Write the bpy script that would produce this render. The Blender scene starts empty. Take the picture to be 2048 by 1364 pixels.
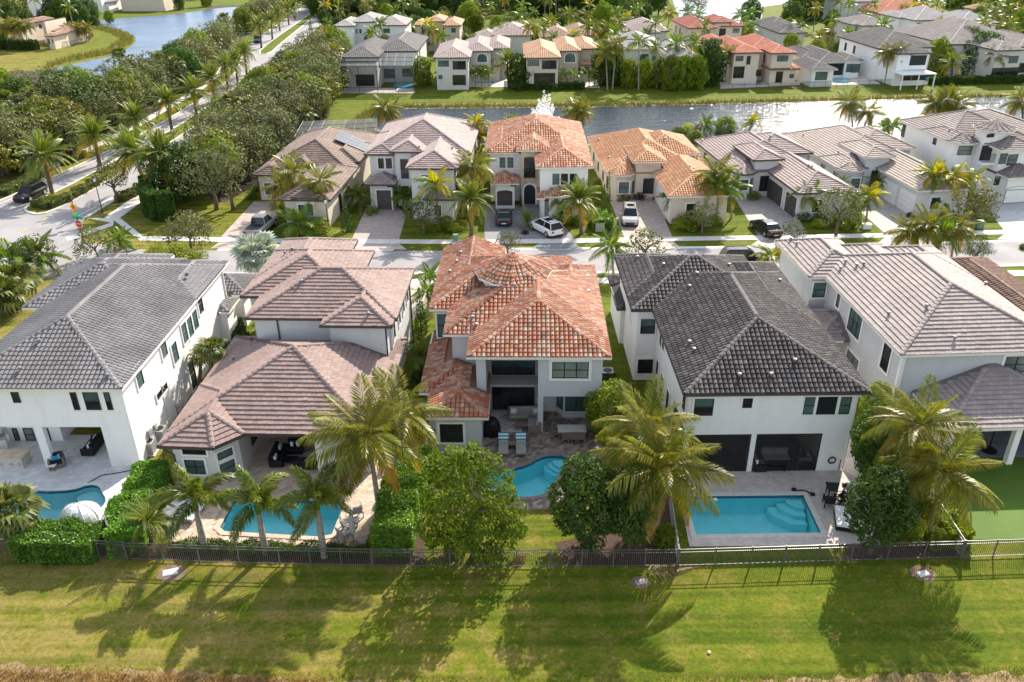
import bpy, math, random
import numpy as np
from mathutils import Vector, Matrix
from mathutils.geometry import tessellate_polygon
R = math.radians
random.seed(7); RNG = np.random.default_rng(7)
sc = bpy.context.scene
col = sc.collection
# ------------------------------------------------------------------ camera
CAM_H, FPX, PITCH, ROLL = 32.0, 1666.0, R(27.62), R(-.446)
FW = np.array([0, math.cos(PITCH), -math.sin(PITCH)])
_u0 = np.array([0, math.sin(PITCH), math.cos(PITCH)]); _r0 = np.array([1., 0, 0])
RT = math.cos(ROLL)*_r0 + math.sin(ROLL)*_u0
UP = -math.sin(ROLL)*_r0 + math.cos(ROLL)*_u0
cam = bpy.data.objects.new('camera', bpy.data.cameras.new('camera'))
col.objects.link(cam); sc.camera = cam
cam.data.sensor_width = 36; cam.data.lens = FPX/2048*36
cam.data.clip_start = .5; cam.data.clip_end = 3000
mw = Matrix.Identity(4)
for i in range(3):
    mw[i][0], mw[i][1], mw[i][2] = RT[i], UP[i], -FW[i]
mw[2][3] = CAM_H
cam.matrix_world = mw
# ------------------------------------------------------------------ light
SUN_AZ, SUN_EL = R(26.2), R(34.5)       # azimuth from +Y towards +X
W = bpy.data.worlds.new('World'); sc.world = W; W.use_nodes = True
nt = W.node_tree; bg = nt.nodes['Background']
sky = nt.nodes.new('ShaderNodeTexSky'); sky.sky_type = 'NISHITA'; sky.sun_disc = False
sky.sun_elevation = SUN_EL; sky.sun_rotation = SUN_AZ; sky.air_density = 1.2; sky.dust_density = 1.0
hs = nt.nodes.new('ShaderNodeHueSaturation'); hs.inputs['Saturation'].default_value = .52
nt.links.new(sky.outputs[0], hs.inputs['Color']); nt.links.new(hs.outputs[0], bg.inputs[0]); bg.inputs[1].default_value = .15
sl = bpy.data.lights.new('sun', 'SUN'); sl.energy = 4.6; sl.angle = R(.55); sl.color = (1, .91, .77)
so = bpy.data.objects.new('sun', sl); col.objects.link(so)
sd = Vector((math.sin(SUN_AZ)*math.cos(SUN_EL), math.cos(SUN_AZ)*math.cos(SUN_EL), math.sin(SUN_EL)))
so.rotation_euler = sd.to_track_quat('Z', 'Y').to_euler(); so.location = sd*400
sc.view_settings.view_transform = 'Standard'; sc.view_settings.look = 'None'
sc.view_settings.gamma = 1; sc.view_settings.use_curve_mapping = False
sc.view_settings.exposure = 1.03

# ------------------------------------------------------------------ photo geometry -> places on the ground
def ray(px, py): return RT*(px-1024) - UP*(py-682) + FW*FPX
def G(px, py, z=0.):
    d = ray(px, py); t = (z-CAM_H)/d[2]
    return Vector((d[0]*t, d[1]*t, z))
def atY(px, py, Y):
    d = ray(px, py); t = Y/d[1]
    return Vector((d[0]*t, Y, CAM_H+d[2]*t))
def mpp(Y, Z=0): return (FW[1]*Y + FW[2]*(Z-CAM_H))/FPX      # metres per photo pixel

# ------------------------------------------------------------------ mesh helpers
class MB:
    def __init__(s): s.v = []; s.f = []
    def add(s, vs, fs):
        n = len(s.v); s.v += [tuple(p) for p in vs]; s.f += [tuple(i+n for i in q) for q in fs]; return s
    def box(s, x0, x1, y0, y1, z0, z1):
        return s.add([(x0,y0,z0),(x1,y0,z0),(x1,y1,z0),(x0,y1,z0),(x0,y0,z1),(x1,y0,z1),(x1,y1,z1),(x0,y1,z1)],
                     [(3,2,1,0),(4,5,6,7),(0,1,5,4),(1,2,6,5),(2,3,7,6),(3,0,4,7)])
    def prism(s, poly, z0, z1):
        n = len(poly)
        return s.add([(p[0],p[1],z0) for p in poly]+[(p[0],p[1],z1) for p in poly],
                     [tuple(range(n-1,-1,-1)), tuple(range(n,2*n))]+[(i,(i+1)%n,(i+1)%n+n,i+n) for i in range(n)])
    def tube(s, pts, r, n=6, cap=True):
        pts = [Vector(p) for p in pts]; m = len(pts)
        rs = r if isinstance(r, (list, tuple)) else [r]*m
        vs = []; fs = []
        for i, p in enumerate(pts):
            d = (pts[min(i+1,m-1)]-pts[max(i-1,0)]).normalized()
            a = d.cross(Vector((0,0,1)) if abs(d.z) < .95 else Vector((1,0,0))).normalized(); b = d.cross(a)
            for k in range(n):
                t = 2*math.pi*k/n; vs.append(p+a*(math.cos(t)*rs[i])+b*(math.sin(t)*rs[i]))
        for i in range(m-1):
            for k in range(n):
                fs.append((i*n+k, i*n+(k+1)%n, (i+1)*n+(k+1)%n, (i+1)*n+k))
        if cap: fs += [tuple(range(n-1,-1,-1)), tuple(range((m-1)*n, m*n))]
        return s.add(vs, fs)
    def lathe(s, prof, n=12, c=(0,0,0)):
        vs = []; m = len(prof)
        for r_, z in prof:
            for k in range(n):
                t = 2*math.pi*k/n; vs.append((c[0]+r_*math.cos(t), c[1]+r_*math.sin(t), c[2]+z))
        fs = [(i*n+k, i*n+(k+1)%n, (i+1)*n+(k+1)%n, (i+1)*n+k) for i in range(m-1) for k in range(n)]
        fs += [tuple(range(n-1,-1,-1)), tuple(range((m-1)*n, m*n))]
        return s.add(vs, fs)
    def fbox(s, O, t, nrm, s0, s1, n0, n1, z0, z1):
        # box on a vertical plane: O + t*s + nrm*n, heights z0..z1
        P = lambda a, b, z: (O[0]+t[0]*a+nrm[0]*b, O[1]+t[1]*a+nrm[1]*b, z)
        return s.add([P(s0,n0,z0),P(s1,n0,z0),P(s1,n1,z0),P(s0,n1,z0),P(s0,n0,z1),P(s1,n0,z1),P(s1,n1,z1),P(s0,n1,z1)],
                     [(3,2,1,0),(4,5,6,7),(0,1,5,4),(1,2,6,5),(2,3,7,6),(3,0,4,7)])
    def mesh(s, name, mat, smooth=False):
        me = bpy.data.meshes.new(name); me.from_pydata(s.v, [], s.f); me.materials.append(mat)
        if smooth: me.polygons.foreach_set('use_smooth', [True]*len(me.polygons))
        me.update(); return me
    def build(s, name, mat, parent=None, loc=None, rz=0, smooth=False):
        return obj(name, s.mesh(name, mat, smooth), parent, loc, rz)
def obj(name, me, parent=None, loc=None, rz=0):
    o = bpy.data.objects.new(name, me); col.objects.link(o)
    if parent is not None: o.parent = parent
    if loc is not None: o.location = loc
    if rz: o.rotation_euler = (0, 0, rz)
    return o
def tag(o, label=None, cat=None, group=None, kind=None):
    if label: o['label'] = label
    if cat: o['category'] = cat
    if group: o['group'] = group
    if kind: o['kind'] = kind
    return o
def thing(name, label, cat, loc=(0,0,0), rz=0, group=None):
    o = bpy.data.objects.new(name, None); col.objects.link(o); o.empty_display_size = .3
    o.location = loc; o.rotation_euler = (0, 0, rz)
    return tag(o, label, cat, group)
KIDS = {}
def copy_tree(o, parent=None):
    c = o.copy(); col.objects.link(c)
    if parent is not None: c.parent = parent
    for ch in o.children: copy_tree(ch, c)
    return c
def npmesh(name, V, F, mat, smooth=False):
    V = np.asarray(V, np.float32); F = np.asarray(F, np.int32); k = F.shape[1]
    me = bpy.data.meshes.new(name); me.vertices.add(len(V)); me.vertices.foreach_set('co', V.ravel())
    me.loops.add(F.size); me.loops.foreach_set('vertex_index', F.ravel())
    me.polygons.add(len(F)); me.polygons.foreach_set('loop_start', np.arange(0, F.size, k, dtype=np.int32))
    if smooth: me.polygons.foreach_set('use_smooth', np.ones(len(F), bool))
    me.materials.append(mat); me.update(calc_edges=True)
    if not smooth: me.shade_flat()
    return me
def sheet(name, poly, z, mat, holes=(), kind='structure', parent=None):
    rings = [[Vector((p[0], p[1], 0)) for p in poly]]+[[Vector((p[0], p[1], 0)) for p in h] for h in holes]
    tris = tessellate_polygon(rings); fl = [p for r_ in rings for p in r_]
    fs = []
    for a, b, c in tris:
        n = (fl[b]-fl[a]).cross(fl[c]-fl[a]).z
        if abs(n) > 1e-9: fs.append((a,b,c) if n > 0 else (a,c,b))
    me = bpy.data.meshes.new(name); me.from_pydata([(p.x,p.y,z) for p in fl], [], fs); me.materials.append(mat); me.update()
    return tag(obj(name, me, parent), kind=kind)
def smooth_poly(pts, it=2, closed=True):
    pts = [Vector((p[0], p[1])) for p in pts]
    for _ in range(it):
        o = []; n = len(pts)
        rng = range(n) if closed else range(n-1)
        if not closed: o.append(pts[0])
        for i in rng:
            a, b = pts[i], pts[(i+1)%n]; o += [a*.75+b*.25, a*.25+b*.75]
        if not closed: o.append(pts[-1])
        pts = o
    return pts
def GP(pts, z=0): return [G(x, y, z).to_2d() for x, y in pts]

# ------------------------------------------------------------------ materials
MATS = {}
def _new(name):
    m = bpy.data.materials.new(name); m.use_nodes = True; MATS[name] = m
    return m, m.node_tree.nodes, m.node_tree.links, m.node_tree.nodes['Principled BSDF']
def _noise(N, L, scale, det=4, rough=.6, vec=None, stretch=None):
    t = N.new('ShaderNodeTexNoise'); t.inputs['Scale'].default_value = scale; t.inputs['Detail'].default_value = det
    t.inputs['Roughness'].default_value = rough
    if vec is None:
        g = N.new('ShaderNodeNewGeometry'); vec = g.outputs['Position']
    if stretch:
        mp = N.new('ShaderNodeMapping'); mp.inputs['Scale'].default_value = stretch; L.new(vec, mp.inputs[0]); vec = mp.outputs[0]
    L.new(vec, t.inputs['Vector']); return t.outputs['Fac']
def _ramp(N, L, fac, stops, interp='LINEAR'):
    r = N.new('ShaderNodeValToRGB'); r.color_ramp.interpolation = interp
    while len(r.color_ramp.elements) < len(stops): r.color_ramp.elements.new(.5)
    for e, (p, c) in zip(r.color_ramp.elements, stops): e.position = p; e.color = (*c, 1)
    L.new(fac, r.inputs[0]); return r.outputs[0]
def _mix(N, L, fac, a, b, mode='MIX'):
    m = N.new('ShaderNodeMix'); m.data_type = 'RGBA'; m.blend_type = mode
    for sock, v in ((m.inputs['Factor'], fac), (m.inputs['A'], a), (m.inputs['B'], b)):
        if hasattr(v, 'is_linked'): L.new(v, sock)
        elif isinstance(v, tuple): sock.default_value = (*v, 1)
        else: sock.default_value = v
    return m.outputs['Result']
def _sc(c, k): return tuple(min(1, x*k) for x in c)
def plain(name, c, rough=.7, var=.12, scale=1.5, bump=0, bscale=30, spec=.3, metal=0, c2=None):
    m, N, L, B = _new(name)
    f = _noise(N, L, scale, 5)
    L.new(_ramp(N, L, f, [(.3, _sc(c, 1-var)), (.7, c2 or _sc(c, 1+var))]), B.inputs['Base Color'])
    B.inputs['Roughness'].default_value = rough; B.inputs['Specular IOR Level'].default_value = spec; B.inputs['Metallic'].default_value = metal
    if bump:
        b = N.new('ShaderNodeBump'); b.inputs['Strength'].default_value = bump; b.inputs['Distance'].default_value = .02
        L.new(_noise(N, L, bscale, 3), b.inputs['Height']); L.new(b.outputs[0], B.inputs['Normal'])
    return m
def stucco(name, c, stain=.1):
    m, N, L, B = _new(name)
    a = _noise(N, L, .7, 5); s_ = _noise(N, L, 1.1, 4, .6, None, (1.6, 1.6, .22))
    k = _mix(N, L, a, _sc(c, .93), _sc(c, 1.04))
    st = _ramp(N, L, s_, [(.52, (1,1,1)), (.8, (1-stain, 1-stain*1.1, 1-stain*1.3))])
    L.new(_mix(N, L, 1., k, st, 'MULTIPLY'), B.inputs['Base Color']); B.inputs['Roughness'].default_value = .85
    B.inputs['Specular IOR Level'].default_value = .2
    b = N.new('ShaderNodeBump'); b.inputs['Strength'].default_value = .25; b.inputs['Distance'].default_value = .01
    L.new(_noise(N, L, 25, 3), b.inputs['Height']); L.new(b.outputs[0], B.inputs['Normal'])
    return m
def tilemat(name, stops, src='island', rough=.75, weather=.25):
    m, N, L, B = _new(name)
    if src == 'island': g = N.new('ShaderNodeNewGeometry'); fac = g.outputs['Random Per Island']
    else: g = N.new('ShaderNodeObjectInfo'); fac = g.outputs['Random']
    c = _ramp(N, L, fac, stops, 'CONSTANT' if len(stops) > 3 else 'LINEAR')
    n1 = _noise(N, L, .35, 4); n2 = _noise(N, L, 9, 4)
    w = _ramp(N, L, n1, [(.35, (1-weather,)*3), (.65, (1.0,)*3)])
    c = _mix(N, L, 1., c, w, 'MULTIPLY')
    w2 = _ramp(N, L, n2, [(.3, (.78,)*3), (.6, (1.0,)*3)]); c = _mix(N, L, .7, c, w2, 'MULTIPLY')
    L.new(c, B.inputs['Base Color']); B.inputs['Roughness'].default_value = rough; B.inputs['Specular IOR Level'].default_value = .25
    return m
def leafmat(name, c1, c2, c3=None, trans=.35, rough=.5, spec=.3, patch=.5):
    m, N, L, B = _new(name)
    g = N.new('ShaderNodeNewGeometry'); oi = N.new('ShaderNodeObjectInfo')
    st = [(0, c1), (.75, c2)] + ([(1, c3)] if c3 else [])
    c = _ramp(N, L, g.outputs['Random Per Island'], st)
    n = _noise(N, L, .9, 3)
    c = _mix(N, L, patch, c, _ramp(N, L, n, [(.35, _sc(c1, .8)), (.65, _sc(c2, 1.15))]))
    o = _ramp(N, L, oi.outputs['Random'], [(0, (.62,.70,.62)), (.35, (1.0,.92,.85)), (.7, (.85,1.0,.75)), (1, (1.15,1.1,1.0))])
    c = _mix(N, L, 1., c, o, 'MULTIPLY')
    L.new(c, B.inputs['Base Color']); B.inputs['Roughness'].default_value = rough; B.inputs['Specular IOR Level'].default_value = spec
    t = N.new('ShaderNodeBsdfTranslucent'); L.new(_mix(N, L, 1., c, (1.25,1.25,.55), 'MULTIPLY'), t.inputs[0])
    x = N.new('ShaderNodeMixShader'); x.inputs[0].default_value = trans
    L.new(B.outputs[0], x.inputs[1]); L.new(t.outputs[0], x.inputs[2]); L.new(x.outputs[0], N['Material Output'].inputs[0])
    return m
def glassmat(name, c, rough=.06, spec=.6):
    m, N, L, B = _new(name)
    n = _noise(N, L, .5, 2)
    L.new(_ramp(N, L, n, [(.35, _sc(c, .7)), (.65, _sc(c, 1.25))]), B.inputs['Base Color'])
    B.inputs['Roughness'].default_value = rough; B.inputs['Specular IOR Level'].default_value = spec
    return m
def lawnmat():
    m, N, L, B = _new('lawn_grass')
    big = _noise(N, L, .13, 5, .65); mid = _noise(N, L, .55, 6, .75); fine = _noise(N, L, 4.5, 6, .8); ff = _noise(N, L, 22, 4, .85)
    g = N.new('ShaderNodeNewGeometry'); sx = N.new('ShaderNodeSeparateXYZ'); L.new(g.outputs['Position'], sx.inputs[0])
    mr = N.new('ShaderNodeMapRange'); mr.inputs[1].default_value = -30; mr.inputs[2].default_value = 14
    md = N.new('ShaderNodeMath'); md.operation = 'MULTIPLY_ADD'; L.new(sx.outputs[1], md.inputs[0]); md.inputs[1].default_value = .55; md.inputs[2].default_value = -20; L.new(md.outputs[0], mr.inputs[0])
    ms = N.new('ShaderNodeMath'); ms.operation = 'ADD'; L.new(sx.outputs[0], ms.inputs[0]); L.new(md.outputs[0], ms.inputs[1]); L.new(ms.outputs[0], mr.inputs[0])
    ad = N.new('ShaderNodeMath'); ad.operation = 'MULTIPLY_ADD'; L.new(mr.outputs[0], ad.inputs[0]); ad.inputs[1].default_value = -.20; L.new(mid, ad.inputs[2])
    c = _ramp(N, L, big, [(.32, (.100,.142,.012)), (.5, (.140,.165,.015)), (.68, (.185,.175,.026))])
    c2 = _ramp(N, L, ad.outputs[0], [(.22, (.075,.120,.009)), (.35, (.135,.155,.014)), (.43, (.225,.18,.045)), (.52, (.33,.225,.10))])
    c = _mix(N, L, .6, c, c2)
    mow = _noise(N, L, .9, 2, .5, None, (.04, 1.5, 1))
    c = _mix(N, L, .85, c, _ramp(N, L, mow, [(.40, (.58,.68,.55)), (.56, (1,1,1))]), 'MULTIPLY')
    sp = _noise(N, L, 1.3, 3, .6); c = _mix(N, L, _ramp(N, L, sp, [(.60, (0,0,0)), (.70, (.55,.55,.55))]), c, (.25,.19,.075))
    wd = _noise(N, L, 2.6, 2, .6); c = _mix(N, L, _ramp(N, L, wd, [(.63, (0,0,0)), (.68, (.6,.6,.6))]), c, (.07,.13,.012))
    c = _mix(N, L, 1., c, _ramp(N, L, fine, [(.36, (.60,.66,.55)), (.56, (1.12,1.1,1.05))]), 'MULTIPLY')
    c = _mix(N, L, 1., c, _ramp(N, L, ff, [(.36, (.45,.52,.4)), (.58, (1.3,1.28,1.2))]), 'MULTIPLY')
    L.new(c, B.inputs['Base Color']); B.inputs['Roughness'].default_value = .9; B.inputs['Specular IOR Level'].default_value = .1
    b = N.new('ShaderNodeBump'); b.inputs['Strength'].default_value = .9; b.inputs['Distance'].default_value = .08
    L.new(_mix(N, L, .5, fine, ff), b.inputs['Height']); L.new(b.outputs[0], B.inputs['Normal'])
    return m
def pavermat(name, cs, bw=.3, bh=.15, mortar=(.3,.28,.26), rot=0):
    m, N, L, B = _new(name)
    g = N.new('ShaderNodeNewGeometry'); mp = N.new('ShaderNodeMapping'); mp.inputs['Rotation'].default_value = (0,0,rot)
    L.new(g.outputs['Position'], mp.inputs[0])
    t = N.new('ShaderNodeTexBrick'); t.inputs['Scale'].default_value = 1; t.inputs['Brick Width'].default_value = bw; t.inputs['Row Height'].default_value = bh
    t.inputs['Mortar Size'].default_value = .008; t.inputs['Color1'].default_value = (*cs[0],1); t.inputs['Color2'].default_value = (*cs[1],1); t.inputs['Mortar'].default_value = (*mortar,1)
    L.new(mp.outputs[0], t.inputs['Vector'])
    n = _noise(N, L, 1.6, 5, .7); n2 = _noise(N, L, .25, 4)
    c = _mix(N, L, .8, t.outputs['Color'], _ramp(N, L, n, [(.3, (.72,.72,.74)), (.65, (1.05,1.04,1.02))]), 'MULTIPLY')
    c = _mix(N, L, .6, c, _ramp(N, L, n2, [(.35, (.78,.78,.78)), (.6, (1,1,1))]), 'MULTIPLY')
    L.new(c, B.inputs['Base Color']); B.inputs['Roughness'].default_value = .8; B.inputs['Specular IOR Level'].default_value = .25
    return m
def watermat(name, c, bump=.3, bscale=1.2, stretch=(1,1,1), rough=.05, spec=.6):
    m, N, L, B = _new(name)
    n = _noise(N, L, .03, 3)
    L.new(_ramp(N, L, n, [(.3, _sc(c, .7)), (.7, _sc(c, 1.3))]), B.inputs['Base Color'])
    B.inputs['Roughness'].default_value = rough; B.inputs['Specular IOR Level'].default_value = spec; B.inputs['IOR'].default_value = 1.33
    b = N.new('ShaderNodeBump'); b.inputs['Strength'].default_value = bump; b.inputs['Distance'].default_value = .6
    h = _mix(N, L, .4, _noise(N, L, bscale, 4, .65, None, stretch), _noise(N, L, bscale*3.3, 3, .6, None, stretch))
    L.new(h, b.inputs['Height']); L.new(b.outputs[0], B.inputs['Normal'])
    return m
def poolwater():
    m, N, L, B = _new('pool_water')
    N.remove(B)
    lw = N.new('ShaderNodeFresnel'); lw.inputs[0].default_value = 1.33
    b = N.new('ShaderNodeBump'); b.inputs['Strength'].default_value = .35; b.inputs['Distance'].default_value = .15
    L.new(_noise(N, L, 2.2, 4), b.inputs['Height']); L.new(b.outputs[0], lw.inputs['Normal'])
    t = N.new('ShaderNodeBsdfTransparent'); t.inputs[0].default_value = (.80,.97,.97,1)
    gl = N.new('ShaderNodeBsdfGlossy'); gl.inputs['Roughness'].default_value = .03; L.new(b.outputs[0], gl.inputs['Normal'])
    x = N.new('ShaderNodeMixShader'); L.new(lw.outputs[0], x.inputs[0]); L.new(t.outputs[0], x.inputs[1]); L.new(gl.outputs[0], x.inputs[2])
    L.new(x.outputs[0], N['Material Output'].inputs[0]); return m
def screenmat(name, c, alpha):
    m, N, L, B = _new(name)
    B.inputs['Base Color'].default_value = (*c,1); B.inputs['Roughness'].default_value = .6
    t = N.new('ShaderNodeBsdfTransparent'); x = N.new('ShaderNodeMixShader'); x.inputs[0].default_value = alpha
    L.new(t.outputs[0], x.inputs[1]); L.new(B.outputs[0], x.inputs[2]); L.new(x.outputs[0], N['Material Output'].inputs[0])
    return m
white = stucco('white_stucco', (.83,.82,.81)); cream = stucco('cream_stucco', (.66,.59,.49)); grey = stucco('grey_stucco', (.54,.55,.575))
lgrey = stucco('pale_grey_stucco', (.62,.62,.62)); greige = stucco('greige_stucco', (.60,.58,.55)); taupe = stucco('taupe_stucco', (.36,.33,.31))
beige = stucco('beige_stucco', (.56,.49,.40)); stone = plain('tan_stone', (.58,.48,.34), .8, .2, 2.5); pinkw = stucco('pale_pink_stucco', (.66,.56,.47))
trimw = plain('white_trim', (.80,.79,.77), .6, .04); darkm = plain('dark_bronze_metal', (.03,.027,.026), .45, .15); alum = plain('grey_aluminium', (.35,.36,.37), .4, .08, metal=.3)
gutw = plain('cream_gutter', (.72,.68,.62), .5, .06); gutd = plain('dark_gutter', (.07,.062,.062), .5, .1)
glassd = glassmat('dark_window_glass', (.018,.022,.024)); glasst = glassmat('green_tinted_glass', (.07,.125,.12)); glassb = glassmat('pale_blind_glass', (.20,.25,.23))
gar_d = plain('brown_garage_panel', (.085,.068,.07), .55, .12); gar_w = plain('white_garage_panel', (.78,.77,.76), .5, .04)
asph = plain('worn_asphalt', (.30,.285,.29), .9, .15, .3, .3, 40); conc = plain('pale_concrete', (.64,.61,.58), .85, .10, .8, .15, 25)
kerbm = plain('kerb_concrete', (.60,.57,.53), .85, .08, .8); yellow = plain('yellow_paint', (.72,.42,.08), .7, .15, 3); linew = plain('white_line_paint', (.75,.74,.72), .7, .12, 3)
mulch = plain('brown_mulch', (.075,.045,.032), .95, .4, 6, .6, 20); soil = plain('bare_soil', (.22,.15,.10), .95, .3, 2)
mud = plain('shore_mud', (.24,.19,.12), .95, .35, .6, .4, 4, c2=(.33,.28,.17)); lawn = lawnmat()
turf = plain('artificial_turf', (.075,.14,.012), .8, .10, .5, .3, 60); black = plain('black_plastic', (.012,.012,.013), .5, .2); rubber = plain('tyre_rubber', (.02,.02,.02), .8, .2)
fabw = plain('white_fabric', (.75,.75,.74), .9, .05, 4); fabg = plain('grey_fabric', (.34,.32,.30), .9, .1, 4); fabn = plain('navy_fabric', (.012,.018,.035), .9, .2, 4); wick = plain('brown_wicker', (.20,.155,.12), .8, .25, 12)
blue = plain('sky_blue_fabric', (.13,.42,.62), .8, .1, 4); tealf = plain('teal_stripe', (.02,.24,.33), .9, .1, 4); terrac = plain('stone_pot', (.5,.47,.42), .8, .15, 5)
metalg = plain('galvanised_metal', (.22,.225,.24), .45, .12, 6, metal=.4); brownpole = plain('brown_painted_steel', (.055,.032,.028), .5, .15)
trunkg = plain('grey_palm_trunk', (.26,.23,.20), .9, .3, 5, .8, 12, c2=(.36,.32,.27)); trunkb = plain('brown_bark', (.15,.105,.08), .95, .35, 6, .8, 14); trunkr = plain('reddish_palm_trunk', (.22,.13,.09), .9, .35, 6, .8, 12)
# ------------------------------------------------------------------ roofs
TAN = .4167
class Block:
    def __init__(s, pts, z, act=None, tan=TAN, wall=True, z0=0., ov=.45, mat=None, tiles=True):
        p = np.array([(q[0], q[1]) for q in pts], float)
        a = sum(p[i][0]*p[(i+1)%len(p)][1]-p[(i+1)%len(p)][0]*p[i][1] for i in range(len(p)))
        if a < 0: p = p[::-1]
        s.p = p; s.n = len(p); s.z = z; s.act = list(range(s.n)) if act is None else act
        s.tan = tan; s.wall = wall; s.z0 = z0; s.ov = ov; s.mat = mat; s.tiles = tiles
        q = np.roll(p, -1, 0)-p; s.L = np.hypot(q[:,0], q[:,1]); s.t = q/s.L[:,None]; s.nr = np.stack([-s.t[:,1], s.t[:,0]], 1)
    def d(s, P): return np.stack([(P-s.p[e])@s.nr[e] for e in range(s.n)], 1)
    def h(s, P):
        d = s.d(P); ins = (d > -1e-6).all(1)
        return np.where(ins, s.z+s.tan*d[:, s.act].min(1), -1e3)
    def region(s, e):
        poly = [tuple(x) for x in s.p]
        for f in s.act:
            if f == e: continue
            g = lambda P: (np.array(P)-s.p[f])@s.nr[f]-(np.array(P)-s.p[e])@s.nr[e]
            out = []
            for i in range(len(poly)):
                a, b = poly[i], poly[(i+1)%len(poly)]; ga, gb = g(a), g(b)
                if ga >= -1e-9: out.append(a)
                if (ga > 1e-9 and gb < -1e-9) or (ga < -1e-9 and gb > 1e-9):
                    k = ga/(ga-gb); out.append((a[0]+(b[0]-a[0])*k, a[1]+(b[1]-a[1])*k))
            poly = out
            if len(poly) < 3: return []
        return poly
    def inset(s, o):
        out = []
        for i in range(s.n):
            j = (i-1) % s.n
            A = np.array([s.nr[j], s.nr[i]]); b = np.array([s.nr[j]@s.p[j]+o, s.nr[i]@s.p[i]+o])
            out.append(np.linalg.solve(A, b))
        return out
def t_barrel(w, l, h, lift=.03):
    xs = [-.475*w, -.31*w, 0, .31*w, .475*w]; hs = [0, .72*h, h, .72*h, 0]
    V = [(x, 0, z+lift) for x, z in zip(xs, hs)]+[(x, l, z*.85) for x, z in zip(xs, hs)]+[(xs[0],0,-.01),(xs[-1],0,-.01)]
    return np.array(V), [(i, i+1, i+6, i+5) for i in range(4)]+[(10, 11, 4, 3, 2, 1, 0)]
def t_flat(w, l, th=.045):
    x = w/2-.006
    V = [(-x,0,th),(x,0,th),(x,l,.012),(-x,l,.012),(-x,0,-.01),(x,0,-.01),(x,l,-.01),(-x,l,-.01)]
    return np.array(V), [(0,1,2,3),(4,5,1,0),(5,6,2,1),(7,4,0,3)]
def tri(F):
    o = []
    for f in F:
        for k in range(1, len(f)-1): o.append((f[0], f[k], f[k+1]))
    return np.array(o)
def join_template(V, F, O, T, S, Nn):
    n = len(O)
    A = O[:,None,:]+V[None,:,0,None]*T[:,None,:]+V[None,:,1,None]*S[:,None,:]+V[None,:,2,None]*Nn[:,None,:]
    FF = (F[None]+(np.arange(n)*len(V))[:,None,None]).reshape(-1, F.shape[1])
    return A.reshape(-1, 3), FF
TILES = {
 'barrel': (t_barrel(.30, .42, .115, .045), .30, .365), 'flat': (t_flat(.33, .40, .08), .33, .36), 'barrel2': (t_barrel(.36, .5, .12), .36, .44)}
CAP = t_barrel(.36, .46, .11, .02)
ALLH = []
glassb2 = glassmat('curtained_glass', (.14,.17,.155))
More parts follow.
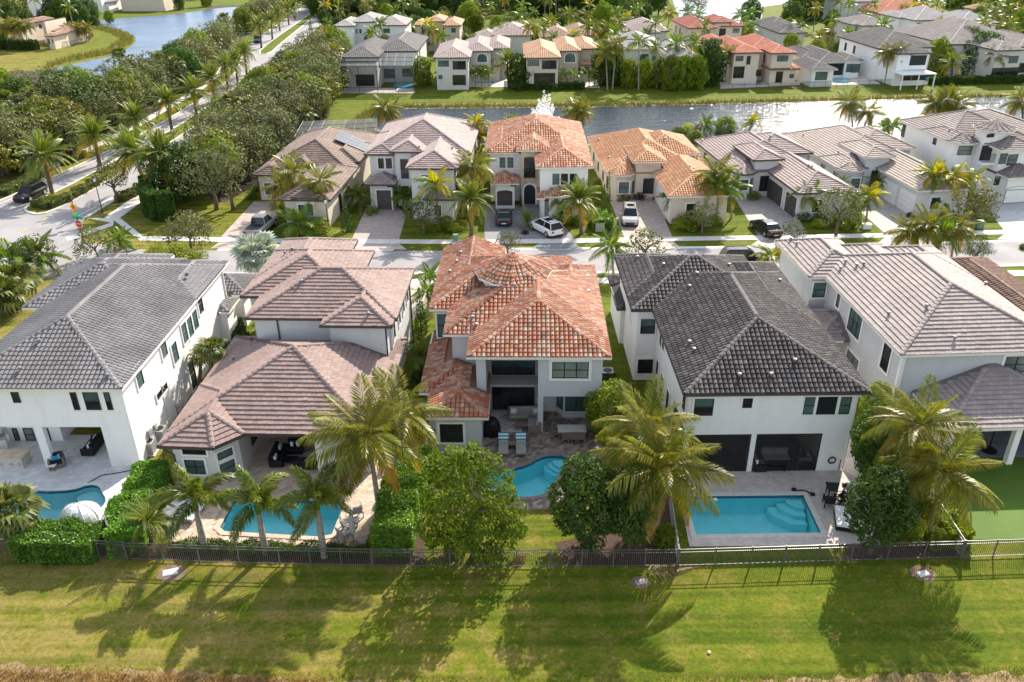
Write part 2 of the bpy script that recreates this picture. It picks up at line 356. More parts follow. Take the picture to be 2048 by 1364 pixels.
class House:
    def __init__(s, name, label, px, py, z, yaw, wall, cat='house', group=None):
        s.a = R(yaw); g = G(px, py, z); s.o = np.array([g.x, g.y])
        s.u = np.array([math.cos(s.a), -math.sin(s.a)]); s.v = np.array([math.sin(s.a), math.cos(s.a)])
        s.root = thing(name, label, cat, (g.x, g.y, 0), -s.a, group)
        s.wallm = wall; ALLH.append(s); s.B = []; s.extra = MB(); s.ex2 = {}; s.win_n = 0
    def loc(s, px, py, z):
        g = G(px, py, z); d = np.array([g.x, g.y])-s.o
        return float(d@s.u), float(d@s.v)
    def lray(s, px, py):
        d = ray(px, py); o = -s.o
        return np.array([o@s.u, o@s.v, CAM_H]), np.array([d[:2]@s.u, d[:2]@s.v, d[2]])
    def world(s, u, v, z=0): return Vector((s.o[0]+u*s.u[0]+v*s.v[0], s.o[1]+u*s.u[1]+v*s.v[1], z))
    def block(s, pts, z, **k): b = Block(pts, z, **k); s.B.append(b); return b
    def rect(s, u0, u1, v0, v1, z, **k): return s.block([(u0,v0),(u1,v0),(u1,v1),(u0,v1)], z, **k)
    def rectP(s, fl, fr, depth, z, **k):
        a = s.loc(*fl, z); b = s.loc(*fr, z); v = (a[1]+b[1])/2
        return s.rect(a[0], b[0], v, v+depth, z, **k)
    def hmax(s, P, skip=None):
        r = np.full(len(P), -1e3)
        for b in s.B:
            if b is not skip: r = np.maximum(r, b.h(P))
        return r
    def onroof(s, px, py):
        o, d = s.lray(px, py); ts = np.linspace(0, 1, 4000)*(-CAM_H/d[2])
        P = o+ts[:,None]*d; hh = s.hmax(P[:,:2]); k = np.argmax(P[:,2] <= hh)
        return P[k]
    def wbox(s, u0, u1, v0, v1, z0, z1): s.extra.box(u0, u1, v0, v1, z0, z1)
    def plane(s, k, a=0, b=0):
        if k == 'f': return (np.array([0., a]), np.array([1., 0]), np.array([0, -1.]))
        if k == 'b': return (np.array([0., a]), np.array([1., 0]), np.array([0, 1.]))
        if k == 'r': return (np.array([a, 0.]), np.array([0, 1.]), np.array([1., 0]))
        if k == 'l': return (np.array([a, 0.]), np.array([0, 1.]), np.array([-1., 0]))
        B = s.B[a]; o = B.ov+.004*(a % 8)
        return (B.p[b]+B.nr[b]*o, B.t[b], -B.nr[b])
    def hit(s, pl, px, py):
        o, d = s.lray(px, py); O, t, n = pl
        k = ((O-o[:2])@n)/(d[:2]@n); P = o+d*k
        return float((P[:2]-O)@t), float(P[2])
    def rng(s, pl, a, b):
        (s0, z0), (s1, z1) = s.hit(pl, *a), s.hit(pl, *b)
        return min(s0,s1), max(s0,s1), min(z0,z1), max(z0,z1)
    def win(s, pl, a, b, nx=1, ny=2, trim=None, glass=None, m=False, split=False, frame=None, tw=.13, top=.5, arch=0, name='window', fw=.055):
        s0, s1, z0, z1 = (min(a[0],b[0]), max(a[0],b[0]), min(a[1],b[1]), max(a[1],b[1])) if m else s.rng(pl, a, b)
        z0 = max(z0, .02); O, t, n = pl; glass = glass or random.choice((glasst, glasst, glassb2, glassd)); frame = frame or darkm
        fb = MB(); w = fw
        zt = z1
        fb.fbox(O, t, n, s0, s0+w, .002, .05, z0, zt); fb.fbox(O, t, n, s1-w, s1, .002, .05, z0, zt)
        fb.fbox(O, t, n, s0+w, s1-w, .002, .05, z0, z0+w); fb.fbox(O, t, n, s0+w, s1-w, .002, .05, zt-w, zt)
        xs = [s0+(s1-s0)*i/nx for i in range(nx+1)]
        for x in xs[1:-1]: fb.fbox(O, t, n, x-w*.6, x+w*.6, .002, .048, z0+w, zt-w)
        zm = z0+(z1-z0)*top
        if ny == 2:
            for i in range(nx): fb.fbox(O, t, n, xs[i]+w, xs[i+1]-w, .002, .046, zm-w*.5, zm+w*.5)
        if arch:
            c = (s0+s1)/2; rr = (s1-s0)/2; K = 8
            for i in range(K):
                a0, a1 = math.pi*i/K, math.pi*(i+1)/K
                q = []
                for rad, aa in ((rr, a0), (rr, a1), (rr-w, a1), (rr-w, a0)):
                    q.append((c+rad*math.cos(aa), zt+rad*arch*math.sin(aa)))
                P = lambda x, nn, z: (O[0]+t[0]*x+n[0]*nn, O[1]+t[1]*x+n[1]*nn, z)
                fb.add([P(x, .05, z) for x, z in q]+[P(x, .002, z) for x, z in q], [(0,1,2,3),(0,4,5,1),(2,6,7,3)])
        W_ = fb.build(name, frame, s.root)
        pb = MB()
        P = lambda x, z, nn=.02: (O[0]+t[0]*x+n[0]*nn, O[1]+t[1]*x+n[1]*nn, z)
        if split:
            for i in range(nx):
                q = MB(); x0, x1 = xs[i]+.03, xs[i+1]-.03
                q.add([P(x0,z0+.03),P(x1,z0+.03),P(x1,zm),P(x0,zm)], [(0,1,2,3)] if n@np.array([t[1],-t[0]]) > 0 else [(3,2,1,0)])
                q.build('pane', glassd if glass is glasst else glass, W_)
                q = MB(); q.add([P(x0,zm),P(x1,zm),P(x1,z1-.03),P(x0,z1-.03)], [(0,1,2,3)] if n@np.array([t[1],-t[0]]) > 0 else [(3,2,1,0)])
                q.build('pane', glass, W_)
        else:
            pts = [P(s0+.03,z0+.03),P(s1-.03,z0+.03),P(s1-.03,z1)]
            if arch:
                c = (s0+s1)/2; rr = (s1-s0)/2-.03
                pts += [P(c+rr*math.cos(math.pi*i/8), z1+rr*arch*math.sin(math.pi*i/8)) for i in range(1, 8)]
            pts.append(P(s0+.03,z1))
            pb.add(pts, [tuple(range(len(pts)))]); pb.build('pane', glass, W_)
        if trim is not None:
            tb = MB(); q = tw
            tb.fbox(O, t, n, s0-q, s0-.001, .001, .075, z0-q, z1+(0 if arch else q)); tb.fbox(O, t, n, s1+.001, s1+q, .001, .075, z0-q, z1+(0 if arch else q))
            tb.fbox(O, t, n, s0-.001, s1+.001, .001, .078, z0-q, z0-.001)
            if not arch: tb.fbox(O, t, n, s0-.001, s1+.001, .001, .072, z1+.001, z1+q)
            else:
                c = (s0+s1)/2; r0 = (s1-s0)/2
                PP = lambda r_, i, nn: (O[0]+t[0]*(c+r_*math.cos(math.pi*i/8))+n[0]*nn, O[1]+t[1]*(c+r_*math.cos(math.pi*i/8))+n[1]*nn, z1+r_*arch*math.sin(math.pi*i/8)+(.0 if r_ == r0 else 0))
                for i in range(8):
                    tb.add([PP(r0,i,.075),PP(r0,i+1,.075),PP(r0+q,i+1,.075),PP(r0+q,i,.075),PP(r0,i,.002),PP(r0,i+1,.002),PP(r0+q,i+1,.002),PP(r0+q,i,.002)],
                           [(0,1,2,3),(3,2,6,7),(1,0,4,5)])
            tb.build('trim', trim, W_)
        return W_
    def garage(s, pl, a, b, mat, m=False, rows=4, name='garage_door', trim=None):
        s0, s1, z0, z1 = (a[0], b[0], a[1], b[1]) if m else s.rng(pl, a, b)
        O, t, n = pl; z0 = .02
        fb = MB(); fb.fbox(O, t, n, s0-.12, s0, .002, .09, z0, z1+.12); fb.fbox(O, t, n, s1, s1+.12, .002, .09, z0, z1+.12); fb.fbox(O, t, n, s0, s1, .002, .088, z1, z1+.12)
        g = fb.build(name, trim or trimw, s.root)
        hgt = (z1-z0)/rows
        for i in range(rows):
            MB().fbox(O, t, n, s0+.01, s1-.01, .003, .05, z0+hgt*i+.012, z0+hgt*(i+1)-.012).build('panel', mat, g)
        return g
    def finish(s, tile, tm, tm1, base, gut=None, single=0, capm=None, roof_z=.18, cap=True):
        rb = MB(); caps = []; allt = []
        for bi, b in enumerate(s.B):
            zo = .003*(bi % 9)
            low = [(p[0], p[1], b.z-roof_z-zo) for p in b.p]; n = b.n
            ups = [(p[0], p[1], b.z-.01) for p in b.p]
            rb.add(low+ups, [tuple(range(n-1,-1,-1))]+[(i,(i+1)%n,(i+1)%n+n,i+n) for i in range(n)])
            segs = {}
            for e in b.act:
                rg = b.region(e)
                if len(rg) < 3: continue
                A = np.array(rg); z = b.z+b.tan*((A-b.p[e])@b.nr[e])
                rb.add([(A[i,0],A[i,1],z[i]) for i in range(len(A))], [tuple(range(len(A)))])
                for i in range(len(A)):
                    j = (i+1) % len(A)
                    if np.hypot(*(A[i]-A[j])) < .15: continue
                    if z[i] < b.z+.02 and z[j] < b.z+.02: continue
                    key = tuple(sorted([tuple(np.round(A[i],2)), tuple(np.round(A[j],2))]))
                    segs.setdefault(key, (np.array([*A[i], z[i]]), np.array([*A[j], z[j]])))
                if not b.tiles: continue
                # tiles on this slope
                (V, F), w, ex = TILES[tile]
                sl = math.atan(b.tan); cs, sn = math.cos(sl), math.sin(sl)
                rows = int(max((A-b.p[e])@b.nr[e])/cs/ex)+1; cols = int(b.L[e]/w)+1
                k, c = np.meshgrid(np.arange(rows), np.arange(cols), indexing='ij'); k = k.ravel(); c = c.ravel()
                off = (.5*w*(k % 2) if tile == 'flat' else 0)
                x = (c+.5)*w+off-(cols*w-b.L[e])/2
                dc = (k+.5)*ex*cs; C = b.p[e]+x[:,None]*b.t[e]+dc[:,None]*b.nr[e]
                D = b.d(C); ok = (D > -.02).all(1) & (dc <= D[:, b.act].min(1)+.06)
                ok &= (b.z+b.tan*dc) > s.hmax(C, b)-.02
                k, x = k[ok], x[ok]
                if not len(k): continue
                d0 = k*ex*cs-.05
                O = np.concatenate([b.p[e]+x[:,None]*b.t[e]+d0[:,None]*b.nr[e], (b.z+b.tan*d0+.012)[:,None]], 1)
                m = len(O); T = np.tile([*b.t[e],0], (m,1)); S = np.tile([b.nr[e][0]*cs, b.nr[e][1]*cs, sn], (m,1)); Nn = np.tile([-b.nr[e][0]*sn, -b.nr[e][1]*sn, cs], (m,1))
                jit = RNG.normal(0, .006, (m,1)); O = O+Nn*np.abs(jit)+S*jit
                allt.append((O, T, S, Nn))
            for e in range(n):
                if e in b.act: continue
                pts = []
                for f in b.act:
                    for P in b.region(f):
                        P = np.array(P)
                        if abs((P-b.p[e])@b.nr[e]) < 1e-4: pts.append((float((P-b.p[e])@b.t[e]), b.z+b.tan*((P-b.p[f])@b.nr[f])))
                pts = sorted(set((round(a,3), round(z,3)) for a, z in pts))
                if len(pts) >= 2:
                    q = [(*(b.p[e]+b.t[e]*a), z) for a, z in pts]
                    rb.add([(*b.p[e], b.z-.01), (*(b.p[e]+b.t[e]*b.L[e]), b.z-.01)]+q[::-1], [tuple(range(len(q)+2))])
            if cap:
                for A, B_ in segs.values():
                    if A[2] > B_[2]: A, B_ = B_, A
                    L_ = np.linalg.norm(B_-A); d = (B_-A)/L_; m = max(1, int(L_/.38))
                    side = np.cross(d, [0,0,1]); side /= np.linalg.norm(side)+1e-9; up = np.cross(side, d)
                    for i in range(m):
                        P = A+d*(i*L_/m)
                        if s.hmax((P+d*.2)[None,:2], b)[0] > P[2]+.1: continue
                        caps.append((P+up*.03, side, d, up))
        roof = rb.build('roof', base, s.root)
        if allt:
            O, T, S, Nn = (np.concatenate([a[i] for a in allt]) for i in range(4))
            (V, F), w, ex = TILES[tile]; F = tri(F)
            keep = np.ones(len(O), bool)
            if single:
                wp = np.array([[*(s.o+o[0]*s.u+o[1]*s.v), o[2]] for o in O]); dist = np.linalg.norm(wp-[0,0,CAM_H], axis=1)
                wn = Nn[:,0,None]*s.u+Nn[:,1,None]*s.v; vw = wp-[0,0,CAM_H]
                vis = (wn[:,0]*vw[:,0]+wn[:,1]*vw[:,1]+Nn[:,2]*vw[:,2]) < 0
                pr = vw@FW; sx = np.abs(vw@RT)/pr*FPX; sy = np.abs(vw@UP)/pr*FPX
                dist = dist+np.where(vis & (sx < 1024) & (sy < 682), 0, 1e4)
                idx = np.argsort(dist)[:single]; keep[idx] = False
                me = npmesh('tile', V, F, tm1)
                for i in idx:
                    o = bpy.data.objects.new('tile', me); col.objects.link(o); o.parent = roof
                    o.matrix_basis = Matrix([[T[i,0],S[i,0],Nn[i,0],O[i,0]],[T[i,1],S[i,1],Nn[i,1],O[i,1]],[T[i,2],S[i,2],Nn[i,2],O[i,2]],[0,0,0,1]])
            A, FF = join_template(V, F, O[keep], T[keep], S[keep], Nn[keep])
            tag(obj('tile_field', npmesh('tile_field', A, FF, tm), roof), kind='stuff')
        if caps:
            O, T, S, Nn = (np.array([c[i] for c in caps]) for i in range(4))
            A, FF = join_template(CAP[0], tri(CAP[1]), O, T, S, Nn)
            tag(obj('ridge_caps', npmesh('ridge_caps', A, FF, capm or tm), roof), kind='stuff')
        for bi, b in enumerate(s.B):
            if b.wall: (s.ex2.setdefault(b.mat, MB()) if b.mat else s.extra).prism(b.inset(b.ov+.004*(bi % 8)), b.z0-.05-.003*(bi % 9), b.z-roof_z-.005)
        if s.extra.v: s.extra.build('wall', s.wallm, s.root)
        for m_, mb in s.ex2.items(): mb.build('accent_wall', MATS[m_], s.root)
        if gut is not None:
            for bi, b in enumerate(s.B):
                for e in b.act:
                    O, t, n = b.p[e], b.t[e], -b.nr[e]
                    # leave out stretches inside another roof
                    xs = np.linspace(0, b.L[e], 13); run = None
                    for i in range(12):
                        P = (O+t*(xs[i]+xs[i+1])/2+n*.05)[None]
                        free = s.hmax(P, b)[0] < b.z+.05
                        if free and run is None: run = xs[i]
                        if (not free or i == 11) and run is not None:
                            MB().fbox(O, t, n, run-(.1 if run == 0 else 0), (xs[i+1]+.1 if free else xs[i]), .003+.002*(bi % 5), .11+.002*(bi % 5), b.z-.14-.003*(bi % 9), b.z+.01).build('gutter', gut, s.root); run = None
        return roof
    def vent(s, px, py, kind='pipe'):
        p = s.onroof(px, py); q = MB()
        if kind == 'pipe': q.lathe([(.07,-.1),(.07,.22),(.13,.22),(.13,.34),(.04,.37)], 8, p)
        else: q.box(p[0]-.25, p[0]+.25, p[1]-.2, p[1]+.2, p[2]-.1, p[2]+.14)
        q.build('roof_vent', metalg, s.root)
    def downspout(s, u, v, z1, mat, z0=.1): MB().box(u-.05, u+.05, v-.05, v+.05, z0, z1).build('downspout', mat, s.root)
# ------------------------------------------------------------------ plants
LM = {
 'oak': leafmat('oak_leaf', (.083,.097,.042), (.175,.185,.088), (.32,.305,.175), .18, .65, .2),
 'oakg': leafmat('oak_leaf_green', (.075,.105,.03), (.16,.19,.055), (.25,.265,.11), .28),
 'dark': leafmat('dark_glossy_leaf', (.034,.072,.016), (.08,.145,.026), (.12,.20,.035), .25, .6, .2),
 'mid': leafmat('mid_green_leaf', (.095,.155,.013), (.235,.30,.022), (.41,.43,.04), .35, .55, .25),
 'bright': leafmat('bright_hedge_leaf', (.09,.20,.018), (.19,.34,.035), (.33,.45,.07), .35, .4, .45),
 'lime': leafmat('lime_leaf', (.22,.28,.02), (.40,.42,.03), (.55,.50,.04), .35),
 'red': leafmat('red_foliage', (.12,.015,.012), (.30,.045,.02), None, .25), 'plum': leafmat('plum_foliage', (.04,.008,.014), (.09,.015,.025), None, .2),
 'dry': leafmat('dry_grass_blade', (.26,.15,.05), (.42,.27,.11), (.50,.38,.20), .2, .8, .1), 'reed': leafmat('reed_blade', (.15,.13,.045), (.27,.23,.085), (.33,.26,.12), .25, .7, .15),
 'rust': leafmat('rust_foliage', (.20,.13,.05), (.30,.20,.08), None, .25), 'golden': leafmat('olive_gold_leaf', (.10,.11,.016), (.20,.185,.025), (.30,.25,.035), .3)}
PM = {
 'coco': leafmat('coconut_leaflet', (.11,.135,.014), (.27,.25,.025), (.48,.35,.04), .35, .4, .4), 'cocoy': leafmat('yellowing_leaflet', (.30,.19,.03), (.46,.27,.04), (.45,.20,.04), .35, .45, .4),
 'fox': leafmat('foxtail_leaflet', (.075,.115,.015), (.18,.22,.025), (.35,.31,.045), .3, .4, .4), 'foxy': leafmat('foxtail_tip', (.2,.22,.02), (.33,.31,.04), None, .35),
 'date': leafmat('date_leaflet', (.10,.15,.022), (.22,.255,.04), (.36,.33,.055), .32, .45, .4), 'datey': leafmat('orange_leaflet', (.36,.22,.02), (.52,.33,.02), (.5,.24,.02), .35),
 'gold': leafmat('golden_leaflet', (.30,.29,.015), (.52,.42,.02), (.66,.44,.015), .4), 'royal': leafmat('royal_leaflet', (.07,.14,.018), (.18,.26,.025), (.33,.37,.045), .32, .4, .4),
 'silver': leafmat('silver_fan', (.30,.36,.36), (.44,.49,.48), (.58,.62,.60), .2, .5, .3, .2), 'fan': leafmat('fan_leaf', (.075,.105,.028), (.17,.19,.055), (.30,.28,.09), .3)}
def spraymat():
    m, N, L, B = _new('fountain_spray'); B.inputs['Base Color'].default_value = (.9,.92,.94,1); B.inputs['Roughness'].default_value = .6
    t = N.new('ShaderNodeBsdfTranslucent'); t.inputs[0].default_value = (.95,.96,.97,1); x = N.new('ShaderNodeMixShader'); x.inputs[0].default_value = .5
    L.new(B.outputs[0], x.inputs[1]); L.new(t.outputs[0], x.inputs[2]); L.new(x.outputs[0], N['Material Output'].inputs[0]); return m
def frond(name, mat, L, n, ll, droop, vee=.5, plume=False, hang=.0, lw=.05, arch=.0):
    # pinnate frond growing along +x, curving down; one mesh
    V = []; F = []
    t = np.linspace(0, 1, 9); x = L*(t-.12*droop*t**3); z = L*(arch*t-droop*.75*t**2.2)
    rad = .035*(1-t)+.006
    for i in range(9):
        V += [(x[i], -rad[i], z[i]), (x[i], rad[i], z[i]), (x[i], 0, z[i]+rad[i])]
    for i in range(8):
        a = i*3
        F += [(a, a+1, a+4, a+3), (a+1, a+2, a+5, a+4), (a+2, a, a+3, a+5)]
    rg = np.random.default_rng(int(L*100+n+droop*50))
    for i in range(n):
        tt = .13+.87*i/(n-1); px = np.interp(tt, t, x); pz = np.interp(tt, t, z)
        sl = math.atan2(np.interp(min(1,tt+.05), t, z)-np.interp(tt-.05, t, z), np.interp(min(1,tt+.05), t, x)-np.interp(tt-.05, t, x))
        ln = ll*(.55+.6*math.sin(math.pi*min(1, .15+tt*.85))**.8)*(1-.35*tt**3)
        for sd in ((-1, 1) if not plume else (-1, 1, -1, 1)):
            va = vee if not plume else rg.uniform(-1.2, 1.4)
            fw = .55+.35*tt+rg.normal(0, .08)          # lean forward
            dx, dy, dz = math.sin(fw), sd*math.cos(fw)*math.cos(va), math.cos(fw)*math.sin(va)-hang
            d = np.array([dx*math.cos(sl)-dz*math.sin(sl)*.5, dy, dz*math.cos(sl)+dx*math.sin(sl)]); d /= np.linalg.norm(d)
            w = np.array([lw*math.cos(sl), 0, lw*math.sin(sl)]); ln2 = ln*rg.uniform(.85, 1.1)
            b = np.array([px, 0, pz]); m_ = b+d*ln2*.5+np.array([0,0,.05*ln2]); e = b+d*ln2-np.array([0,0,(.25+hang*.4)*ln2])
            k = len(V); V += [tuple(b), tuple(m_-w), tuple(e), tuple(m_+w)]; F.append((k, k+1, k+2, k+3))
    return npmesh(name, V, F, mat)
def fanleaf(name, mat, Lp, r, n=13, dro=.3):
    V = []; F = []
    V += [(0,-.03,0),(0,.03,0),(Lp,.02,0),(Lp,-.02,0)]; F.append((0,1,2,3))
    rg = np.random.default_rng(n)
    for i in range(n):
        a = -2.2+4.4*i/(n-1); rr = r*(1-.12*abs(a)/2.2)*rg.uniform(.9, 1.05); w = r*.13
        d = np.array([math.cos(a), math.sin(a)]); q = np.array([-d[1], d[0]])*w
        b = np.array([Lp, 0]); m_ = b+d*rr*.6; e = b+d*rr; up = .14*r*abs(math.sin(a))
        k = len(V); V += [(*b, 0), (*(m_-q), up), (*e, up-dro*rr), (*(m_+q), up+.03)]; F.append((k, k+1, k+2, k+3))
    return npmesh(name, V, F, mat)
FR = {}
def frset(key):
    if key in FR: return FR[key]
    P = {'coco': lambda: [frond('frond', PM['coco'], 3.4, 54, .95, d, .25, False, h, .04, a) for d, h, a in ((.25,.15,.12),(.55,.45,.12),(.95,.7,.14))]+[frond('frond', PM['cocoy'], 3.2, 40, .9, .95, .1, False, .7, .055, .0)],
         'fox': lambda: [frond('frond', PM['fox'], 2.15, 52, .50, d, .4, True, .12, .045, a) for d, a in ((.6,.35),(1.0,.4),(1.25,.35))]+[frond('frond', PM['foxy'], 2.0, 46, .46, .6, .4, True, .1, .045, .2)],
         'date': lambda: [frond('frond', PM['date'], 2.7, 40, .62, d, .45, False, .05, .045, a) for d, a in ((.2,.12),(.4,.1),(.7,.06))]+[frond('frond', PM['datey'], 2.5, 34, .55, .75, .3, False, .15, .045, .0)],
         'gold': lambda: [frond('frond', PM[c], 2.3, 34, .62, d, .35, False, .2, .055, .22) for d, c in ((.35,'gold'),(.7,'gold'),(1.0,'gold'),(.8,'royal'))],
         'royal': lambda: [frond('frond', PM['royal'], 2.4, 34, .72, d, .3, False, h, .065, .2) for d, h in ((.3,.1),(.65,.25),(1.0,.4))]+[frond('frond', PM['gold'], 2.2, 22, .5, .9, .3, False, .3, .04, .1)],
         'pygmy': lambda: [frond('frond', PM['date'], 1.5, 30, .3, d, .4, False, .0, .02, .25) for d in (.4,.8,1.2)]+[frond('frond', PM['date'], 1.4, 30, .28, 1.1, .3, False, .1, .02, .2)],
         'silver': lambda: [fanleaf('fan_leaf', PM['silver'], l, r, 15, d) for l, r, d in ((1.0,1.25,.1),(1.3,1.2,.25),(1.2,1.15,.4),(1.2,1.15,.45))],
         'fan': lambda: [fanleaf('fan_leaf', PM['fan'], l, r, 13, d) for l, r, d in ((.8,.9,.2),(.9,.9,.4),(.8,.85,.6),(.8,.85,.7))]}
    FR[key] = P[key](); return FR[key]
TRK = {}
def trunkmesh(key, r0, r1, mat):
    if key not in TRK:
        q = MB(); ts = [0,.06,.25,.5,.75,.92,1]
        q.tube([(0,0,t) for t in ts], [r0*1.35, r0*1.1, r0, (r0+r1)/2*1.02, r1*1.05, r1, r1*.9], 9); TRK[key] = q.mesh('trunk', mat, True)
    return TRK[key]
CROWNS = {}
def crownmesh(key, seed, n):
    k = (key, seed, n)
    if k not in CROWNS:
        ms = frset(key); rg = np.random.default_rng(seed); Vs = []; Fs = []; off = 0; mats = []; mi = []
        for i, (M4, j) in enumerate(fronds_layout(key, n, seed)):
            me = ms[j]; V = np.zeros(len(me.vertices)*3); me.vertices.foreach_get('co', V); V = V.reshape(-1, 3)
            F = np.zeros(len(me.polygons)*4, int); me.loops.foreach_get('vertex_index', F)
            A = np.array(M4.to_3x3()); Vs.append(V@A.T); Fs.append(F.reshape(-1, 4)+off); off += len(V)
            if me.materials[0] not in mats: mats.append(me.materials[0])
            mi += [mats.index(me.materials[0])]*(len(F)//4)
        me = npmesh('crown', np.concatenate(Vs), np.concatenate(Fs), mats[0])
        for m in mats[1:]: me.materials.append(m)
        me.polygons.foreach_set('material_index', np.array(mi, np.int32)); CROWNS[k] = me
    return CROWNS[k]
def fronds_layout(key, n, seed, wind=0.):
    rg = np.random.default_rng(seed); out = []
    top, low = {'coco': (62,-32), 'fox': (60,0), 'date': (74,-22), 'gold': (66,-5), 'royal': (62,-18), 'pygmy': (70,-10), 'silver': (80,-30), 'fan': (78,-45)}[key]
    for i in range(n):
        u = i/(n-1); el = top+(low-top)*u**.9+rg.normal(0, 6); az = i*2.39996+rg.normal(0, .2)
        j = 0 if u < .3 else (1 if u < .66 else 2)
        if u > (.86 if key in ('coco','date') else .9) and rg.random() < .7: j = 3
        if key == 'gold' and rg.random() < .3: j = 3
        if wind: az += wind*.55*math.sin(-2.6-az)                  # blown over towards the west
        s = rg.uniform(.88, 1.1)*(1 if u > .12 else .85)
        M4 = Matrix.Rotation(az, 4, 'Z') @ Matrix.Rotation(-R(el), 4, 'Y') @ Matrix.Rotation(rg.normal(0, .25), 4, 'X') @ Matrix.Scale(s, 4)
        out.append((M4, j))
    return out
PK = {'coco': ('coconut_palm', 24, .16, .11, trunkg), 'fox': ('foxtail_palm', 12, .17, .12, trunkg), 'date': ('date_palm', 38, .2, .17, trunkb), 'gold': ('golden_palm', 16, .12, .08, trunkr),
      'royal': ('adonidia_palm', 16, .12, .08, trunkg), 'pygmy': ('pygmy_date_palm', 26, .1, .09, trunkb), 'silver': ('silver_palm', 26, .28, .24, trunkg), 'fan': ('fan_palm', 26, .2, .17, trunkb)}
def palm(key, base, crown, label, r=None, group=None, near=True, n=None, seed=None, wind=0., name=None):
    nm, n0, r0, r1, tm = PK[key]; n = n or n0; seed = seed if seed is not None else random.randint(0, 9999)
    b = G(*base) if not isinstance(base, Vector) else base
    c = atY(crown[0], crown[1], b.y) if not isinstance(crown, Vector) else crown
    if c.z < .5: c.z = .5
    t = thing(name or nm, label, 'palm tree', b, 0, group)
    Lr = {'coco': 3.4, 'fox': 2.15, 'date': 2.7, 'gold': 2.3, 'royal': 2.4, 'pygmy': 1.5, 'silver': 2.2, 'fan': 1.7}[key]
    s = r/Lr if r else 1.
    d = c-b; tr = obj('trunk', trunkmesh(key, r0, r1, tm), t)
    h = d.length; q = d.to_track_quat('Z', 'Y'); ss = min(1.3, max(.7, s)); tr.matrix_basis = Matrix.LocRotScale((0,0,0), q, (ss, ss, h))
    if key in ('fox', 'royal', 'gold') and h > 1.5:
        k = '_cs'+key
        if k not in TRK: TRK[k] = MB().tube([(0,0,0),(0,0,.3),(0,0,1)], [.15,.17,.07], 8).mesh('crownshaft', LM['bright'], True)
        cs = obj('crownshaft', TRK[k], t); cs.matrix_basis = Matrix.LocRotScale(d*(1-.55/h), q, (s, s, .9))
    if near:
        for M4, j in fronds_layout(key, n, seed, wind):
            o = obj(frset(key)[j].name.split('.')[0], frset(key)[j], t); o.matrix_basis = Matrix.Translation(d) @ Matrix.Scale(s, 4) @ M4
    else:
        o = obj('crown', crownmesh(key, seed % 3, max(9, int(n*.8))), t); o.location = d; o.scale = (s, s, s); o.rotation_euler = (0, 0, random.uniform(0, 6.28))
    if key == 'coco' and near:
        nb = MB()
        for i in range(6):
            a = i*1.05; nb.lathe([(.0,-.13),(.1,-.05),(.11,.03),(.05,.12),(.0,.14)], 7, (d.x+.22*math.cos(a), d.y+.22*math.sin(a), d.z-.22-.06*(i%2)))
        nb.build('coconuts', plain_get('coconut_husk', (.30,.20,.06)), t, smooth=True)
    return t
def plain_get(n, c): return MATS.get(n) or plain(n, c)
def leafcloud(name, mat, clumps, n, size, seed, flat=.5, fill=.35):
    rg = np.random.default_rng(seed); c = np.array([q[:3] for q in clumps]); r = np.array([q[3] for q in clumps])
    w = r**2; w /= w.sum(); k = rg.choice(len(c), n, p=w)
    d = rg.normal(size=(n,3)); d /= np.linalg.norm(d, axis=1)[:,None]
    rad = r[k]*(1-fill*rg.random(n)**1.6)*(1+rg.normal(0,.07,n)); P = c[k]+d*rad[:,None]
    # drop leaves buried inside another clump
    inside = np.zeros(n, int)
    for i in range(len(c)): inside += (np.linalg.norm(P-c[i], axis=1) < r[i]*.72)
    keep = inside < 1; P = P[keep]; d = d[keep]; n = len(P)
    N = d*(1-flat)+rg.normal(size=(n,3))*.55+np.array([0,0,flat]); N /= np.linalg.norm(N, axis=1)[:,None]
    A = np.cross(N, rg.normal(size=(n,3))); A /= np.linalg.norm(A, axis=1)[:,None]; B = np.cross(N, A)
    s = size*rg.uniform(.6, 1.3, n)[:,None]
    V = np.stack([P-A*s, P-B*s*.5+N*s*.12, P+A*s, P+B*s*.5+N*s*.12], 1).reshape(-1, 3)
    return npmesh(name, V, np.arange(4*n).reshape(-1, 4), mat)
def clumpset(seed, n, rx, rz, r0, r1, zlow=-.6):
    rg = np.random.default_rng(seed); out = []
    for i in range(n):
        a = i*2.4+rg.normal(0,.3); z = zlow+(1-zlow)*((i+.5)/n); q = math.sqrt(max(.05, 1-z*z))*rg.uniform(.45, .8)
        rr = rg.uniform(r0, r1); out.append((rx*q*math.cos(a), rx*q*math.sin(a), rz*z*.72, rr))
    return out
CR = {}
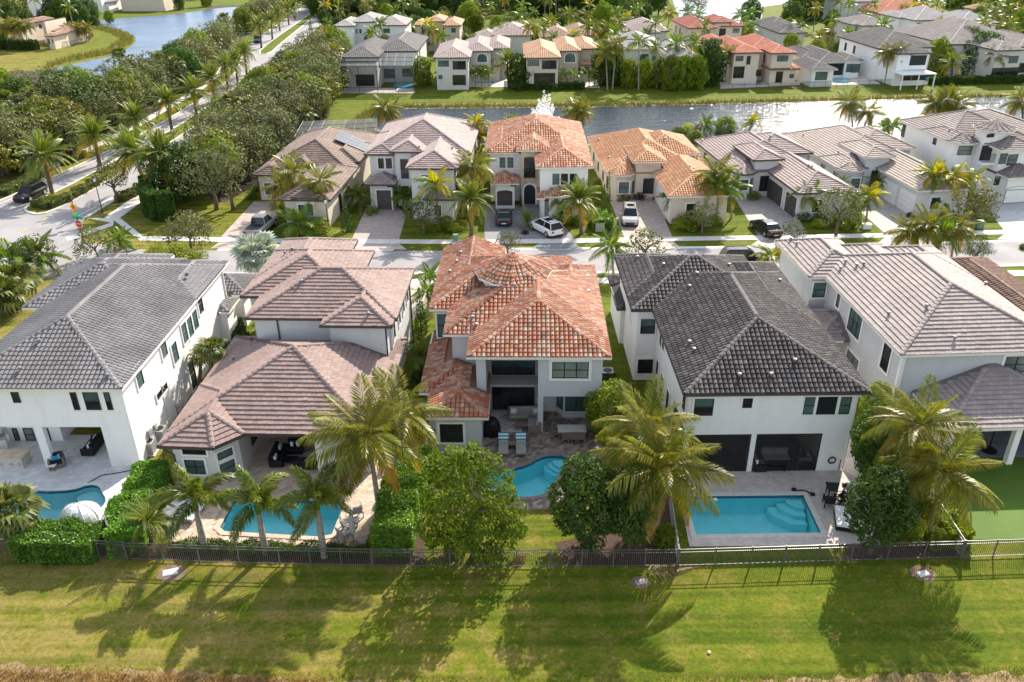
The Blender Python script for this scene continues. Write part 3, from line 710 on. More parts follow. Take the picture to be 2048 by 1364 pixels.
def crown(kind, v):
    k = (kind, v)
    if k in CR: return CR[k]
    S = v*13+5
    if kind == 'bushy':
        rg = np.random.default_rng(S); lobes = [(-.5,.1,.55,.42),(.42,.0,.42,.4),(0,-.1,.15,.5),(-.55,.0,-.15,.42),(.58,.05,-.1,.40),(.1,-.35,-.35,.42),(-.3,.3,-.5,.4),(.4,.2,-.6,.36),(-.1,.2,.75,.32),(-.72,-.1,-.55,.3),(.75,-.1,-.5,.28),(.22,.1,.62,.3),(-.35,.1,-.85,.36),(.3,-.1,-.85,.34),(-.72,.1,-.8,.25),(.68,.1,-.78,.26),(0,-.3,-.7,.36)]; cl = []
        for x, y, z, r in lobes:
            for i in range(13):
                d = rg.normal(size=3); d /= np.linalg.norm(d); d[2] = abs(d[2])*.8+d[2]*.2; q = r*rg.uniform(.6, 1.05); cl.append((x*1.1+d[0]*q, y*1.6+d[1]*q, z*.95+d[2]*q, rg.uniform(.10,.19)))
        m = leafcloud('crown', LM['mid'], cl, 30000, .04, S, .35, .6)
    elif kind == 'oak': m = leafcloud('crown', LM['oak'], clumpset(S, 22, 1, 1., .22, .45, -.7), 4600, .055, S, .35, .85)
    elif kind == 'oakg': m = leafcloud('crown', LM['oakg'], clumpset(S, 18, 1, .8, .24, .42), 3600, .055, S, .35, .7)
    elif kind == 'sparse': m = leafcloud('crown', LM['oak'], clumpset(S, 26, 1, .9, .15, .3), 3300, .055, S, .3, 1.)
    elif kind == 'dark': m = leafcloud('crown', LM['dark'], clumpset(S, 44, 1, 1.2, .17, .34, -.8), 11000, .052, S, .3, .35)
    elif kind == 'mid': m = leafcloud('crown', LM['mid'], clumpset(S, 85, 1, 1.25, .10, .24, -.85), 17000, .044, S, .3, .5)
    elif kind == 'bright': m = leafcloud('crown', LM['bright'], clumpset(S, 26, 1, 1., .22, .38), 8000, .042, S, .3, .4)
    elif kind == 'cone':
        cl = [(.25*math.cos(i*2.4)*(1-i/34), .25*math.sin(i*2.4)*(1-i/34), -1+2*i/33, .05+.3*(1-i/34)**.7) for i in range(34)]
        m = leafcloud('crown', LM['dark'], cl, 3600, .06, S, .3, .4)
    elif kind in ('lime','red','plum','golden','rust'): m = leafcloud('crown', LM[kind], clumpset(S, 18, 1, .8, .24, .42), 2200, .09, S, .4, .5)
    else: m = leafcloud('crown', LM['mid' if kind == 'shrub' else 'dark'], clumpset(S, 14, 1, .75, .3, .5, -.3), 1800, .085, S, .4, .4)
    CR[k] = m; return m
def trunk_limbs(v):
    k = ('limbs', v)
    if k not in CR:
        rg = np.random.default_rng(v+90); q = MB()
        q.tube([(0,0,0),(.02,.01,.25),(-.02,.02,.5),(0,0,.62)], [.05,.038,.032,.03], 7)
        for i in range(7):
            a = i*2.4+rg.uniform(0,.6); z0 = rg.uniform(.4,.62); rr = rg.uniform(.3,.5)
            q.tube([(0,0,z0),(rr*.45*math.cos(a), rr*.45*math.sin(a), z0+.17),(rr*math.cos(a), rr*math.sin(a), z0+.3)], [.024,.015,.006], 5)
        CR[k] = q.mesh('trunk', trunkb, True)
    return CR[k]
def tree(kind, b, r, hc, label, name='broadleaf_tree', cat='tree', group=None, rz=None, flat=1., v=None):
    # b: ground point, r: crown radius, hc: crown centre height
    v = random.randint(0, 2) if v is None else v
    t = thing(name, label, cat, b, 0 if kind == 'bushy' else random.uniform(0, 6.28), group)
    tr = obj('trunk', trunk_limbs(v), t); k = hc/.75; tr.scale = (min(k, r*1.6), min(k, r*1.6), k)
    c = obj('crown', crown(kind, v), t); rz = rz or r*.85; c.location = (0,0,max(hc, rz*.8)); c.scale = (r*flat, r, rz)
    return t
def treeP(kind, base, cpx, rpx, label, **k):
    b = G(*base); c = atY(*cpx, b.y); m = mpp(b.y, c.z); b2 = Vector((c.x*.6+b.x*.4, b.y, 0))
    if 'rzp' in k: k['rz'] = k.pop('rzp')*m
    return tree(kind, b2, rpx*m, max(.4, c.z), label, **k)
def shrub(kind, px, py, rpx, label, h=.8, name='shrub', group=None, cat='shrub'):
    b = G(px, py); m = mpp(b.y); r = rpx*m
    t = thing(name, label, cat, b, random.uniform(0,6.28), group)
    c = obj('crown', crown(kind, random.randint(0,2)), t); c.scale = (r, r, r*h); c.location = (0,0,r*h*.55)
    return t
def hedge(name, label, pts, w, h, mat='bright', size=.10, dens=420, z0=0, cat='hedge', group=None):
    # leafy box hedge along ground polyline (world points)
    pts = [Vector((p[0], p[1])) for p in pts]; t = thing(name, label, cat, (pts[0].x, pts[0].y, 0), 0, group)
    rg = np.random.default_rng(len(label)); Vs = []
    core = MB()
    for a, b in zip(pts[:-1], pts[1:]):
        d = b-a; L_ = d.length; d /= L_; n = Vector((-d.y, d.x)); w2 = w/2
        A = (2*h+w)*L_+2*w*h; N_ = int(A*dens)
        f = rg.random(N_)*(2*h+w); x = rg.random(N_)*L_; y = np.where(f < h, -w2, np.where(f < h+w, f-h-w2, w2)); z = np.where(f < h, f, np.where(f < h+w, h, f-h-w))
        end = rg.random(N_) < (2*w*h/A); y = np.where(end, rg.uniform(-w2, w2, N_), y); z = np.where(end, rg.random(N_)*h, z); x = np.where(end, np.where(rg.random(N_) < .5, 0, L_), x)
        ph = rg.random(4)*6
        bump = .09*np.sin(x*1.9+ph[0])+.07*np.sin(x*3.7+ph[1]+y*2)+rg.normal(0, .05, N_)
        z = np.maximum(.03, z+np.where(z > h*.8, bump, 0)+rg.normal(0,.03,N_)); y = y+np.sign(y)*bump*.8
        P = np.stack([a.x-pts[0].x+d.x*x+n.x*y, a.y-pts[0].y+d.y*x+n.y*y, z+z0], 1); Vs.append(P)
        core.fbox((a.x-pts[0].x, a.y-pts[0].y), (d.x,d.y), (n.x,n.y), .12, L_-.12, -w2+.16, w2-.16, 0, h-.16)
    P = np.concatenate(Vs); n = len(P)
    N = rg.normal(size=(n,3))+np.array([0,0,.8]); N /= np.linalg.norm(N, axis=1)[:,None]
    A = np.cross(N, rg.normal(size=(n,3))); A /= np.linalg.norm(A, axis=1)[:,None]; B = np.cross(N, A); s = size*rg.uniform(.6,1.3,n)[:,None]
    V = np.stack([P-A*s, P-B*s*.55+N*s*.1, P+A*s, P+B*s*.55+N*s*.1], 1).reshape(-1, 3)
    tag(obj('leaves', npmesh('leaves', V, np.arange(4*n).reshape(-1,4), LM[mat]), t), kind='stuff')
    core.build('branches', LM['dark'], t)
    return t
def tufts(name, poly, n, mat, h, w, label=None, lean=.4, seed=1):
    # upright blades scattered in a polygon
    rg = np.random.default_rng(seed); p = np.array([(q[0], q[1]) for q in poly]); lo, hi = p.min(0), p.max(0)
    Q = lo+(hi-lo)*rg.random((n*3, 2)); ins = np.zeros(len(Q), bool); j = len(p)-1
    for i in range(len(p)):
        c = ((p[i,1] > Q[:,1]) != (p[j,1] > Q[:,1])) & (Q[:,0] < (p[j,0]-p[i,0])*(Q[:,1]-p[i,1])/(p[j,1]-p[i,1]+1e-12)+p[i,0]); ins ^= c; j = i
    Q = Q[ins][:n]; n = len(Q); hh = h*rg.uniform(.4, 1.25, n); a = rg.random(n)*6.28; l = rg.normal(0, lean, (n,2))*hh[:,None]
    W_ = np.stack([np.cos(a), np.sin(a)], 1)*w
    z0 = np.zeros(n)
    V = np.stack([np.c_[Q-W_, z0], np.c_[Q+W_, z0], np.c_[Q+l, hh]], 1).reshape(-1, 3)
    return tag(obj(name, npmesh(name, V, np.arange(3*n).reshape(-1,3), LM[mat])), kind='stuff')
# ------------------------------------------------------------------ ground, pools, roads, lakes
POOLS = {
 'left': [(22,984),(30,978),(48,977),(81,984),(145,981.6),(178,969.6),(198,972.7),(204,985),(213,1000),(208,1013),(195,1021),(185,1040),(150,1056),(100,1060),(50,1063),(5,1066),(-25,1040),(-20,1000)],
 'angular': [(440,1056),(449,1064),(639,1075),(664,1070),(687,1012),(674,1004),(500,998),(468,1003)],
 'kidney': [(1141,922),(1128,913),(1100,911.5),(1078,917),(1055,931),(1020,940),(985,935),(962,945),(958,965),(975,985),(1010,994),(1058,996),(1085,991),(1103,979),(1114,958),(1118,945),(1135,935)],
 'box': [(1370,993.5),(1606,991),(1642,1067),(1392,1071)]}
DECKS = {
 'left': [(-90,870),(232,870),(307,938),(228,1080),(-90,1080)],
 'angular': [(338,1030),(352,965),(492,920),(500,860),(720,860),(800,930),(774,958),(754,1015),(729,1096),(340,1087)],
 'kidney': [(960,800),(1235,800),(1232,900),(1178,935),(1135,985),(1106,1020),(1050,1020),(990,1016),(945,990),(935,950),(962,925)],
 'box': [(1350,870),(1700,870),(1760,1090),(1379,1094),(1363,1010)]}
PW = {k: GP(v) for k, v in POOLS.items()}
for k in ('left', 'kidney'): PW[k] = smooth_poly(PW[k], 1)
DW = {k: GP(v) for k, v in DECKS.items()}
def ccw(p):
    a = sum(p[i][0]*p[(i+1)%len(p)][1]-p[(i+1)%len(p)][0]*p[i][1] for i in range(len(p)))
    return p if a > 0 else p[::-1]
for d_ in (PW, DW):
    for k in d_: d_[k] = ccw([Vector((p[0],p[1])) for p in d_[k]])
def offset(poly, o):
    n = len(poly); out = []
    for i in range(n):
        a, b, c = poly[i-1], poly[i], poly[(i+1)%n]
        d1 = (b-a).normalized(); d2 = (c-b).normalized(); n1 = Vector((d1.y,-d1.x)); n2 = Vector((d2.y,-d2.x))
        m = (n1+n2).normalized(); out.append(b+m*o/max(.4, m.dot(n1)))
    return out
GZ = 0.
sheet('ground', [(-700,-60),(700,-60),(700,900),(-700,900)], 0, lawn, [p for p in PW.values()])
deckm = {'left': pavermat('white_marble_paving', ((.76,.75,.75),(.66,.66,.67)), .6, .4, (.45,.45,.45)), 'angular': pavermat('joint_sand', ((.50,.39,.31),(.46,.36,.29)), .3, .2),
         'kidney': pavermat('joint_sand_dark', ((.24,.19,.16),(.22,.18,.15)), .3, .2), 'box': pavermat('tan_small_pavers', ((.70,.63,.57),(.57,.51,.465)), .2, .1, (.44,.40,.37))}
for k in DW: sheet('patio_paving', DW[k], .03, deckm[k], [PW[k]])
shellm = {k: plain('pool_plaster_'+k, c, .6, .06, 1.5) for k, c in {'left': (.46,.82,.86), 'angular': (.34,.90,.94), 'kidney': (.30,.82,.87), 'box': (.34,.89,.93)}.items()}
pw = poolwater(); cop = {'left': plain('blue_pool_tile', (.04,.10,.18), .3, .3, 8), 'angular': plain('tan_coping', (.52,.40,.31), .7, .2, 3), 'kidney': plain('slate_coping', (.23,.19,.17), .8, .25, 3), 'box': plain('cream_coping', (.60,.55,.50), .7, .12, 3)}
PL = {'left': 'curvy swimming pool behind the grey roofed white house on the left', 'angular': 'turquoise pool with cut corners behind the three foxtail palms',
      'kidney': 'kidney shaped pool below the red tiled house', 'box': 'rectangular swimming pool below the black roofed house'}
POOLOBJ = {}
def inpoly(p, poly):
    r = False; j = len(poly)-1
    for i in range(len(poly)):
        if ((poly[i][1] > p[1]) != (poly[j][1] > p[1])) and p[0] < (poly[j][0]-poly[i][0])*(p[1]-poly[i][1])/(poly[j][1]-poly[i][1])+poly[i][0]: r = not r
        j = i
    return r
for k, p in PW.items():
    t = thing('swimming_pool', PL[k], 'swimming pool', (0,0,0)); POOLOBJ[k] = t; n = len(p)
    sb = MB(); sb.add([(q.x,q.y,.035) for q in p]+[(q.x,q.y,-1.35) for q in p], [(i,i+n,(i+1)%n+n,(i+1)%n) for i in range(n)]); sb.build('shell', shellm[k], t)
    f = sheet('pool_floor', p, -1.35, shellm[k], parent=t); del f['kind']
    w = sheet('water', p, -.10, pw, parent=t); del w['kind']
    o = offset(p, .32); c = MB()
    c.add([(q.x,q.y,.075) for q in p]+[(q.x,q.y,.075) for q in o]+[(q.x,q.y,-.06) for q in p]+[(q.x,q.y,.0) for q in o],
          [(i,(i+1)%n,(i+1)%n+n,i+n)[::-1] for i in range(n)]+[(i,i+2*n,(i+1)%n+2*n,(i+1)%n) for i in range(n)]+[(i+n,(i+1)%n+n,(i+1)%n+3*n,i+3*n) for i in range(n)])
    c.build('coping', cop[k] if k != 'left' else deckm['left'], t)
    if 1:
        c = MB(); c.add([(q.x,q.y,.02) for q in offset(p,-.004)]+[(q.x,q.y,-.16) for q in offset(p,-.004)], [(i,i+n,(i+1)%n+n,(i+1)%n) for i in range(n)]); c.build('tile_band', cop['left'], t)
def step(k, pts, z, it=0):
    p = GP(pts); p = ccw([Vector((q[0],q[1])) for q in (smooth_poly(p, it) if it else p)]); MB().prism(p, -1.34, z).build('step', shellm[k], POOLOBJ[k])
for i, (s_, z) in enumerate(((1., -.28), (.68, -.55), (.4,-.8))):
    pass
def corner_steps(k, c, a, b, zs, rs):
    C = G(*c).to_2d(); A = (G(*a).to_2d()-C); B = (G(*b).to_2d()-C)
    for z, r in zip(zs, rs):
        q = [C+A*.01+B*.01]+[C+A*r+B*.01, C+A*r*.95+B*r*.45, C+A*r*.45+B*r*.95, C+A*.01+B*r]
        MB().prism(ccw(q), -1.34, z).build('step', shellm[k], POOLOBJ[k])
corner_steps('box', (1604.5,992.5), (1545,992.5), (1618,1024), (-.25,-.52,-.8), (.55,.85,1.15))
for sc_, z in ((1.0,-.62),(.82,-.42),(.62,-.22)):
    c = Vector((sum((G(*q).to_2d() for q in [(1128,914),(1141,922)]), Vector((0,0)))/2))
    pp = [c+(q-c)*sc_ for q in GP([(1141.,921.5),(1129,913.2),(1100,912.3),(1086,915),(1090,925),(1108,936),(1127,934.5)])]
    MB().prism(ccw(pp), -1.34, z).build('step', shellm['kidney'], POOLOBJ['kidney'])
step('left', [(198,973.5),(203.5,985),(212,1000),(207,1012.5),(194,1020),(172,1006),(150,990),(152,981.5),(178,970.5)], -.42, 1)
for f_, z in ((.8,-.7),(.6,-.95)):
    step('left', [(150,990),(172,1006),(176,1012),(165,1013),(148,1003),(140,988)], z, 1) if f_ == .8 else step('left', [(140,988),(148,1003),(165,1013),(170,1018),(152,1014),(136,1000)], z, 1)
# pavers laid one by one on the two brick-coloured patios
def pavers(k, mats, w, h, ang, z, nsingle=300):
    D, Pp = offset(DW[k], -.14), offset(PW[k], .42); c, s = math.cos(ang), math.sin(ang)
    xs = [q.x*c+q.y*s for q in D]; ys = [-q.x*s+q.y*c for q in D]; cells = []
    y = min(ys); r = 0
    while y < max(ys):
        x = min(xs)-(r % 2)*w*.5
        while x < max(xs):
            cx, cy = x+w/2, y+h/2; P = (cx*c-cy*s, cx*s+cy*c)
            if inpoly(P, D) and not inpoly(P, Pp): cells.append(P)
            x += w
        y += h; r += 1
    cells = np.array(cells); dz = RNG.normal(0, .003, len(cells))
    g = .006; V = np.array([(-w/2+g,-h/2+g,.012),(w/2-g,-h/2+g,.012),(w/2-g,h/2-g,.012),(-w/2+g,h/2-g,.012),(-w/2,-h/2,-.02),(w/2,-h/2,-.02),(w/2,h/2,-.02),(-w/2,h/2,-.02)])
    F = np.array([(0,1,2,3),(4,5,1,0),(5,6,2,1),(6,7,3,2),(7,4,0,3)])
    n = len(cells); O = np.c_[cells, np.full(n, z)+dz]; T = np.tile([c,s,0],(n,1)); S = np.tile([-s,c,0],(n,1)); U = np.tile([0,0,1.],(n,1))
    par = thing('paver_patio', {'angular':'tan and peach paver terrace around the pool with cut corners','kidney':'brown mottled paver patio behind the red tiled house'}[k], 'patio')
    dist = np.hypot(O[:,0], O[:,1]); idx = np.argsort(dist)[:nsingle]; keep = np.ones(n, bool); keep[idx] = False
    me = npmesh('paver', V, F, mats[1])
    for i in idx:
        o = bpy.data.objects.new('paver', me); col.objects.link(o); o.parent = par; o.location = O[i]; o.rotation_euler = (0,0,ang)
    A, FF = join_template(V, F, O[keep], T[keep], S[keep], U[keep]); tag(obj('paver_field', npmesh('paver_field', A, FF, mats[0]), par), kind='stuff')
pst = [(0,(.60,.45,.34)),(.2,(.70,.56,.44)),(.4,(.52,.40,.33)),(.6,(.68,.50,.37)),(.8,(.60,.52,.45))]
kst = [(0,(.24,.19,.16)),(.25,(.36,.29,.23)),(.5,(.19,.15,.135)),(.7,(.30,.235,.19)),(.88,(.42,.35,.28))]
pavers('angular', (tilemat('peach_paver_field', pst, 'island', .8, .15), tilemat('peach_paver', pst, 'obj', .8, .15)), .46, .30, R(42), .035)
pavers('kidney', (tilemat('brown_paver_field', kst, 'island', .8, .2), tilemat('brown_paver', kst, 'obj', .8, .2)), .34, .22, R(40), .035)
sheet('turf_lawn', GP([(1828,915),(2300,905),(2330,1072),(1918,1080)]), .02, turf)
sheet('slate_patio', GP([(1905,850),(2200,846),(2200,912),(1910,917)]), .03, pavermat('blue_slate_paving', ((.27,.29,.34),(.20,.22,.27)), .6, .6, (.16,.17,.19)))
# planting beds along the back fence
for i, p in enumerate(([(262,1090),(735,1099),(738,1130),(262,1117)], [(1110,1085),(1215,1065),(1350,1060),(1362,1131),(1130,1131)], [(1690,1090),(1918,1082),(1912,1116),(1690,1121)], [(740,960),(840,930),(850,1130),(748,1130)], [(1210,960),(1340,960),(1350,1060),(1180,1070)],
     [(20,1078),(225,1086),(205,1116),(30,1106)])):
    sheet('mulch_bed', GP(p), .012, mulch)
# dry bank in the foreground
bank = [(-300,1318),(60,1332),(180,1347),(330,1342),(520,1356),(700,1362),(900,1372),(1150,1378),(1400,1370),(1600,1358),(1780,1352),(1950,1349),(2350,1335)]
bk = []
for (a_, b_) in zip(bank[:-1], bank[1:]):
    for i in range(14): bk.append((a_[0]+(b_[0]-a_[0])*i/14, a_[1]+(b_[1]-a_[1])*i/14+RNG.normal(0, 4.5)))
sheet('dry_bank', [tuple(v) for v in GP(bk)]+[(60,5),(-60,5)], .006, plain('dry_bank_soil', (.26,.17,.085), .95, .35, 1.2, .8, 9, c2=(.34,.26,.13)))
tufts('dry_grass', GP([(-200,1322),(700,1346),(1200,1360),(1700,1342),(2250,1325),(2250,1352),(1200,1380),(-200,1352)]), 5000, 'reed', .16, .016, seed=14)
tufts('dry_grass', GP([(-200,1335),(150,1345),(420,1352),(650,1360),(700,1420),(-200,1420)]), 9000, 'dry', .3, .02, seed=3)
tufts('dry_grass', GP([(700,1364),(1200,1378),(1700,1356),(2250,1340),(2250,1420),(700,1420)]), 7000, 'dry', .14, .018, seed=4)
# lakes
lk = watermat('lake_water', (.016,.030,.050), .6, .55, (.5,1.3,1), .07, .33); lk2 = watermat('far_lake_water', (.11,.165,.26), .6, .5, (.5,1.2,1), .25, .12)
LAKE = [(738,236),(764,218),(1000,216.5),(1300,212.5),(1600,204.5),(1850,198),(2050,193),(2500,182),(2500,262),(2050,262),(1800,283),(1600,287),(1330,288),(1150,287),(960,287),(830,282),(755,262)]
LW = smooth_poly(GP(LAKE), 1); sheet('lake', LW, .012, lk)
sheet('lake_shore', smooth_poly(GP([(700,250),(735,222),(770,208),(1000,206),(1300,203),(1600,196),(1850,190),(2050,185),(2500,175),(2500,270),(2050,268),(1800,287),(1600,291),(1330,292),(1150,291),(960,291),(830,287),(740,272)]),1), .006, mud)
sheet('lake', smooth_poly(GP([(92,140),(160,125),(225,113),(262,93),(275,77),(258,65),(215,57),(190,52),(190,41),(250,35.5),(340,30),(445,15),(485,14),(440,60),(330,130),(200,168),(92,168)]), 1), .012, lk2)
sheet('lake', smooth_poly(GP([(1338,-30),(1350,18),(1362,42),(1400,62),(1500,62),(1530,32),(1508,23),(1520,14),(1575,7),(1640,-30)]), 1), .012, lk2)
def strip(mid, w): # quad ribbon polygon round a polyline
    a = []; b = []
    for i, p in enumerate(mid):
        d = (mid[min(i+1,len(mid)-1)]-mid[max(i-1,0)]).normalized(); n = Vector((-d.y,d.x))*w/2; a.append(p+n); b.append(p-n)
    return a+b[::-1]
tufts('shore_reeds', GP([(765,211),(1000,209.5),(1300,206),(1600,199),(2050,189),(2050,193),(1600,203.5),(1300,212),(1000,215.5),(765,217)]), 6500, 'reed', .75, .09, seed=6)
tufts('shore_reeds', GP([(690,255),(732,224),(752,222),(738,240),(752,262),(742,275)]), 1500, 'reed', .8, .09, seed=7)
tufts('shore_reeds', GP([(95,136),(160,120),(225,107),(262,88),(268,75),(250,64),(215,55),(185,48),(172,52),(225,68),(240,78),(215,98),(150,112),(95,128)]), 5000, 'reed', 1.0, .12, seed=8)
sheet('far_bank_grass', smooth_poly(GP([(1318,-20),(1340,-20),(1348,15),(1352,40),(1310,60),(1290,45)]), 1), .01, lawn)
# boulevard
V2 = lambda L_: [Vector(p) for p in L_]
BL = V2([(-74,55),(-67,85),(-63.2,99),(-61.8,108),(-60,120),(-58.4,140),(-58.2,170),(-59.5,187),(-63.5,205),(-69,231),(-72,290),(-76,340),(-86,460)])
BR = V2([(-46,55),(-47.2,76),(-49.6,93),(-48.9,99.6),(-48,106),(-48.3,124),(-47.8,150),(-48.3,180),(-51.5,210),(-56,240),(-59,290),(-63,340),(-72,460)])
sheet('boulevard', BL+BR[::-1], .008, asph)
def kerbline(pts, name='kerb', w=.32, h=.11, closed=False):
    q = MB(); n = len(pts)
    for i in range(n if closed else n-1):
        a, b = pts[i], pts[(i+1)%n]; d = b-a
        if d.length < 1e-3: continue
        L_ = d.length; d = d/L_; nn = Vector((-d.y,d.x)); q.fbox(a, d, nn, -.02, L_+.02, -w/2, w/2, -.02, h+.0004*(i%7))
    return tag(q.build(name, kerbm), kind='structure')
kerbline(smooth_poly(BL[1:], 1, False)); kerbline(BR[2:])
def median(l, r):
    p = ccw(smooth_poly(V2(l)+V2(r)[::-1], 1)); kerbline(p, closed=True); m = sheet('median', p, .1, lawn); return p
m1 = median([(-58.3,95.6),(-58.9,98.5),(-57.7,104),(-57,112),(-55,134),(-54.6,160),(-55.6,186)], [(-55.4,94),(-54.4,97),(-53.5,105),(-53,112),(-52,134),(-51.8,160),(-52.4,186)])
m2 = median([(-62,214),(-64,232),(-66.5,290),(-70,345)], [(-59,214),(-60.5,232),(-64,290),(-68,345)])
# local street and walks
SN = V2([(-47.4,74.6),(-40,76.1),(-29.3,76.3),(0,75.8),(26,75.9),(54,77),(100,81)])
SF = V2([(-49.3,90),(-46.5,85.2),(-40,82.8),(-31,82.2),(-14.3,81.8),(10,81.7),(26.5,81.8),(54.3,83),(100,87.2)])
sheet('street', SN+SF[::-1], .012, asph)
def shiftY(L_, d): return [p+Vector((0,d)) for p in L_]
gutters = MB()
sheet('gutter_strip', strip(shiftY(SF[3:], .28), .56), .016, conc); sheet('gutter_strip', strip(shiftY(SN[1:], -.28), .56), .016, conc)
WF = [(282,473),(400,474),(495,477),(700,478.5),(970,480),(1148,477.5),(1370,473.5),(1600,470),(1770,466.5),(2048,459),(2400,450)]
sheet('sidewalk', [*GP(WF), *GP([(x, y+8.6) for x, y in WF[::-1]])], .03, conc)
WN = [(420,556),(700,557),(1000,557),(1400,555),(1700,551),(2048,541),(2400,530)]
sheet('sidewalk', [*GP(WN), *GP([(x, y+11) for x, y in WN[::-1]])], .03, conc)
sheet('sidewalk', GP([(176,437),(207,437),(290,378),(320,352),(345,320),(372,288),(385,280),(395,287),(360,335),(310,385),(240,436),(286,473),(282,483),(228,441),(226,452),(136,482),(130,476),(222,446)]), .034, conc)
LWK = [p+Vector((-3.6,0)) for p in BL[1:9]]; sheet('sidewalk', strip(LWK, 1.5), .03, conc)
def strip_marks(name, m, pts, ln, gap, w, z):
    q = MB()
    for a, b in zip(pts[:-1], pts[1:]):
        d = b-a; L_ = d.length; d /= L_; n = Vector((-d.y,d.x)); s_ = 0
        while s_ < L_:
            e = min(L_, s_+ln); P = [a+d*s_-n*w/2, a+d*e-n*w/2, a+d*e+n*w/2, a+d*s_+n*w/2]; k = len(q.v)
            q.add([(x.x,x.y,z) for x in P], [(0,1,2,3)]); s_ += ln+gap
    return tag(q.build(name, m), kind='structure')
strip_marks('road_marking', yellow, GP([(82,445),(96,435)]), 9, 1, .14, .018); strip_marks('road_marking', yellow, GP([(36,467),(54,457)]), 9, 1, .14, .018); strip_marks('road_marking', yellow, GP([(0,486),(10,480)]), 9, 1, .14, .018)
strip_marks('road_marking', linew, GP([(88,470),(105,461)]), 9, 1, .14, .018); strip_marks('road_marking', linew, GP([(118,454),(170,425),(225,395)]), 2.2, 1.2, .13, .018)
strip_marks('road_marking', linew, [p+Vector((.75,0)) for p in BL[1:7]], 60, 0, .12, .018); strip_marks('road_marking', linew, [p+Vector((-.75,0)) for p in BR[3:8]], 60, 0, .12, .018)
# driveways
pd1 = pavermat('pink_paver_drive', ((.56,.46,.40),(.44,.36,.33)), .3, .15); pd2 = pavermat('grey_paver_drive', ((.30,.31,.33),(.23,.24,.26)), .3, .15); pd3 = pavermat('tan_grey_paver_drive', ((.52,.48,.45),(.43,.40,.385)), .3, .15); pd4 = pavermat('pale_paver_drive', ((.62,.61,.62),(.53,.53,.54)), .4, .2)
for m, p in ((pd1, [(508,403),(562,403),(548,440),(512,479),(437,479)]), (pd1, [(735,410),(792,410),(812,430),(798,480),(703,480)]), (pd2, [(972,410),(1075,410),(1082,440),(1128,452),(1150,479),(969,481),(969,440)]),
             (pd1, [(1220,402),(1322,392),(1338,425),(1330,440),(1346,477),(1250,479)]), (pd3, [(1470,398),(1556,392),(1596,430),(1612,472),(1518,474)]), (pd3, [(1755,385),(1780,388),(1836,432),(1868,466),(1772,469),(1722,425)]),
             (pd4, [(1975,394),(2060,408),(2120,458),(2010,463),(1988,436)])):
    sheet('driveway', GP(p), .022, m)
for m, a, b in ((pd1,437,512), (pd1,703,798), (pd2,969,1012), (pd2,1078,1150), (pd1,1252,1346), (pd3,1518,1614), (pd3,1772,1868), (pd4,2010,2110)):
    y = np.interp((a+b)/2, [q[0] for q in WF], [q[1] for q in WF]); sheet('driveway_apron', GP([(a,y+8.6),(b,y+8.6),(b+16,y+20.5),(a-16,y+20.5)]), .024, m)
for a, b, yb in ((440,505,690), (838,868,600), (1225,1238,560), (1700,1960,520)): pass
sheet('driveway', GP([(446,568),(520,568),(500,640),(462,660),(440,640)]), .022, pavermat('dark_paver_drive', ((.22,.21,.20),(.17,.165,.16)), .3, .15))
sheet('driveway', GP([(820,568),(868,568),(850,620),(826,640)]), .022, pd1)
for p in ([(800,489),(905,489),(905,502),(785,502)],): sheet('verge', GP(p), .02, lawn)
# woodland floor
sheet('woodland_floor', [(-63,112),(-62,150),(-62,185),(-73,232),(-76,330),(-110,330),(-96,232),(-92,195),(-130,190),(-130,112)], .004, plain('leaf_litter', (.055,.047,.026), .95, .4, .8, .5, 6))
sheet('woodland_floor', V2([(-45,108),(-35,98),(-31,112),(-30,135),(-33,160),(-37,190),(-46,190)]), .004, MATS['leaf_litter'])
# ------------------------------------------------------------------ front row of houses
ts_grey = [(0,(.215,.205,.21)),(1,(.265,.25,.256))]; ts_mauve = [(0,(.285,.20,.18)),(1,(.35,.255,.23))]
ts_red = [(0,(.41,.155,.085)),(.18,(.43,.195,.115)),(.36,(.45,.265,.185)),(.52,(.37,.13,.07)),(.68,(.49,.33,.25)),(.82,(.40,.20,.13)),(.92,(.28,.14,.105))]
ts_black = [(0,(.052,.047,.052)),(.25,(.075,.066,.07)),(.5,(.105,.09,.09)),(.7,(.06,.047,.048)),(.88,(.13,.11,.105))]
ts_taupe = [(0,(.315,.26,.247)),(1,(.39,.33,.312))]; ts_brown = [(0,(.20,.115,.085)),(.5,(.28,.15,.10)),(1,(.16,.10,.08))]
ts_brown = [(0,(.16,.10,.08)),(.4,(.24,.13,.095)),(.7,(.30,.165,.11)),(.9,(.20,.12,.10))]
TM = {}
def tmats(k, st, w=.2):
    if k not in TM:
        mid = tuple(sum(s_[1][i] for s_ in st)/len(st)*.55 for i in range(3))
        TM[k] = (tilemat(k+'_tile_field', st, 'island', .75, w), tilemat(k+'_tile', st, 'obj', .75, w), plain(k+'_roof_deck', mid, .9, .15))
    return TM[k]
E_ = (lambda s: None)
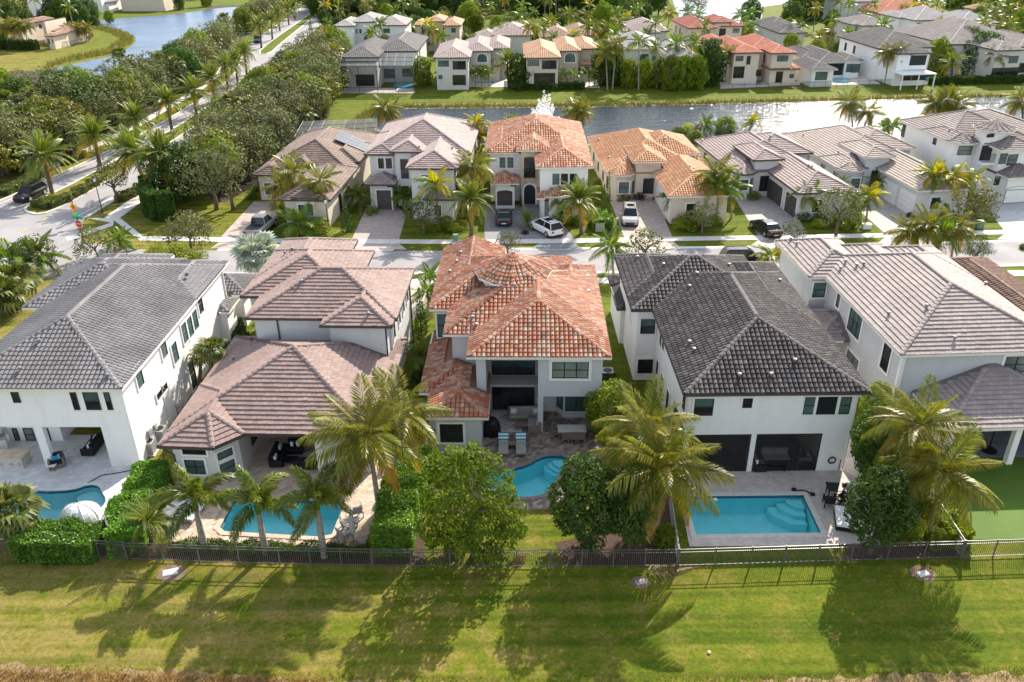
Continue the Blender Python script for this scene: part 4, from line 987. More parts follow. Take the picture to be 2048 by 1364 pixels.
# --- white house, grey barrel tile roof (left)
A = House('house', 'white two storey house with grey barrel tile roof, leftmost of the front row', 241.9, 777.7, 6.1, 1.1, white)
A.rect(-10.8, 0, 0, 19.5, 6.1, wall=False); A.rect(-12.2, -3.6, 11.55, 20.8, 6.1); A.rect(-11, -5.1, 14.5, 21.8, 6.1); A.rect(-3.9,-.01,13,20.4,6.1, wall=False)
q = A.loc(470, 597, 3.2); A.rect(-1., max(.7, q[0]), q[1]-2.6, q[1], 3.2, ov=.25)
A.rect(-3.5, 1.1, 20.2, 24.5, 3.2)
A.wbox(-10.4, -.2, .36, 19.1, 3.08, 5.9); pf = A.plane('f', .36); s_ = lambda px, py: A.hit(pf, px, py)[0]
ur = s_(202, 856); A.wbox(ur, -.204, .364, 19.1, -.1, 3.08); c0, c1 = s_(67, 856), s_(84, 856); MB().box(c0, c1, .365, .75, .03, 3.078).build('column', white, A.root)
pb = A.plane('f', 3.3); ub = A.hit(pb, 127, 880)[0]; A.wbox(-10.4, ub, 3.3, 18, -.1, 3.07); A.wbox(ub-.004, ur+.004, 5.6, 18.1, -.1, 3.072)
A.win(pb, (23, 856), (44, 888), trim=None, glass=glasst); A.win(pb, (45, 856), (75, 888)); A.win(pb, (84, 856), (106, 888))
A.win(A.plane('f', 5.6), (148, 853), (205, 886), nx=2, ny=1, glass=glasst, top=1)
A.win(pf, (21, 784), (43, 805), glass=glassd)
for a, b, n_ in (((139,784.5),(161.5,819.5),1), ((164.5,784.5),(204,819.5),1), ((206.5,784.5),(227.5,819.5),1)): A.win(pf, a, b, nx=1, split=True)
MB().fbox(pf[0], pf[1], pf[2], s_(136,786), s_(230,786), .002, .06, A.hit(pf,180,822)[1]-.18, A.hit(pf,180,822)[1]-.02).build('sill', trimw, A.root)
pr = A.plane('r', -.2)
for nb, ft in (((282,773),(289,738)), ((330,714),(330,678)), ((353,724),(354,680)), ((372,684),(370,644)), ((383,672),(388,634)), ((393,658),(396,625)), ((403,626),(404,604))):
    s0, z0 = A.hit(pr, *nb); s1, z1 = A.hit(pr, *ft)
    A.win(pr, (s0-.45, z0), (s0+.45, z0+1.5), m=True, trim=white, tw=.1)
s0, z0 = A.hit(pr, 314, 803); s1, z1 = A.hit(pr, 334, 775); A.win(pr, (s0, z0), (s1, z0+.5), m=True, ny=1, trim=white, tw=.1, glass=glassd)
s0, z0 = A.hit(pr, 386, 757); A.win(pr, (s0-.5, .1), (s0+.5, 2.4), m=True, trim=white, glass=glassd)
A.downspout(-.14, 19.2, 6., gutw)
for p in ((42,744),(79,688),(160,573),(163,530),(376,553),(372,563),(216,757)): A.vent(*p)
A.finish('barrel', *tmats('grey', ts_grey, .28), gut=gutw, single=300)
# --- mauve flat tile house
Mh = House('house', 'greige house with mauve flat tile roof and low pool wing in front', 490.9, 635.8, 6.1, 2.2, lgrey)
Mh.rect(0, 10.75, 0, 9.2, 6.1); Mh.rect(5.68, 10.6, -1.09, 6, 6.1); Mh.rect(-1.5, 6.8, 3.7, 13, 6.1); Mh.rect(-1.5, 4.86, 7, 15.6, 6.1)
Mh.rect(-2, 10.9, -10.25, 2.6, 3.2, wall=False); Mh.block([(-2,-11.7),(1.34,-11.8),(2.76,-10.3),(2.76,-4.5),(-2,-4.5)], 3.2, ov=.5)
Mh.rect(-1.9, 1.5, 15.2, 19, 3.2)
Mh.wbox(-1.55, 10.4, -6, 2, -.1, 2.98); Mh.wbox(7.4, 10.395, -9.8, -6, -.1, 2.97)
pl = Mh.plane('f', -9.75); sc0 = Mh.hit(pl, 636, 875)[0]; MB().box(sc0-.22, sc0+.22, -9.9, -9.5, 0.04, 3.0).build('column', white, Mh.root)
bb = len(Mh.B)-2  # the bay block
def edge_of(h, bi, n):  # edge whose outward normal is closest to n
    b = h.B[bi]; return int(np.argmax([-(b.nr[e]@np.array(n)) for e in range(b.n)]))
e0 = edge_of(Mh, bb, (0,-1)); e1 = edge_of(Mh, bb, (.7,-.7))
p0 = Mh.plane('e', bb, e0); p1 = Mh.plane('e', bb, e1)
for pl_, (a0, a1) in ((p0, ((364,897),(414,909))), (p0, ((368,918),(414,948))), (p1, ((443,902),(468,907))), (p1, ((449,924),(474,946)))):
    s0, s1, z0, z1 = Mh.rng(pl_, a0, a1)
    if pl_ is p1: s0, s1 = .35, 1.35
    if z1-z0 < .3: z1 = z0+.5
    Mh.win(pl_, (s0, max(.5,z0)), (s1, min(2.75, z1)), m=True, nx=2 if pl_ is p0 else 1, ny=1 if z1-z0 < .8 else 2, trim=white)
Mh.win(Mh.plane('f', -6), (3.9,.05), (7.2,2.6), m=True, nx=3, ny=1, glass=glassd)
Mh.win(Mh.plane('r', 2.3), (-8.3,.9), (-7.3,2.5), m=True, glass=glassd)
tv = Mh.ex2
MB().fbox(np.array([2.32,0]), np.array([0,1.]), np.array([1.,0]), -7.2, -6.2, .06, .14, 1.7, 2.4).build('television', black, Mh.root)
pr = Mh.plane('r', 10.3)
for v in (1.2, 3.6, 5.6, 7.6): Mh.win(Mh.plane('e', 0, edge_of(Mh, 0, (1,0))), (v-.4, 3.9), (v+.4, 5.4), m=True, trim=white, tw=.1)
for v in (-4.6, -3.4, -.6, .9): Mh.win(Mh.plane('r', 10.4), (v-.4, .8), (v+.4, 2.6), m=True, trim=white, tw=.1, glass=glassd)
for u, v, z1, z0 in ((2.1, .42, 5.9, 3.9), (10.1, -.6, 5.9, .1), (10.35, 8.9, 5.9, .1)): Mh.downspout(u, v, z1, gutd, z0)
q = MB(); q.tube([(-1.9,-11.3,3.05),(-1.9,-11.3,2.6),(-1.45,-11.2,2.2),(-1.45,-11.2,.1)], .06); q.build('downspout', gutd, Mh.root)
for p in ((570,510),(584,503),(737,633),(467,722),(604,568)): Mh.vent(*p)
Mh.finish('flat', *tmats('mauve', ts_mauve, .2), gut=gutd, single=300)
# --- grey house with red and cream barrel tiles (centre)
C = House('house', 'grey house with mottled red and cream barrel tile roof and round turret', 936, 712, 6.1, 1.19, grey)
C.rect(0, 9.2, -.12, 13, 6.1, wall=False); C.rect(-1.8, 9.19, 3.07, 14, 6.1, wall=False); C.rect(-3.18, 7.4, 7.09, 17, 6.1); C.rect(-3.18, 1.9, 10, 19, 6.1, act=[0,1,3]); C.rect(5.2, 9.18, 9, 15.3, 6.1)
tw_ = C.loc(1027, 541, 7.9); C.block([(tw_[0]+2.75*math.cos(i*math.pi/6), tw_[1]+2.75*math.sin(i*math.pi/6)) for i in range(12)], 7.9, ov=.35, tan=.5)
q = C.loc(854, 834, 3.2); q2 = C.loc(974, 835, 3.2)
C.rect(-3.28, .9, .21, 9, 3.2, wall=False); C.rect(q[0], q2[0], q[1], 4, 3.2, ov=.4)
C.wbox(-2.9, .49, .6, 8.5, -.1, 3.0)
C.wbox(.5, 8.78, 2.9, 13.5, -.1, 5.9); C.wbox(-1.35, 8.7, 3.5, 13, -.12, 5.89)
pf = C.plane('f', .3); s_ = lambda x, y: C.hit(pf, x, y)[0]
MB().box(s_(952,722), s_(971,722), .3, 2.9, .03, 5.9).build('pilaster', grey, C.root)
u0, u1 = s_(1076.5,724), s_(1087.5,724); zb = C.hit(pf, 1150, 793)[1]
MB().box(u0, u1, .302, .72, .03, 5.895).build('column', grey, C.root)
C.wbox(u1-.01, 8.78, .3, 2.95, zb, 5.885); C.wbox(8.3, 8.775, .31, 2.9, -.1, zb)
MB().box(s_(971,722)+.01, u0-.01, 2.84, 2.895, .03, 5.7).build('recess_wall', taupe, C.root)
pr2 = C.plane('f', 2.84)
C.win(pr2, (983,722), (1070,750), nx=4, ny=1, glass=glassd, split=True, top=.99); C.win(pr2, (984,772), (1069,819), nx=4, ny=1, glass=glassd)
MB().box(1.25, u0-.02, 1.6, 2.83, zb-.05, zb+.12).build('ledge', taupe, C.root)
C.win(pf, (1104.5,723), (1176.5,756), nx=3, split=True, trim=trimw, tw=.2, glass=glassb)
pb2 = C.plane('f', 2.9)
MB().prism([(5.9,2.88),(6.4,2.1),(8.2,2.1),(8.28,2.88)], .03, 2.85).build('bay', grey, C.root)
C.win(C.plane('f', 2.1), (6.5,.6), (8.0,2.7), m=True, nx=2, glass=glasst, top=.6)
d_ = np.array([.5,-.78]); d_ /= np.linalg.norm(d_); C.win((np.array([5.9,2.88]), d_, np.array([d_[1], -d_[0]])), (.1,.6), (.8,2.7), m=True, top=.6)
lb = len(C.B)-1; C.win(C.plane('e', lb, edge_of(C, lb, (0,-1))), (879,847), (927,884), nx=2, split=True, trim=trimw, tw=.16)
pl2 = C.plane('f', 7.54); C.win(C.plane('e', 2, edge_of(C, 2, (0,-1))), (.4,3.6), (1.1,5.5), m=True, trim=trimw)
for p in ((921,510),(913,528),(899,548),(1172,553),(1174,583),(879,706),(944,640),(952,655)): C.vent(*p, kind='box' if p[0] > 1150 else 'pipe')
C.finish('barrel', *tmats('red', ts_red, .2), gut=gutw, single=300)
# --- white house with black barrel tiles
D = House('house', 'white two storey house with black barrel tile roof and screened patio', 1370, 788, 6.1, -.36, white)
D.rect(0, 11.05, 0, 18.2, 6.1, wall=False); D.rect(-1.5, 9, 11.7, 21.7, 6.1); D.rect(5.3, 11.045, 9, 20.2, 6.1); D.rect(-1.5, 3, 14, 22.2, 6.1)
D.rect(-1.66, 2, 17.8, 24.4, 3.3, ov=.25)
pf = D.plane('f', .45); s_ = lambda x, y: D.hit(pf, x, y)[0]
zt = D.hit(pf, 1440, 869)[1]; D.wbox(.45, 10.55, .45, 17.8, zt, 5.9)
x0, xa, xb, x1 = .62, s_(1491,952), s_(1501,952), s_(1629,951)
D.wbox(x1, 10.545, .455, 17.7, -.1, zt); MB().box(xa, xb, .456, .85, .03, zt).build('column', white, D.root); MB().box(.452, .68, .456, .72, .03, zt).build('column', white, D.root)
D.wbox(.46, x1+.02, 4.6, 17.7, -.1, zt-.004)
MB().box(.47, x1, .46, 4.6, -.05, .035).build('patio_floor', plain('dark_floor_tile', (.12,.09,.075), .6, .2, 2), D.root)
scm = screenmat('insect_screen', (.02,.019,.02), .45)
for a, b in ((.68, xa), (xb, x1)):
    q = MB(); q.fbox(pf[0], pf[1], pf[2], a, b, -.03, -.01, zt-.09, zt); q.fbox(pf[0], pf[1], pf[2], a, b, -.03, -.01, .03, .12); q.fbox(pf[0], pf[1], pf[2], a, a+.07, -.031, -.009, .12, zt-.09); q.fbox(pf[0], pf[1], pf[2], b-.07, b, -.031, -.009, .12, zt-.09)
    if a > 4: q.fbox(pf[0], pf[1], pf[2], b-1.25, b-1.15, -.031, -.009, .12, zt-.09); q.fbox(pf[0], pf[1], pf[2], b-1.15, b-.07, -.03, -.01, 1.05, 1.12)
    W_ = q.build('screen_frame', darkm, D.root); MB().fbox(pf[0], pf[1], pf[2], a+.07, b-.07, -.024, -.016, .12, zt-.09).build('screen', scm, W_)
q = MB(); q.fbox(np.array([.45,0]), np.array([0,1.]), np.array([-1.,0]), .75, 4.5, -.03, -.01, zt-.1, zt); q.fbox(np.array([.45,0]), np.array([0,1.]), np.array([-1.,0]), 2.5, 2.6, -.03, -.01, .05, zt-.1); W_ = q.build('screen_frame', darkm, D.root)
MB().fbox(np.array([.45,0]), np.array([0,1.]), np.array([-1.,0]), .75, 4.5, -.024, -.016, .05, zt-.1).build('screen', scm, W_)
pbk = D.plane('f', 4.6)
for a, b in ((.9,1.8),(2.1,3.0),(3.2,3.9)): D.win(pbk, (a,.1), (b,2.6), m=True, ny=1, glass=glassd, frame=black)
D.win(pbk, (4.8,.05), (7.6,2.6), m=True, nx=3, ny=1, glass=glassd, frame=black)
D.win(pf, (1389.5,796.5), (1424.5,830.5), split=True, trim=white); D.win(pf, (1486,795.5), (1503,815), trim=white, glass=glassd)
for a, b in (((1610,793),(1627.5,828)), ((1634.5,792.5),(1672,828)), ((1679,792.5),(1697,827.5))): D.win(pf, a, b, trim=None if 0 else white, tw=.08, ny=1 if b[0] == 1672 else 2, glass=glassd if b[0] == 1672 else glasst)
pf2 = D.plane('e', 1, edge_of(D, 1, (0,-1)))
D.wbox(-1.0,.5,12.1,17,-.1,5.87)
pf2 = D.plane('f', 12.09); D.win(pf2, (1282,637.5), (1309,667), split=True, trim=white, tw=.08); D.win(pf2, (1276,718), (1304.5,746), split=True, trim=white, tw=.08, glass=glassd)
plf = D.plane('l', .449)
for v, z0, z1 in ((10.2,4,5.5),(9.2,4.2,5.4),(10.6,.2,2.5),(8.6,.4,2.4),(6.3,.2,2.5),(1.6,3.9,5.5)): D.win(plf, (v-.4,z0), (v+.4,z1), m=True, glass=glassd, tw=.08, trim=white)
D.win(D.plane('l', -1.001), (14.5,3.6), (15.3,5.6), m=True, tw=.08, trim=white)
D.downspout(.38, .38, 5.95, gutw); D.downspout(10.62, .5, 5.95, gutw)
for p in ((1274,519),(1326,534),(1393,552),(1457,535),(1378,578),(1387,705),(1378,690),(1541,755),(1478,756),(1589,727),(1559,566)): D.vent(*p)
D.finish('barrel', *tmats('black', ts_black, .25), gut=gutd, single=300, capm=plain('weathered_ridge', (.135,.125,.125), .9, .35, 4))
# --- grey house with taupe flat tiles (right)
B = House('house', 'grey two storey house with pale taupe flat tile roof and white trimmed windows', 1802.4, 710.2, 6.1, -2.49, grey)
B.rect(0, 11.4, 0, 17, 6.1); B.rect(-1.3, 4.2, 12.8, 20.8, 6.1); B.rect(2.6, 7.3, 12, 19.3, 6.1); B.rect(6, 11.39, 12, 18.6, 6.1)
B.block([(1.6,-4.2),(11.5,-4.2),(11.5,1),(1.6,1)], 3.1, act=[0,1,3], wall=False, ov=.4); B.rect(-2.1, .9, 7.8, 13.2, 3.1, act=[0,3,2], wall=False)
B.wbox(10.0, 11.2, -3.8, .5, -.1, 2.9); MB().box(2.1, 2.55, -3.9, -3.45, .03, 2.95).build('column', white, B.root); MB().box(6.3, 6.7, -3.9, -3.5, .03, 2.95).build('column', white, B.root)
pf = B.plane('f', .45-.0); pf = B.plane('e', 0, edge_of(B, 0, (0,-1)))
B.win(pf, (2012,712.5), (2075,743.5), nx=3, trim=trimw, tw=.2, split=True)
for a, b in ((2.4,3.6),(4.0,6.2),(7.4,8.3)): B.win(pf, (a,.1), (b,2.5), m=True, nx=2 if b-a > 1.5 else 1, ny=1, glass=glassd)
pl = B.plane('e', 0, edge_of(B, 0, (-1,0))); L_ = B.B[0].L[edge_of(B, 0, (-1,0))]
for nb, wd, zz, n_ in (((1770,728),1.1,(3.6,5.6),1), ((1710,650),2.1,(3.7,5.7),3), ((1678,600),.6,(4.4,5.5),1), ((1706,720),2.0,(1.5,2.4),2)):
    s0, z0 = B.hit(pl, *nb); B.win(pl, (s0-wd/2, zz[0]), (s0+wd/2, zz[1]), m=True, nx=n_, trim=trimw, tw=.16, ny=1 if zz[1] < 3 else 2)
B.win(B.plane('e', 1, edge_of(B, 1, (0,-1))), (1628,565), (1648,594), trim=trimw, tw=.16, glass=glasst)
q = MB(); q.box(.35,.6,.35,.6,3.0,5.9); q.build('corner_trim', trimw, B.root)
for p in ((1581,482),(1593,491),(1690,527),(1680,541),(1712,535),(1727,532),(1776,632),(1908,681),(1970,572),(1852,617)): B.vent(*p)
B.finish('flat', *tmats('taupe', ts_taupe, .18), gut=gutw, single=300)
# --- brown tile house at the right edge
ra = G(1935, 519, 5.2); rb_ = G(2048, 599, 5.2); ang = math.degrees(math.atan2((ra-rb_).x, (ra-rb_).y))
Eh = House('house', 'low house with dark red brown barrel tile roof at the right edge', 1935, 519, 5.2, ang, beige)
Eh.rect(-4.5, 4.5, -16, 4.5, 3.4)
Eh.finish('barrel', *tmats('brown', ts_brown, .2), gut=gutd, single=120)
# --- house left edge is out of frame
# ------------------------------------------------------------------ second row, facing the street
ts_brn = [(0,(.20,.145,.125)),(1,(.29,.215,.18))]; ts_or = [(0,(.57,.29,.15)),(.4,(.62,.35,.20)),(.7,(.54,.26,.13)),(.85,(.66,.42,.28))]; ts_or2 = [(0,(.58,.33,.20)),(1,(.66,.42,.28))]
ts_orx = [(0,(.48,.20,.11)),(.35,(.55,.32,.21)),(.65,(.44,.165,.09)),(.85,(.60,.41,.30))]
ts_beige = [(0,(.34,.275,.24)),(1,(.42,.345,.305))]; ts_mv2 = [(0,(.31,.235,.225)),(1,(.40,.315,.30))]; ts_wt = [(0,(.21,.17,.165)),(1,(.30,.245,.235))]
def wins(h, pl, L_, **k):
    for a in L_: h.win(pl, (a[0],a[1]), (a[2],a[3]), **k)
def bp(h, i, n=(0,-1)): return h.plane('e', i, edge_of(h, i, n))
def pts(h, px, z): return [h.loc(*p, z) for p in px]
K = House('house', 'low tan house with brown tile roof and solar panels beside the woodland', 555, 401, 3.3, 4.6, cream)
K.rectP((555,401), (660.5,399.2), 13, 3.3)
l0 = K.loc(506,349,3.3); r0 = K.loc(729,315,3.3); K.rect(l0[0], r0[0], l0[1]+1.5, l0[1]+20, 3.3); K.rectP((506,349), (559,351), 6, 3.3)
K.rectP((575,330), (618,331), 7, 4.0); K.rect(r0[0]-5, r0[0]+.05, l0[1]+5, l0[1]+14, 3.6); K.rectP((582,396),(634,395), 5, 3.7)
wins(K, bp(K,5), [(596,409,610.5,431),(613.5,409,627.5,430.5)], glass=glasst, trim=trimw); wins(K, bp(K,2), [(528.5,366,546,389)], trim=trimw)
wins(K, bp(K,2,(-1,0)), [(516,364,521,386)])
K.win(bp(K,0,(1,0)), (5,.1), (6,2.3), m=True, glass=glassd, ny=1); K.finish('flat', *tmats('brn', ts_brn, .2), gut=gutd)
c_ = K.onroof(712, 287); sl_ = math.atan(TAN)
for i in range(4):
    for j in range(3):
        if i == 3 and j == 2: continue
        q = MB().box(-.5,.5,-.8,.8,0,.05); o = q.build('solar_panel', MATS.get('solar_cell') or glassmat('solar_cell', (.012,.02,.05), .35, .3), K.root)
        MB().box(-.52,.52,-.82,-.79,.0,.055).build('panel_rail', metalg, o)
        d = (j-1)*1.68; u_ = (i-1.5)*1.05
        o.matrix_basis = Matrix.Translation((c_[0]+d*math.cos(sl_), c_[1]+u_, c_[2]+.14-d*math.sin(sl_))) @ Matrix.Rotation(sl_, 4, 'Y') @ Matrix.Rotation(math.pi/2, 4, 'Z')
M2 = House('house', 'cream two storey house with mauve tile roof and brown garage door', 728.7, 309, 6.1, 2.5, lgrey)
r0 = M2.loc(945, 296, 6.1); M2.rect(0, r0[0], .3, 16, 6.1); M2.rectP((728.7,309), (790,308), 10, 6.1); M2.rectP((780,304), (846.5,303), 8, 6.7); M2.rectP((811.8,336), (914.7,338), 16, 6.1)
M2.rectP((729.7,368.5), (790,369.5), 5, 3.2); M2.rectP((848,398), (912,399), 5, 3.1)
wins(M2, bp(M2,1), [(755.5,316,769,337),(771,316,785,337)], trim=trimw, glass=glassd); wins(M2, bp(M2,2), [(800,318,818,357)], glass=glassd, ny=1); wins(M2, bp(M2,2), [(804,372,819,398)], glass=glassd, ny=1)
wins(M2, bp(M2,3), [(842.5,350,857,362),(860,350,874,362)], trim=trimw); wins(M2, bp(M2,5), [(869,410,883,431)], trim=trimw)
M2.garage(bp(M2,4), (752.5,380), (784,411), gar_d); MB().fbox(*bp(M2,4), 2.5, 3.2, .002, .04, 2.75, 2.95).build('number_plaque', black, M2.root)
for p in ((839,297),(905,299)): M2.vent(*p)
M2.finish('flat', *tmats('mv2', ts_mv2, .1), gut=gutd)
O2 = House('house', 'white two storey house with orange barrel tiles and tan stone entry tower', 971.7, 306, 6.1, .5, white)
r0 = O2.loc(1176, 300, 6.1); O2.rect(0, r0[0], .3, 15, 6.1); O2.rectP((971.7,306), (1036,305), 12, 6.1); O2.rectP((1034,300), (1104,301), 8, 6.7, mat='tan_stone'); O2.rectP((1072.6,335), (1185.4,334), 15, 6.1)
O2.rectP((982.5,367.5), (1037,367), 5, 3.2); O2.rectP((1090,393), (1150,393), 4, 3.2); O2.rectP((1074.6,396), (1098,396), 4, 3.)
wins(O2, bp(O2,1), [(999,314.5,1011,335),(1014.5,314.5,1027,335)], trim=trimw); wins(O2, bp(O2,3), [(1105,347,1118.5,369),(1122,347,1135.5,369),(1139.5,347,1152.5,369)], trim=trimw)
pt = bp(O2,2); O2.win(pt, (1048,317), (1070.5,355), nx=2, ny=1, glass=glassd, arch=.3); O2.win(pt, (1048,380), (1070.5,413.5), nx=2, ny=1, glass=MATS.get('iron_door') or plain('iron_door', (.02,.03,.04), .4), arch=1, name='front_door', trim=trimw, tw=.2)
s0, s1, z0, z1 = O2.rng(pt, (1047,340), (1072,356)); q = MB(); [q.fbox(*pt, s0+i*(s1-s0)/14-.01, s0+i*(s1-s0)/14+.01, .3, .33, z0, z0+1.05) for i in range(15)]; q.fbox(*pt, s0, s1, .29, .34, z0+1.03, z0+1.08); q.build('balcony_railing', darkm, O2.root)
MB().fbox(*pt, s0-.1, s1+.1, .002, .4, z0-.18, z0-.02).build('balcony_slab', stone, O2.root)
O2.win(bp(O2,4), (994,384), (1025,410.5), ny=1, glass=gar_d, arch=.25, name='garage_door', trim=trimw, tw=.15); MB().fbox(*bp(O2,4), 2.2, 2.9, .002, .04, 2.72, 2.92).build('number_plaque', black, O2.root)
wins(O2, bp(O2,5), [(1114,413,1126.5,429),(1131,413,1144,429)], glass=glassd)
for v in (2,6,10): O2.win(bp(O2,3,(1,0)), (v,3.8), (v+.9,5.3), m=True)
O2.finish('barrel', *tmats('orx', ts_orx, .1), gut=gutw)
def onestorey(label, org, yaw, wallm, leftback, right, bay, entry, garage, gw, tile, ts, wbay, door, gut, apex_d, key, gdoor):
    h = House('house', label, *org, 3.3, yaw, wallm)
    lb = h.loc(*leftback, 3.3); ru = h.loc(*right, 3.3)
    h.rect(0, ru[0], .2, lb[1], 3.3); b = pts(h, bay, 3.3); b[0] = (0, b[0][1]); h.block(b+[(b[-1][0], b[0][1]+5.5),(0, b[0][1]+5.5)], 3.3)
    h.rectP(*entry, 7, 4.7); g = h.loc(*garage, 3.3); h.rect(g[0], g[0]+gw, g[1], g[1]+15, 3.3); e = h.loc(*entry[0], 4.7)
    h.rect(h.loc(*entry[1],4.7)[0]-2.5, ru[0]+.3, lb[1]*.22, lb[1]*.75, 4.4)
    for w in wbay: wins(h, bp(h,1,w[0]), [w[1]], trim=trimw)
    wins(h, bp(h,2), [door], glass=glassd, ny=1, nx=2, name='front_door')
    pg = bp(h,3,(-1,0)); b_ = h.B[3]; ge = edge_of(h,3,(-1,0)); L_ = b_.L[ge]; rev = (b_.t[ge][1] < 0)
    for (a, c) in ((1.0, 4.0), (5.0, 10.2)):
        a2, c2 = (L_-c, L_-a) if rev else (a, c); h.garage(pg, (a2, 0), (c2, 2.35), gdoor, m=True)
    h.win(pg, ((L_-12.4 if rev else 11.4), .9), ((L_-11.4 if rev else 12.4), 2.2), m=True, glass=glassd)
    pl = bp(h,0,(-1,0))
    for v in (3.5, 8, 12.5, 16): h.win(pl, (v-.5,.9), (v+.5,2.5), m=True, glass=glasst)
    wins(h, bp(h,3), [], glass=glassd); h.win(bp(h,3), (gw*.3,.9), (gw*.3+1.1,2.3), m=True, trim=trimw, glass=glassd)
    return h
O1 = onestorey('low pale house with orange barrel tile roof and rounded window bay', (1212.4,347), -2.3, pinkw, (1176.8,274.6), (1381,312), [(1212.4,347),(1232,351),(1258,350.5),(1279,343)], ((1266.9,324),(1332,323)), (1338,393.4), 7.2, 'barrel', ts_or,
    [((0,-1),(1238,364,1257,386)),((.8,-.6),(1263,362,1269,384))], (1287,357,1306,387), gutw, 0, 'or', gar_w)
p_ = bp(O1,2)
for x0, x1 in ((1285.5,1290),(1294,1302),(1306,1311)): s0, s1, z0, z1 = O1.rng(p_, (x0,330.5), (x1,336.5)); MB().fbox(*p_, s0, s1, .002, .07, z0, z1).build('stone_plaque', stone, O1.root)
for p in ((1198,283),(1329,280),(1380,336),(1387,340),(1218,318)): O1.vent(*p)
O1.finish('barrel', *tmats('or', ts_or, .1), gut=gutw)
M1 = onestorey('low white house with mauve flat tile roof and brown garage doors', (1468.5,345), -6.2, lgrey, (1385.4,281.3), (1598,310), [(1468.5,345),(1485,349),(1503,348),(1516.7,342)], ((1506.5,320),(1570,319)), (1597.8,387), 6.8, 'flat', ts_mv2,
    [((0,-1),(1479,360,1494,380)),((.8,-.6),(1500,357,1505,380))], (1521,352,1534,382), gutd, 0, 'mv2', gar_d)
for p in ((1404,283),(1541,276),(1617,334),(1624,336)): M1.vent(*p)
M1.finish('flat', *tmats('mv2', ts_mv2), gut=gutd)
B1 = onestorey('low pale grey house with beige tile roof and white garage doors', (1676.5,337.7), -6.5, lgrey, (1563.6,269), (1803,303), [(1676.5,337.7),(1697,343),(1722,342),(1739,334.7)], ((1728.8,314),(1794.5,314)), (1837.6,381.9), 6.8, 'flat', ts_beige,
    [((0,-1),(1703,357,1717,376)),((.8,-.6),(1726,354,1732,376))], (1744,341,1762,380), gutw, 0, 'beige', gar_w)
for p in ((1606,273),(1676,307)): B1.vent(*p)
B1.finish('flat', *tmats('beige', ts_beige, .1), gut=gutw)
T = House('house', 'large white two storey house with round tower and grey brown tile roof', 1897.5, 282.5, 6.1, -7.1, white)
lb = T.loc(1799.6, 240.7, 6.1); ru = T.loc(2042, 268, 6.1); T.rect(0, ru[0], .3, lb[1], 6.1)
b = pts(T, [(1897.5,282.5),(1925,287),(1945,287),(1964.6,283.6)], 6.1); T.block([(0,b[0][1])]+b[1:]+[(b[-1][0],6),(0,6)], 6.1)
tc = T.loc(1989, 255, 7.7); tr_ = 37*mpp(T.world(*tc).y, 7.7); T.block([(tc[0]+tr_*math.cos(i*math.pi/8), tc[1]+tr_*math.sin(i*math.pi/8)) for i in range(16)], 7.7, ov=.35)
T.rectP((1995,297), (2090,300), 8, 6.1); T.rectP((1999,348), (2120,360), 6, 3.3); T.rectP((2042,262),(2110,266), 12, 5.6)
T.wbox(tc[0]-1.9, tc[0]+1.9, tc[1]-tr_+.2, tc[1], -.1, 6.0)
pt = T.plane('f', tc[1]-tr_+.34)
wins(T, T.plane('f', tc[1]-tr_+.3), [(1974.5,267.5,1987,274.5)], glass=glassd, ny=1)
d_ = np.array([.92,.39]);
wins(T, T.plane('f', tc[1]-tr_+.19), [(1965,291,1981,320)], ny=1, glass=glassd, name='balcony_door')
pq = T.plane('f', tc[1]-tr_+.2); s0, z0 = T.hit(pq, 1955, 321); s1, _ = T.hit(pq, 1991, 321)
q = MB().fbox(*pq, s0, s1, .0, 1.0, z0-.35, z0-.05); q.build('balcony_slab', white, T.root)
q = MB(); [q.fbox(*pq, s0+(s1-s0)*i/16-.012, s0+(s1-s0)*i/16+.012, .93, .96, z0-.05, z0+.95) for i in range(17)]; q.fbox(*pq, s0, s1, .92, .97, z0+.93, z0+.98); q.build('balcony_railing', darkm, T.root)
wins(T, bp(T,3), [(2001.5,307,2010.5,327.5),(2017.5,309,2031,330)], glass=glasst); wins(T, bp(T,1), [(1918,292,1942,310)])
T.win(bp(T,4), (2012,380), (2052,411), ny=1, glass=gar_w, arch=.25, name='garage_door'); T.win(bp(T,4), (1990.5,353,),(1997,370), glass=glassd, ny=1)
pl = bp(T,0,(-1,0)); s0, z0 = T.hit(pl, 1807, 262); T.win(pl, (s0-.4,z0-.8), (s0+.4,z0+.9), m=True, glass=glassd); s0, z0 = T.hit(pl, 1870, 281); T.win(pl, (s0-.35,z0-.5), (s0+.35,z0+.3), m=True, glass=glassd, ny=1)
T.vent(1898,262); T.finish('flat', *tmats('wt', ts_wt), gut=gutw)
